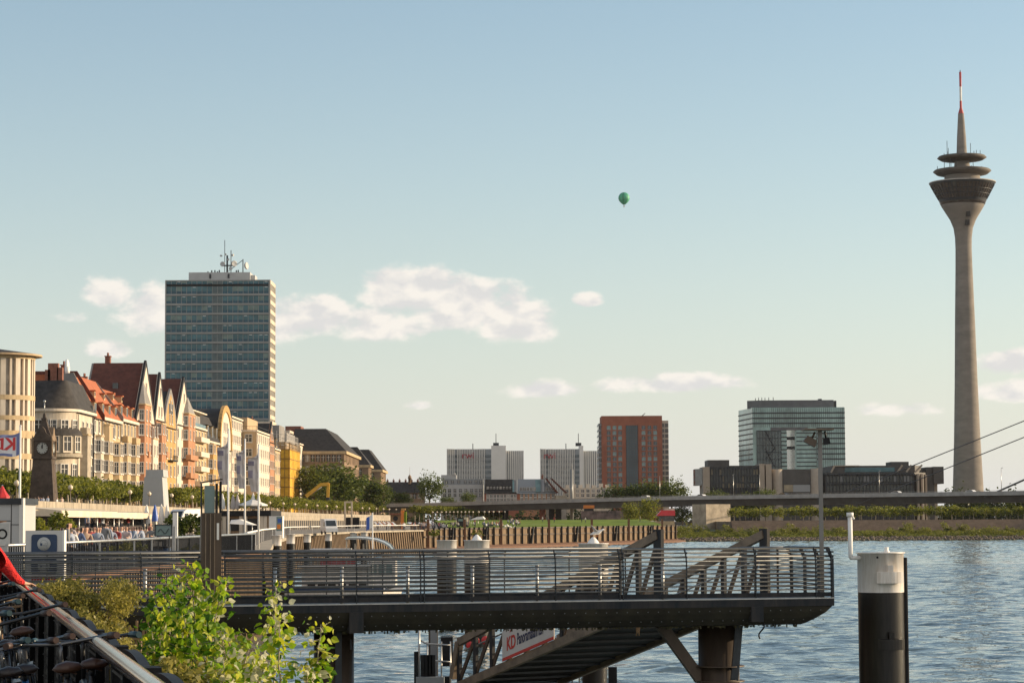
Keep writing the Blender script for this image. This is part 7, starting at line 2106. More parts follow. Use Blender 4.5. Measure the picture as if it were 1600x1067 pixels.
put(me, 'cloth', t, (-.03,0,bZ(805)-1.4))
# three tall banner flags and the club flag
def flagpole(px, ytop, ybot, D, lab):
    t = thing('flagpole', lab, 'flagpole', (xx(px,D), D, LOW))
    g = MB(); g.tube([(xx(px,D),D,LOW),(xx(px,D),D,zz(ytop,D,px))], [.06,.045], 8); g.ball((xx(px,D),D,zz(ytop,D,px)+.04), .06, 8)
    g.build('pole', 'white_plain', t)
    return t
mat('flag_print', (0.36,0.31,0.33), .85, scale=1.6, var=.1, rgb2=(.17,.15,.22), detail=2, stretch=(.6,1,1.6))
mat('flag_pale', (0.60,0.53,0.49), .85, scale=1.5, var=.15)
def banner_cloth(w, h):
    g = MB(); nx, nz = 8, 26; vs = []
    for j in range(nz+1):
        v = j/nz
        k = min(1, v/.16)                      # gathered at the top, wider below
        ww = w*(.12+.88*k)*(1-.35*max(0,(v-.6)/.4)**1.3)
        for i in range(nx+1):
            f = i/nx
            vs.append((-ww*f, .11*math.sin(f*5+v*4)*f+.05*math.sin(v*14+f*3), -h*v-(.35*f*(1-k))))
    for j in range(nz):
        for i in range(nx):
            a = j*(nx+1)+i; v = j/nz
            mi = 1 if (.20 < v < .32 and i > 2) or (.45 < v < .62 and i > 3) else 2 if i in (2,3) and v > .18 else 0
            g._add([vs[a],vs[a+nx+1],vs[a+nx+2],vs[a+1]], [(0,1,2,3)], mi, True)
    return g.mesh('cloth', ['canvas_grey','flag_print','flag_pale'])
for (px, yt, y0_, y1_, wpx, D, lab) in ((356.5,672,688,757,16,128,'tallest printed banner flag on the pole closest to the gate column'),(382.5,688,697,763,12,134,'middle printed banner flag of the three white poles'),(404,696,706,768,15.5,140,'printed banner flag on the pole farthest from the gate column')):
    t = flagpole(px, yt, 862, D, 'white flagpole carrying the '+lab.split(' on ')[0].split(' of ')[0])
    f = thing('banner_flag', lab, 'flag', (xx(px,D)-.05, D-.02, zz(y0_,D,px)))
    o = put(banner_cloth(wpx*S(D), (y1_-y0_)*S(D)), 'cloth', f, (0,0,0))
D = 110; t = flagpole(30.5, 667, 862, D, 'white flagpole of the large red lettered flag')
mat('flag_white', (0.70,0.68,0.68), .8, scale=1, var=.08); mat('flag_blue', (0.16,0.19,0.36), .8, scale=1, var=.15)
f = thing('company_flag', 'white and blue flag with red reversed letters flying beside the clock tower', 'flag', (xx(30,D), D-.02, zz(675,D,30)))
def st_(u,v): return 1 if u < .10 else (1 if v > .82 and .2 < u < .75 else (1 if v < .10 and u > .10 else 0))
def fl_mesh():
    g = MB(); nx, nz = 28, 16; w, h = 1.75, 1.02; vs = []
    pos = lambda f,v: (-w*f*.9, .10*math.sin(f*7+v*1.6)*min(1,f*3), -h*v*(1-.12*f)-.42*f+.12*f*math.sin(f*4)-(.05*math.sin(f*8)))
    for i in range(nx+1):
        for j in range(nz+1): vs.append(pos(i/nx,j/nz))
    for i in range(nx):
        for j in range(nz):
            a = i*(nz+1)+j
            g._add([vs[a],vs[a+nz+1],vs[a+nz+2],vs[a+1]], [(0,1,2,3)], st_(i/nx,j/nz), True)
    return g.mesh('cloth', ['flag_white','flag_blue']), pos
me, pos = fl_mesh(); cl_ = put(me, 'cloth', f, (0,0,0))
me = text_mesh('KD', 1.0, 'red_paint', .001, bold=.03)
for v in me.vertices:      # the letters follow the folds of the cloth, seen from the back
    x, y, z = v.co
    q = pos(.46+x*.50, .46-y*.78); v.co = (q[0], q[1]-.012-z, q[2])
put(me, 'lettering', cl_, (0,0,0))
# ------------------------------------------------------------------ near promenade: railing, bicycles, plants
mat('handrail_steel', (0.27, 0.19, 0.15), .12, metal=.95, scale=2.5, var=.3)
rd = Vector((-.235,1,0)).normalized(); rn = Vector((rd.y,-rd.x,0))     # along the railing, and towards the water
ang = math.atan2(rd.y, rd.x)
def on_rail(D, side=0, z=0): return Vector((railx(D)+rn.x*side, D+rn.y*side, LOW+z))
RH = 1.0
pr = thing('promenade_railing', 'near brown steel handrail with black arched mesh panels running down to the pier', 'railing', on_rail(20))
g = MB(); pts = [on_rail(d,0,RH) for d in (3,8,14,20,27,35,45,56.5)]
g.tube(pts, .040, 14); g.build('handrail', 'handrail_steel', pr)
g = MB(); g.tube([on_rail(d,.085,RH-.075) for d in (3,56.5)], .028, 8); g.build('lower_tube', 'steel_black', pr)
Dp = 4.4; k = 0
pitch = 2.06
panel = MB(); n = 16
arc = [(pitch*.96*(i/n-.5), RH-.10+.085*math.sin(PI*i/n)**.6) for i in range(n+1)]
for (x0,z0),(x1,z1) in zip(arc[:-1],arc[1:]): panel.bar((x0,.13,z0),(x1,.13,z1),.03,.05,up=(0,1,0))
panel.bar((-pitch*.48,.13,.06),(pitch*.48,.13,.06),.04,.06)
for s in (-1,1): panel.bar((s*pitch*.475,.13,.0),(s*pitch*.475,.13,RH-.02),.06,.09,up=(0,1,0))
pmesh = panel.mesh('arched_frame', 'steel_black')
lat = MB()
for i in range(-3, 3):
    for j in range(5):
        x = (i+.5)*.33; z = .12+j*.185+(.09 if i % 2 else 0)
        lat.bar((x,.035,z+.035),(x,.125,z-.04),.01,.012)
    lat.bar(((i+.5)*.33,.125,.08),((i+.5)*.33,.125,.9),.012,.012)
lmesh = lat.mesh('lattice_infill', 'mesh_grey' if 'mesh_grey' in MAT else mat('mesh_grey', (0.15,0.15,0.15), .3, metal=.6, scale=3))
bk = MB(); bk.box((-pitch*.44,.145,.10),(-.12,.155,.93)); bk.box((.12,.145,.10),(pitch*.44,.155,.93)); mat('panel_black', (0.006,0.006,0.006), .8, spec=.1); bmesh_ = bk.mesh('backing_plate', 'panel_black')
while Dp < 55:
    c_ = on_rail(Dp); loc = c_-Vector(pr.location)
    a_ = ang+PI      # local +x back along the rail, local +y over the water
    for me, nm in ((pmesh,'arched_frame'),(lmesh,'lattice_infill'),(bmesh_,'backing_plate')):
        put(me, nm, pr, loc, ang+PI if False else ang, (1,-1,1))
    q = MB(); 
    Dp += pitch*rd.y
po = MB(); po.box((-.025,-.05,0),(.025,.0,RH-.05)); pom = po.mesh('post', 'panel_black')
Dp = 4.4-pitch*rd.y/2
while Dp < 56:
    put(pom, 'post', pr, on_rail(Dp)-Vector(pr.location), ang); Dp += pitch*rd.y

# bicycles leaning on each other along the railing
mat('saddle_leather', (0.022, 0.014, 0.011), .45, scale=8, var=.4)
mat('saddle_brown', (0.06, 0.026, 0.014), .5, scale=8, var=.3)
mat('bike_black', (0.015,0.015,0.016), .3, scale=3)
mat('bike_blue', (0.015,0.16,0.42), .3, scale=3, var=.15)
mat('bike_grey', (0.07,0.07,0.07), .35, metal=.5, scale=3)
mat('chrome', (0.16,0.16,0.16), .3, metal=.8, scale=4, var=.1)
mat('grip_brown', (0.045,0.02,0.013), .6, scale=8); mat('grip_teal', (0.01,0.04,0.05), .5, scale=8)
def torus(g, c, R0, r0, n=40, m=8, mi=0):
    vs = []; fs = []
    for i in range(n):
        a = 2*PI*i/n
        for j in range(m):
            b = 2*PI*j/m; rr = R0+r0*math.cos(b)
            vs.append((c[0]+rr*math.cos(a), c[1]+r0*math.sin(b), c[2]+rr*math.sin(a)))
    for i in range(n):
        for j in range(m):
            i2, j2 = (i+1) % n, (j+1) % m; fs.append((i*m+j, i2*m+j, i2*m+j2, i*m+j2))
    g._add(vs, fs, mi, True)
def make_bike(label, frame_m, saddle_m, grip_m, basket=False, upright=True):
    t = thing('bicycle', label, 'bicycle', (0,0,0), 'bicycles leaning along the promenade railing')
    RW = .34; fx, rx_ = .53, -.53
    for x in (fx, rx_):
        g = MB(); torus(g, (x,0,RW), RW-.018, .02); wv = g.build('wheel', 'tyre', t)
        g = MB(); torus(g, (x,0,RW), RW-.045, .012, 40, 6); g.tube([(x,-.05,RW),(x,.05,RW)], .022, 8)
        for k in range(18):
            a = 2*PI*k/18; s = .03 if k % 2 else -.03
            g.tube([(x+.02*math.cos(a),s,RW+.02*math.sin(a)),(x+(RW-.05)*math.cos(a),0,RW+(RW-.05)*math.sin(a))], .0016, 3, cap=False)
        g.build('rim', 'chrome', wv)
        g = MB()
        pts = [(x+(RW+.025)*math.cos(a),0,RW+(RW+.025)*math.sin(a)) for a in [R(20)+R(150)*i/14 for i in range(15)]]
        for p, q in zip(pts[:-1],pts[1:]): g.bar(p,q,.045,.006,up=(0,1,0))
        g.build('mudguard', 'bike_black', t)
    bb, st, hd0, hd1 = (-.08,0,.29), (-.245,0,.865), (.34,0,.62), (.31,0,.80)
    g = MB(); g.tube([bb,st],.019,8); g.tube([bb,hd0],.021,8); g.tube([(st[0]+.03,0,.70),hd1],.017,8); g.tube([hd0,hd1],.024,8)
    for s in (-.06,.06): g.tube([(bb[0],s*.5,bb[2]),(rx_,s,RW)],.011,6); g.tube([(st[0],s*.3,.74),(rx_,s,RW)],.010,6)
    g.build('frame', frame_m, t)
    g = MB()
    for s in (-.05,.05): g.tube([(hd0[0]+.005,s*.8,hd0[2]-.02),(.42,s,.50),(fx,s,RW)],.012,6)
    g.build('fork', 'chrome' if frame_m != 'bike_black' else 'bike_black', t)
    g = MB(); g.tube([st,(-.265,0,.90)],.014,8); g.build('seat_post', 'bike_grey', t)
    g = MB(); prof = [(-.15,.0,.02),(-.13,.075,.045),(-.07,.085,.05),(-.01,.055,.05),(.06,.026,.045),(.12,.02,.035),(.135,.0,.02)]
    vs = []; fs = []; m = 8
    for x, w_, h in prof:
        for j in range(m):
            a = 2*PI*j/m; vs.append((-.27+x, w_*math.cos(a), .925+ (h*.75*math.sin(a) if math.sin(a) > 0 else h*.5*math.sin(a)) ))
    for i in range(len(prof)-1):
        for j in range(m): j2 = (j+1) % m; fs.append((i*m+j,(i+1)*m+j,(i+1)*m+j2,i*m+j2))
    g._add(vs, fs, 0, True); g.tube([(-.38,-.04,.895),(-.15,0,.90)],.006,5); g.tube([(-.38,.04,.895),(-.15,0,.90)],.006,5)
    g.build('saddle', saddle_m, t)
    g = MB(); g.tube([hd1,(.285,0,.98),(.30,0,1.02)],.013,8)
    g.tube([(.10,-.30,1.05),(.22,-.27,1.05),(.31,-.12,1.03),(.30,0,1.02),(.31,.12,1.03),(.22,.27,1.05),(.10,.30,1.05)],.011,8)
    for s in (-1,1): g.tube([(.25,s*.25,1.04),(.14,s*.33,1.03)],.005,5)
    hb = g.build('handlebar', 'bike_black' if basket or 'black' in frame_m else 'chrome', t)
    for s in (-1,1): q = MB(); q.tube([(.20,s*.275,1.05),(.07,s*.307,1.052)],.019,8); q.build('grip', grip_m, hb)
    g = MB(); g.tube([(bb[0],-.06,bb[2]),(bb[0],.06,bb[2])],.02,8); g.bar((bb[0],.07,bb[2]),(bb[0]+.11,.07,bb[2]-.12),.015,.025); g.bar((bb[0],-.07,bb[2]),(bb[0]-.11,-.07,bb[2]+.12),.015,.025)
    g.cbox((bb[0]+.11,.11,bb[2]-.12),(.09,.08,.02)); g.cbox((bb[0]-.11,-.11,bb[2]+.12),(.09,.08,.02)); torus(g,(bb[0],.045,bb[2]),.085,.006,20,4)
    g.build('crank', 'bike_grey', t)
    g = MB(); g.bar((-.62,0,.72),(-.30,0,.72),.10,.012)
    for s in (-.05,.05): g.tube([(-.6,s,.72),(rx_,s,RW)],.006,5)
    g.build('rear_rack', 'bike_black', t)
    if basket:
        g = MB(); B0_, B1_ = (.40,.62), (-.17,.17)
        for z in (.80,.86,.92,.98): 
            for (a,b) in (((.40,-.15),(.64,-.15)),((.64,-.15),(.64,.15)),((.64,.15),(.40,.15)),((.40,.15),(.40,-.15))): g.tube([(*a,z),(*b,z)],.008,5)
        for i in range(7):
            for s in (-.15,.15): g.tube([(.40+.04*i,s,.79),(.40+.04*i,s,.99)],.005,4)
            g.tube([(.64,-.15+.05*i,.79),(.64,-.15+.05*i,.99)],.005,4)
        g.build('basket', 'timber', t)
    return t
BK = [
 (13.2,-.38,-6,.93,'blue bicycle with a dark saddle third from the handrail in the front row','bike_blue','saddle_leather','grip_brown',False),
 (13.3,-.255,-8,.94,'blue bicycle with a worn black saddle beside the one with a round brown saddle','bike_blue','saddle_leather','grip_brown',False),
 (13.05,-.09,-5,.96,'dark bicycle with a round brown saddle close to the handrail','bike_grey','saddle_brown','grip_brown',False),
 (13.35,.02,-3,.955,'black bicycle touching the handrail with its brown saddle','bike_black','saddle_brown','grip_teal',False),
 (13.15,-.50,-8,.93,'black bicycle with teal grips at the outer side of the front row','bike_black','saddle_leather','grip_teal',False),
 (16.6,-.16,-7,1.0,'black bicycle with brown grips standing one length beyond the first row','bike_black','saddle_brown','grip_brown',False),
 (17.2,-.42,-9,1.0,'grey bicycle with teal grips in the second row of the railing','bike_grey','saddle_leather','grip_teal',True),
 (20.5,-.2,-6,1.0,'bicycle with a wicker front basket leaning on the handrail farther along','bike_black','saddle_leather','grip_brown',True),
 (21.2,-.5,-8,1.0,'chrome grey bicycle next to the one with the wicker basket','bike_grey','saddle_brown','grip_teal',False),
 (14.9,-.30,-9,1.0,'black bicycle wedged between the first row and the brown gripped one','bike_black','saddle_leather','grip_brown',False),
 (15.4,-.62,-4,1.0,'dark grey bicycle with a chrome handlebar behind the blue bicycles','bike_grey','saddle_leather','grip_teal',False),
 (18.6,-.36,-8,1.0,'black bicycle half hidden by the front basket of its neighbour','bike_black','saddle_leather','grip_brown',False),
 (18.2,-.66,-5,1.0,'blue bicycle in the middle of the tangle along the railing','bike_blue','saddle_leather','grip_brown',True),
 (14.4,-.86,-5,1.0,'black bicycle at the outer edge of the tangle next to the one with teal grips','bike_black','saddle_brown','grip_brown',True),
 (22.6,-.34,-7,1.0,'black bicycle with its handlebar against the rail near the person in red','bike_black','saddle_leather','grip_teal',False),
 (24.5,-.25,-6,1.0,'dark bicycle farthest along the handrail beside the person in red','bike_black','saddle_leather','grip_brown',False)]
for (D, side, lean, sc_, lab, fm, sm, gm, bsk) in BK:
    t = make_bike(lab, fm, sm, gm, bsk)
    t.location = on_rail(D, side-.02, 0); t.rotation_euler = (R(lean), 0, ang+R(rnd(-4,4))); t.scale = (sc_,sc_,sc_*1.02)

# people -----------------------------------------------------------------
objcolmat('clothing', .9)
mat('skin', (0.48,0.27,0.18), .55, scale=6, var=.08)
mat('trousers', (0.035,0.04,0.06), .9, scale=4, var=.4)
mat('hair', (0.035,0.022,0.014), .6, scale=8, var=.4)
mat('shoe', (0.03,0.025,0.02), .6)
def person_mesh(name, J, bones, classify, mats, sub=1):
    """one continuous body grown over a skeleton"""
    me = bpy.data.meshes.new(name)
    names = list(J); idx = {n: i for i, n in enumerate(names)}
    me.from_pydata([J[n][0] for n in names], [(idx[a], idx[b]) for a, b in bones], [])
    ob = bpy.data.objects.new(name, me); COL.objects.link(ob)
    md = ob.modifiers.new('skin', 'SKIN'); md.use_smooth_shade = True
    for n in names:
        sv = me.skin_vertices[0].data[idx[n]]; r_ = J[n][1]
        sv.radius = r_ if isinstance(r_, tuple) else (r_, r_)
    me.skin_vertices[0].data[idx['pelvis']].use_root = True
    s2 = ob.modifiers.new('sub', 'SUBSURF'); s2.levels = sub; s2.render_levels = sub
    dg = bpy.context.evaluated_depsgraph_get()
    m2 = bpy.data.meshes.new_from_object(ob.evaluated_get(dg)); m2.name = name
    bpy.data.objects.remove(ob)
    m2.materials.clear()
    for m in mats: m2.materials.append(MAT[m])
    for p in m2.polygons: p.material_index = classify(p.center); p.use_smooth = True
    return m2
def skeleton(pose, rg):
    J = {}; B = []
    def add(n, p, r, par=None):
        J[n] = (Vector(p), r)
        if par: B.append((par, n))
    sit = pose == 'sit'
    hz = .50 if sit else .94
    ln = .10 if sit else .02
    add('pelvis',(0,0,hz),(.15,.12)); add('waist',(ln*.3,0,hz+.16),(.135,.10),'pelvis'); add('chest',(ln,0,hz+.36),(.165,.115),'waist')
    add('neckbase',(ln,0,hz+.52),(.09,.075),'chest'); add('neck',(ln+.01,0,hz+.58),.055,'neckbase'); add('head',(ln+.03,0,hz+.68),(.085,.10),'neck'); add('crown',(ln+.02,0,hz+.745),(.078,.09),'head')
    for s, n in ((1,'l'),(-1,'r')):
        add('sh'+n,(ln,s*.19,hz+.47),.058,'chest')
        if sit:
            add('el'+n,(ln+.10,s*.25,hz+.22),.043,'sh'+n); add('wr'+n,(ln+.33,s*.17,hz+.24),.032,'el'+n); add('ha'+n,(ln+.42,s*.13,hz+.26),(.035,.02),'wr'+n)
            add('hip'+n,(.03,s*.10,hz-.02),.09,'pelvis'); add('kn'+n,(.44,s*.13,hz+.0),.062,'hip'+n); add('an'+n,(.42,s*.12,.08),.04,'kn'+n); add('to'+n,(.58,s*.13,.035),.033,'an'+n)
        else:
            st = .16 if pose == 'walk' else .02; f = s*st
            b = rg.uniform(-.02,.06) if pose != 'hold' else .2
            add('el'+n,(ln-f*.5+.0,s*.245,hz+.20),.043,'sh'+n); add('wr'+n,(ln-f*.9+.06+b,s*.25,hz-.02+b),.032,'el'+n); add('ha'+n,(ln-f+.08+b*1.3,s*.245,hz-.11+b*1.4),(.035,.022),'wr'+n)
            add('hip'+n,(0,s*.095,hz-.07),.095,'pelvis'); add('kn'+n,(f*.6+.03,s*.10,.50),.063,'hip'+n); add('an'+n,(f-.02,s*.10,.09),.042,'kn'+n); add('to'+n,(f+.13,s*.115,.04),.036,'an'+n)
    return J, B, hz
def cls(hz, longhair):
    def f(c):
        if c.z > hz+.60:
            return 3 if (c.z > hz+.735 or c.x < (.05 if longhair else .02)+.08*(hz<.6)) else 1
        if c.z > hz+.545: return 3 if longhair and c.x < .0 else 1
        if hz < .6:
            if c.x > .38 and c.z > .66: return 1
            if c.z < .09: return 4
            return 0 if c.z > hz+.07 else 2
        if abs(c.y) > .20 and c.z < hz-.0 and c.z > .6: return 1
        if c.z < .10: return 4
        return 0 if c.z > hz-.06 else 2
    return f
PM_ = {}
rg = random.Random(3)
for pose in ('stand','walk','hold','sit'):
    for lh in (0,1):
        J, B, hz_ = skeleton(pose, rg)
        PM_[pose,lh] = person_mesh('person', J, B, cls(hz_, lh), ['clothing','skin','trousers','hair','shoe'])
COLS = [((.72,.70,.68),'white'),((.05,.05,.06),'black'),((.30,.05,.05),'dark red'),((.10,.14,.26),'navy'),((.30,.34,.42),'grey blue'),((.42,.30,.22),'tan'),((.5,.42,.40),'pale pink'),((.20,.20,.20),'grey')]
def person(x, y, z, pose, rz, col, label, group, s=1.0):
    o = bpy.data.objects.new('person', PM_[pose, random.randint(0,1)]); o.location = (x,y,z); o.rotation_euler = (0,0,rz); o.scale = (s,)*3
    o.color = (*col[0],1); COL.objects.link(o)
    tag(o, label % col[1], 'person', group); return o
# seated crowd behind the quay railing (px 100-240)
mat('bench_wood', (0.22,0.13,0.07), .7, scale=3, var=.3, stretch=(.3,1,1))
def table_set(x, y, rz):
    t = thing('beer_table', 'plain wooden beer table among the seated crowd behind the quay railing', 'table', (x,y,LOW), 'beer tables on the quay'); t.rotation_euler = (0,0,rz)
    g = MB(); g.cbox((0,0,.75),(2.2,.6,.04)); me = g.mesh('table_top','bench_wood'); put(me,'table_top',t,(0,0,0))
    g = MB()
    for s in (-.85,.85):
        for q in (-.24,.24): g.bar((s,q,0),(s,q*.8,.73),.04,.04)
    put(g.mesh('trestle','steel_dark'),'trestle',t,(0,0,0))
for i in range(7):
    D = 84+i*8; x = xx(112+i*18, D); 
    table_set(x-1.2, D+1, PI/2)
for i in range(46):
    px = lerp(100,247,(i+.5)/46)+rnd(-1.5,1.5); D = lerp(80,128,(px-100)/147)+rnd(-3,12)
    c = random.choice(COLS)
    sit = random.random() < .78
    person(xx(px,D), D, LOW-(0 if sit else 0)+(.28 if sit else 0), 'sit' if sit else 'stand', random.choice((PI/2,-PI/2,0,PI))+rnd(-.5,.5), c, 'guest in %s clothes '+('sitting' if sit else 'standing')+' in the crowd behind the quay railing', 'crowd behind the quay railing')
# standing guests under the long awning (px 113-205) and along the parapet
for i in range(26):
    px = rnd(113,205); D = lerp(262,300,(px-113)/92)-rnd(2,8); c = random.choice(COLS)
    person(xx(px,D), D, LOW+.9, random.choice(('stand','walk','hold')), rnd(0,6.28), c, 'guest in %s clothes standing before the long cream awning', 'guests at the cafe awnings')
dk = MB(); dk.box((xx(108,262)-.5,250,LOW),(xx(207,290)+1,301,LOW+.88))
tag(dk.build('cafe_deck', 'timber', org=(-45,275,LOW)), 'raised timber cafe deck in front of the long awning', 'deck')
for i in range(11):
    px = rnd(40,104); D = rnd(292,312); c = random.choice(COLS)
    person(xx(px,D), D, UP, random.choice(('stand','walk')), rnd(0,6.28), c, 'person in %s clothes strolling at the foot of the clock tower', 'strollers at the clock tower')
for i in range(26):
    px = rnd(590,700); D = rnd(480,560); c = random.choice(COLS+COLS[:1])
    person(xx(px,D), D, LOW, random.choice(('stand','walk','hold')), rnd(0,6.28), c, 'small distant person in %s clothes on the quay by the timber stalls', 'people by the timber stalls')
for i in range(52):
    px = rnd(705,815); D = rnd(566,640) if px < 790 else rnd(600,680); c = random.choice(COLS+COLS[:1]*2)
    z = LOW+.05+max(0,(D-560))*.0093
    person(xx(px,D), D, z, random.choice(('sit','sit','stand','walk')), rnd(0,6.28), c, 'tiny distant person in %s clothes on the green lawn', 'people on the lawn')
for px, D, cw in ((848,720,'white'),(856,735,'black'),(866,700,'dark red'),(915,690,'white'),(909,693,'black'),(1000,720,'grey')):
    c = [q for q in COLS if q[1] == cw][0]
    person(xx(px,D), D, LOW+.05+(D-560)*.009, 'walk', rnd(0,6), c, 'lone small person in %s clothes on the lawn near the bridge', 'people near the bridge')
# the person in the red jacket at the railing
J, B, hz_ = skeleton('hold', random.Random(9))
# arms brought forward onto the handrail, with separate fingers
for n, s in (('l',1),('r',-1)):
    J['el'+n] = (Vector((.16,s*.27,hz_+.24)), .062); J['wr'+n] = (Vector((.36,s*.20,hz_+.15)), .034); J['ha'+n] = (Vector((.43,s*.19,hz_+.145)), (.036,.016))
    for k, (dy, l, r_) in enumerate(((-.030,.075,.0085),(-.010,.085,.009),(.011,.08,.009),(.031,.062,.008))):
        J['f%s%d' % (n,k)] = (Vector((.475,s*.19+dy,hz_+.142)), r_); B.append(('ha'+n,'f%s%d' % (n,k)))
        J['g%s%d' % (n,k)] = (Vector((.455+l,s*.19+dy*1.2,hz_+.115)), r_*.9); B.append(('f%s%d' % (n,k),'g%s%d' % (n,k)))
    J['t'+n] = (Vector((.40,s*.19-s*.05,hz_+.135)), .01); B.append(('wr'+n,'t'+n)); J['u'+n] = (Vector((.44,s*.19-s*.066,hz_+.12)), .0085); B.append(('t'+n,'u'+n))
for n in ('chest','waist'): J[n] = (J[n][0], (.20,.155) if n == 'chest' else (.175,.14))
for n in ('shl','shr'): J[n] = (J[n][0], .085)
def cls_red(c):
    if c.z > hz_+.585: return 1
    if c.x > .37 and c.z > hz_-.1: return 1
    if c.z < .10: return 4
    return 0 if c.z > hz_-.10 else 2
mat('red_fleece', (0.62,0.018,0.016), .95, scale=25, var=.35, bump=.9, bscale=40)
me = person_mesh('body', J, B, cls_red, ['red_fleece','skin','trousers','hair','shoe'], 2)
rp = thing('person', 'person in a fluffy red jacket and brown brimmed hat leaning on the near handrail', 'person', on_rail(24.5,-.435,0)); rp.rotation_euler = (0,0,ang-R(50)); rp.scale = (.97,)*3
put(me, 'body', rp, (0,0,0))
hx, hzt = .05, hz_+.70
g = MB(); g.ball((hx-.03,0,hzt+.02), .105, 16, sq=(1,.9,1.12)); put(g.mesh('hair','hair'), 'hair', rp, (0,0,0))
mat('felt_hat', (0.13,0.075,0.045), .9, scale=10, var=.2); mat('hat_band', (0.02,0.015,0.015), .7)
g = MB(); g.lathe([(.20,.012),(.205,.02),(.13,.0),(.108,.01),(.10,.08),(.075,.115),(0,.11)], 28, (hx-.005,0,hzt+.075)); hat = put(g.mesh('hat','felt_hat'), 'hat', rp, (0,0,0))
g = MB(); g.lathe([(.109,.014),(.111,.02),(.107,.045),(.104,.045)], 28, (hx-.005,0,hzt+.075)); put(g.mesh('hat_band','hat_band'), 'hat_band', hat, (0,0,0))
g = MB()
for s in (-1,1): g.ball((hx+.088,s*.033,hzt+.005), .013, 8, 0); g.ball((hx+.097,s*.033,hzt+.005), .007, 6, 1)
g.loft([(hx+.085,-.012,hzt+.01),(hx+.085,.012,hzt+.01),(hx+.08,.014,hzt-.035),(hx+.08,-.014,hzt-.035)],[(hx+.10,-.003,hzt+.005),(hx+.10,.003,hzt+.005),(hx+.115,.009,hzt-.03),(hx+.115,-.009,hzt-.03)],2)
g.box((hx+.082,-.024,hzt-.062),(hx+.095,.024,hzt-.052),3)
put(g.mesh('face',['white_plain','hair','skin','ink_red']), 'face', rp, (0,0,0))
g = MB(); g.ball((0,0,.13), .17, 14, sq=(1,.6,.85)); g.tube([(-.1,0,.24),(0,0,.36),(.1,0,.24)], .012, 6)
o = g.build('bag', 'yellow_paint', None); o.location = on_rail(24.0,-.35,.32); tag(o, 'small orange yellow bag tucked between the bicycles below the red jacket', 'bag')

# information pillar, kiosk and boards near the pier entrance -----------------
def pic(px, y, D): return at(px, y, D)
D = 60.5; x0, x1 = xx(40,D), xx(98,D)
t = thing('info_pillar', 'pale information pillar with two dark blue panels and a round white emblem', 'sign', ((x0+x1)/2, D, LOW)); tl = Vector(t.location)
MB().box((x0,D,2.5),(x1,D+.22,zz(828.5,D,70))).build('housing', 'rwi_fin', t)
MB().box((x1+.001,D-.02,2.5),(x1+.05,D+.24,zz(828,D,70))).build('edge_strip', 'white_plain', t)
mat('pillar_emblem', (0.50,0.50,0.47), .6)
for (ya, yb) in ((834.5,864),(872,896)):
    za, zb = zz(yb,D,70), zz(ya,D,70); xa, xb = xx(49.5,D), xx(89.5,D); r_ = .06
    pts = []
    for (cx_,cz_,a0) in ((xb-r_,zb-r_,0),(xa+r_,zb-r_,90),(xa+r_,za+r_,180),(xb-r_,za+r_,270)):
        for k in range(4): a = R(a0+30*k); pts.append((cx_+r_*math.cos(a), cz_+r_*math.sin(a)))
    g = MB(); g.loft([(x,D-.004,z) for x,z in pts],[(x,D-.02,z) for x,z in pts]); pan = g.build('blue_panel', 'navy_paint', t)
    g = MB(); c_ = (xx(69.2,D), D-.022, (za+zb)/2+.0); rr = .165 if ya < 850 else .15
    g.M = Matrix.Translation(c_) @ Matrix.Rotation(PI/2,4,'X')
    g.lathe([(0,.006),(rr,.006),(rr,0)], 32, mi=0)
    g.lathe([(rr*.55,.008),(rr*.58,.008)], 20, mi=1, a0=R(-60), a1=R(200)); g.box((-rr*.55,-rr*.28,.0085),(-rr*.25,rr*.1,.011),1); g.box((-rr*.2,-rr*.30,.0085),(rr*.45,-rr*.24,.011),1); g.box((rr*.1,rr*.0,.0085),(rr*.45,rr*.05,.011),1)
    g.build('round_emblem', ['pillar_emblem','navy_paint'], pan)
g = MB()
for i in range(9): g.box((xx(50+i*4.3,D),D-.012,zz(907,D,70)),(xx(53.3+i*4.3,D),D-.003,zz(900,D,70)))
g.build('red_lettering_strip', 'ink_red', t)
D = 88; x0, x1 = xx(-22,D), xx(30,D)
t = thing('kiosk', 'grey panelled kiosk with a dark roof band at the edge of the quay', 'kiosk', (xx(10,D), D, LOW))
MB().box((x0,D,LOW),(x1,D+3,zz(788,D,10))).build('wall', 'hr_plant', t)
MB().box((x0-.05,D-.08,zz(788,D,10)+.002),(x1+.08,D+3.1,zz(778,D,10))).build('roof_band', 'steel_dark', t)
MB().box((x1+.002,D-.04,LOW),(xx(36.5,D),D+.3,zz(778,D,10))).build('corner_post', 'rwi_fin', t)
g = MB(); g.box((xx(17.2,D),D-.012,LOW),(xx(18.2,D),D-.002,zz(788,D,10))); g.box((x0,D-.012,zz(814,D,10)),(xx(17,D),D-.002,zz(813,D,10))); g.box((xx(18.3,D),D-.012,zz(820,D,10)),(x1,D-.002,zz(819,D,10))); g.build('panel_joint', 'steel_black', t)
g = MB(); g.box((xx(-8,D),D-.03,zz(852,D,10)),(xx(16,D),D-.013,zz(815.5,D,10)),0); g.box((xx(-6.5,D),D-.035,zz(850,D,10)),(xx(14.5,D),D-.031,zz(817,D,10)),1)
g.M = Matrix.Translation((xx(4,D),D-.036,zz(834,D,10))) @ Matrix.Rotation(PI/2,4,'X'); g.lathe([(.12,.003),(.19,.003)],20,mi=2)
g.build('poster_frame', ['rwi_fin','pillar_emblem','steel_black'], t)
D = 150; umb = umbrella(3, 757, 776, 12, D, LOW, 'red umbrella above the kiosk roof', 'red_paint')
D = 92; t = thing('chalk_board', 'pale blue framed board with a drawn curve on the quay railing', 'board', (xx(255,D), D, LOW))
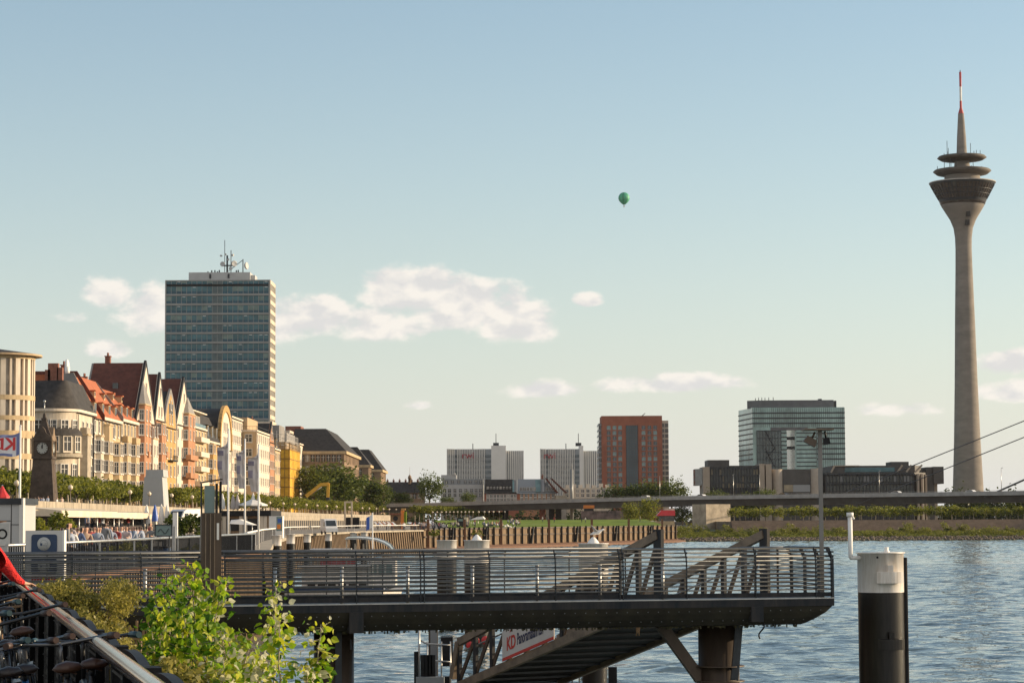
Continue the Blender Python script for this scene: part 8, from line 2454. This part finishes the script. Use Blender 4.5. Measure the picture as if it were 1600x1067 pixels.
MB().box((xx(243,D),D,zz(836.5,D,255)),(xx(268,D),D+.05,zz(820,D,255))).build('panel', 'glass_teal_light', t)
g = MB(); xa, xb, za, zb = xx(242.4,D), xx(268.6,D), zz(837,D,255), zz(819.5,D,255)
for p, q in (((xa,za),(xb,za)),((xb,za),(xb,zb)),((xb,zb),(xa,zb)),((xa,zb),(xa,za))): g.bar((p[0],D-.02,p[1]),(q[0],D-.02,q[1]),.035,.035)
for x in (xa+.1,xb-.1): g.box((x-.02,D+.0,LOW),(x+.02,D+.045,za))
g.tube([(xx(247+i*1.0,D),D-.03,zz(831-4*math.sin(i*.42)-.15*i,D,255)) for i in range(18)], .012, 5)
g.build('frame', 'steel_dark', t)
for px, lab in ((247,'dark bin under the framed board beside the thin post'),(259,'dark bin under the framed board farther from the crowd')):
    D = 93; c_ = (xx(px,D),D,LOW); t = thing('litter_bin', lab, 'bin', c_)
    MB().lathe([(.17,0),(.21,.72)], 14, c_).build('body', 'navy_paint', t); MB().lathe([(.225,.72),(.225,.78),(0,.80)], 14, c_).build('lid', 'steel_black', t)
D = 84; c_ = (xx(271.5,D),D,LOW); g = MB(); g.box((c_[0]-.05,D,LOW),(c_[0]+.05,D+.1,zz(822,D,271))); tag(g.build('signpost','galvanised',org=c_),'plain grey post beside the framed board','post')
D = 190; c_ = (xx(273.5,D),D,LOW); t = thing('column_box','slim white display column in front of the grey monument','display column',c_); MB().box((c_[0]-.18,D,LOW),(c_[0]+.18,D+.35,zz(800,D,273))).build('body','white_plain',t); MB().box((c_[0]-.2,D-.02,zz(800,D,273)+.002),(c_[0]+.2,D+.37,zz(799,D,273))).build('cap','steel_dark',t)

# planting --------------------------------------------------------------
def dense_shrub(name, px0, px1, ytop, ybot, D, n, leaf, size, label, seed, cat='shrub'):
    rg = random.Random(seed); bl = []
    for k in range(16):
        f = (k+.5)/16; px = lerp(px0,px1,f); y = lerp(ytop,ybot,rg.uniform(.12,.85)); p = at(px,y,D+rg.uniform(-1,1)); bl.append((p.x,p.y,p.z,rg.uniform(1.0,1.5)*(px1-px0)*S(D)/8,.8,rg.uniform(.8,1.2)*(ybot-ytop)*S(D)/4.6))
    me = crown_mesh('foliage', bl, n, size, leaf, seed)
    b0 = at((px0+px1)/2, ybot, D); t = thing(name, label, cat, b0)
    for v in me.vertices: v.co = v.co-Vector(b0)
    put(me, 'foliage', t, (0,0,0))
    g = MB()
    for k in range(9): p = at(lerp(px0+10,px1-10,k/8), lerp(ytop,ybot,.3), D); g.tube([b0+Vector((rg.uniform(-.2,.2),0,-1.5)), (b0+p)/2+Vector((rg.uniform(-.1,.1),0,0)), p], [.03,.02,.006], 5)
    g.build('stem', 'bark', t)
dense_shrub('willow_shrub', 66, 196, 912, 1015, 40, 26000, 'willow_leaf', .052, 'olive yellow willow shrub growing beyond the near handrail below the pier', 1)
dense_shrub('willow_shrub', 90, 205, 955, 1085, 33, 15000, 'willow_leaf', .05, 'lower olive shrub between the handrail and the leafy poplar', 2)
dense_shrub('willow_shrub', 255, 325, 1035, 1095, 19, 1800, 'willow_leaf', .05, 'small mossy shrub at the bottom among the poplar shoots', 4)
for i, (px, yt, D, lab) in enumerate(((152,849,100,'weedy yellow green tuft at the near end of the quay railing foot'),(185,850,104,'low yellow green weeds below the seated crowd'),(210,846,106,'taller bright weed clump at the quay railing foot'),(300,851,112,'grassy clump on the quay edge beside the gate column'))):
    dense_shrub('weed_clump', px-16, px+16, yt, 872, D, 700, 'shrub_leaf', .16, lab, 20+i, 'weeds')
for i, (px, D, lab) in enumerate(((297,260,'dark clipped bush in front of the white van'),(325,255,'dark bush beside the gate column and the white van'),(278,262,'dark bush behind the bins and the framed board'))):
    dense_shrub('bush', px-18, px+18, 806, 838, D, 900, 'dark_leaf', .35, lab, 30+i, 'bush')
for i,(px,lab) in enumerate(((632,'green weeds on top of the leaning quay wall'),(678,'weed tuft on the quay wall beside the container'),(745,'weed tuft where the leaning wall meets the posts'))):
    dense_shrub('weed_clump', px-8, px+8, 828, 838, 470 if px < 700 else 520, 300, 'shrub_leaf', .4, lab, 40+i, 'weeds')
for i,(px,yt,yb,D,lab) in enumerate(((92,800,836,205,'small leafy tree between the two cafe awnings'),(60,806,836,200,'dark green shrub under the broad awning behind the information pillar'),(104,812,838,190,'bushy green plant beside the seated crowd and the information pillar'))):
    dense_shrub('cafe_shrub', px-14, px+14, yt, yb, D, 700, 'plane_leaf', .28, lab, 60+i, 'shrub')
# poplar shoots with single leaves
def ramp_leaf(name, stops, trans):
    m = leafmat(name, stops[0][1], stops[-1][1], .9, trans)
    cr = [n for n in m.node_tree.nodes if n.type == 'VALTORGB'][0].color_ramp
    while len(cr.elements) > 1: cr.elements.remove(cr.elements[-1])
    cr.elements[0].position = stops[0][0]; cr.elements[0].color = (*stops[0][1],1)
    for p, c in stops[1:]: e = cr.elements.new(p); e.color = (*c,1)
ramp_leaf('poplar_leaf', [(.3,(.022,.06,.006)),(.55,(.075,.18,.010)),(.74,(.28,.43,.018)),(.90,(.50,.50,.03)),(.985,(.56,.54,.16)),(1.0,(.62,.60,.42))], .52)
SHOOTS = [(330,1120,300,885,20,.9),(300,1120,268,905,21,.9),(270,1120,240,925,20.5,.9),(345,1120,348,908,20,.8),(360,1130,376,990,20.5,.8),(310,1130,325,935,21.5,.95),(255,1120,235,985,20,.7),(290,1130,290,960,19.5,1),
 (330,1130,345,985,19.2,1),(380,1130,392,1005,19.6,.7),(270,1130,250,1000,19.3,1),(425,1130,432,915,20.4,.55),(440,1130,437,965,20.2,.4),(470,1130,502,975,20.0,.5),(455,1130,475,1040,19.5,.8),(400,1130,415,1030,19,1),(345,1130,350,1035,18.6,1),(300,1130,300,1040,18.6,1),(240,1130,215,1040,19,1),(225,1130,190,1030,20,.7),(490,1130,508,1030,19.8,.6)]
pt = thing('poplar_sapling', 'bright green leafy poplar sapling with pale leaf undersides in front of the pier', 'sapling', at(340,1130,20))
lv = MB(); sg = MB(); rg = random.Random(77)
def leaf(g, c, s, nrm, up):
    nrm = nrm.normalized(); u_ = (up-nrm*up.dot(nrm)); u_ = u_.normalized() if u_.length > .01 else nrm.orthogonal().normalized(); v_ = nrm.cross(u_)
    P = lambda a, b, h: c+u_*a*s+v_*b*s+nrm*h*s
    vs = [P(-.45,0,0),P(-.28,.36,.07),P(.05,.40,.09),P(.55,0,0),P(.05,-.40,.09),P(-.28,-.36,.07),P(0,0,-.03)]
    g._add(vs, [(0,6,2,1),(6,3,2),(0,5,4,6),(6,4,3)])
for (bx,by,tx,ty,D,dens) in SHOOTS:
    a = at(bx,by,D); b = at(tx,ty,D+rg.uniform(-.3,.3)); L = (b-a).length; k = 9
    bend = Vector((rg.uniform(-.08,.08),rg.uniform(-.15,.15),0))
    path = [a.lerp(b,i/k)+bend*math.sin(PI*i/k)+Vector((rg.uniform(-.01,.01),0,0)) for i in range(k+1)]
    sg.tube(path, [lerp(.014,.003,i/k) for i in range(k+1)], 5)
    n = int(L*290*dens)
    for i in range(n):
        f = 1-rg.random()**1.15*.98
        seg = min(k-1,int(f*k)); p = path[seg].lerp(path[seg+1], f*k-seg)
        reach = rg.uniform(.02,.15)*(1 if f > .8 else 1+(.8-f)*1.1)
        th = rg.uniform(0,2*PI); off = Vector((math.cos(th)*reach, math.sin(th)*reach, rg.uniform(-.05,.06)))
        c = p+off
        s = rg.uniform(.042,.098)*(1-.35*max(0,f-.75)/.25)
        nr = Vector((rg.gauss(0,.8),rg.gauss(-.35,.7),rg.gauss(.45,.6)))
        leaf(lv, c, s, nr, off+Vector((0,0,rg.uniform(-.08,.08))))
        if i % 4 == 0: sg.tube([p, c], .0016, 3, cap=False)
sg.build('stem', 'pale_bark', pt); lv.build('foliage', 'poplar_leaf', pt)
# stray timber fence stakes under the pier
g0 = at(212,990,57)
t = thing('stake_fence', 'weathered wooden stake fence below the pier behind the poplar leaves', 'fence', (g0.x,g0.y,1.5))
for i in range(9):
    px = 192+i*5.2; p = at(px,985+(rnd(-6,6)),57); g = MB(); g.bar((p.x,57,1.0),(p.x+rnd(-.03,.03),57,p.z+rnd(.0,.2)),.06,.05); g.build('stake','timber',t)
g = MB(); a, b = at(194,1000,57), at(236,992,57); g.bar((a.x,56.95,a.z),(b.x,56.95,b.z),.05,.08); g.build('rail','timber',t)

# ------------------------------------------------------------------ air
hm = bpy.data.materials.new('haze'); hm.use_nodes = True
hn = hm.node_tree; hn.nodes.remove(hn.nodes['Principled BSDF'])
pv = nd(hn, 'ShaderNodeVolumePrincipled')
pv.inputs['Color'].default_value = (0.93,0.95,1.0,1); pv.inputs['Density'].default_value = 0.000014; pv.inputs['Anisotropy'].default_value = 0.25
hn.links.new(pv.outputs['Volume'], hn.nodes['Material Output'].inputs['Volume'])
MAT['haze'] = hm
hb_ = MB().box((-4100,-700,-4),(4150,4300,420)).build('haze', 'haze')
struct(hb_, 'stuff')
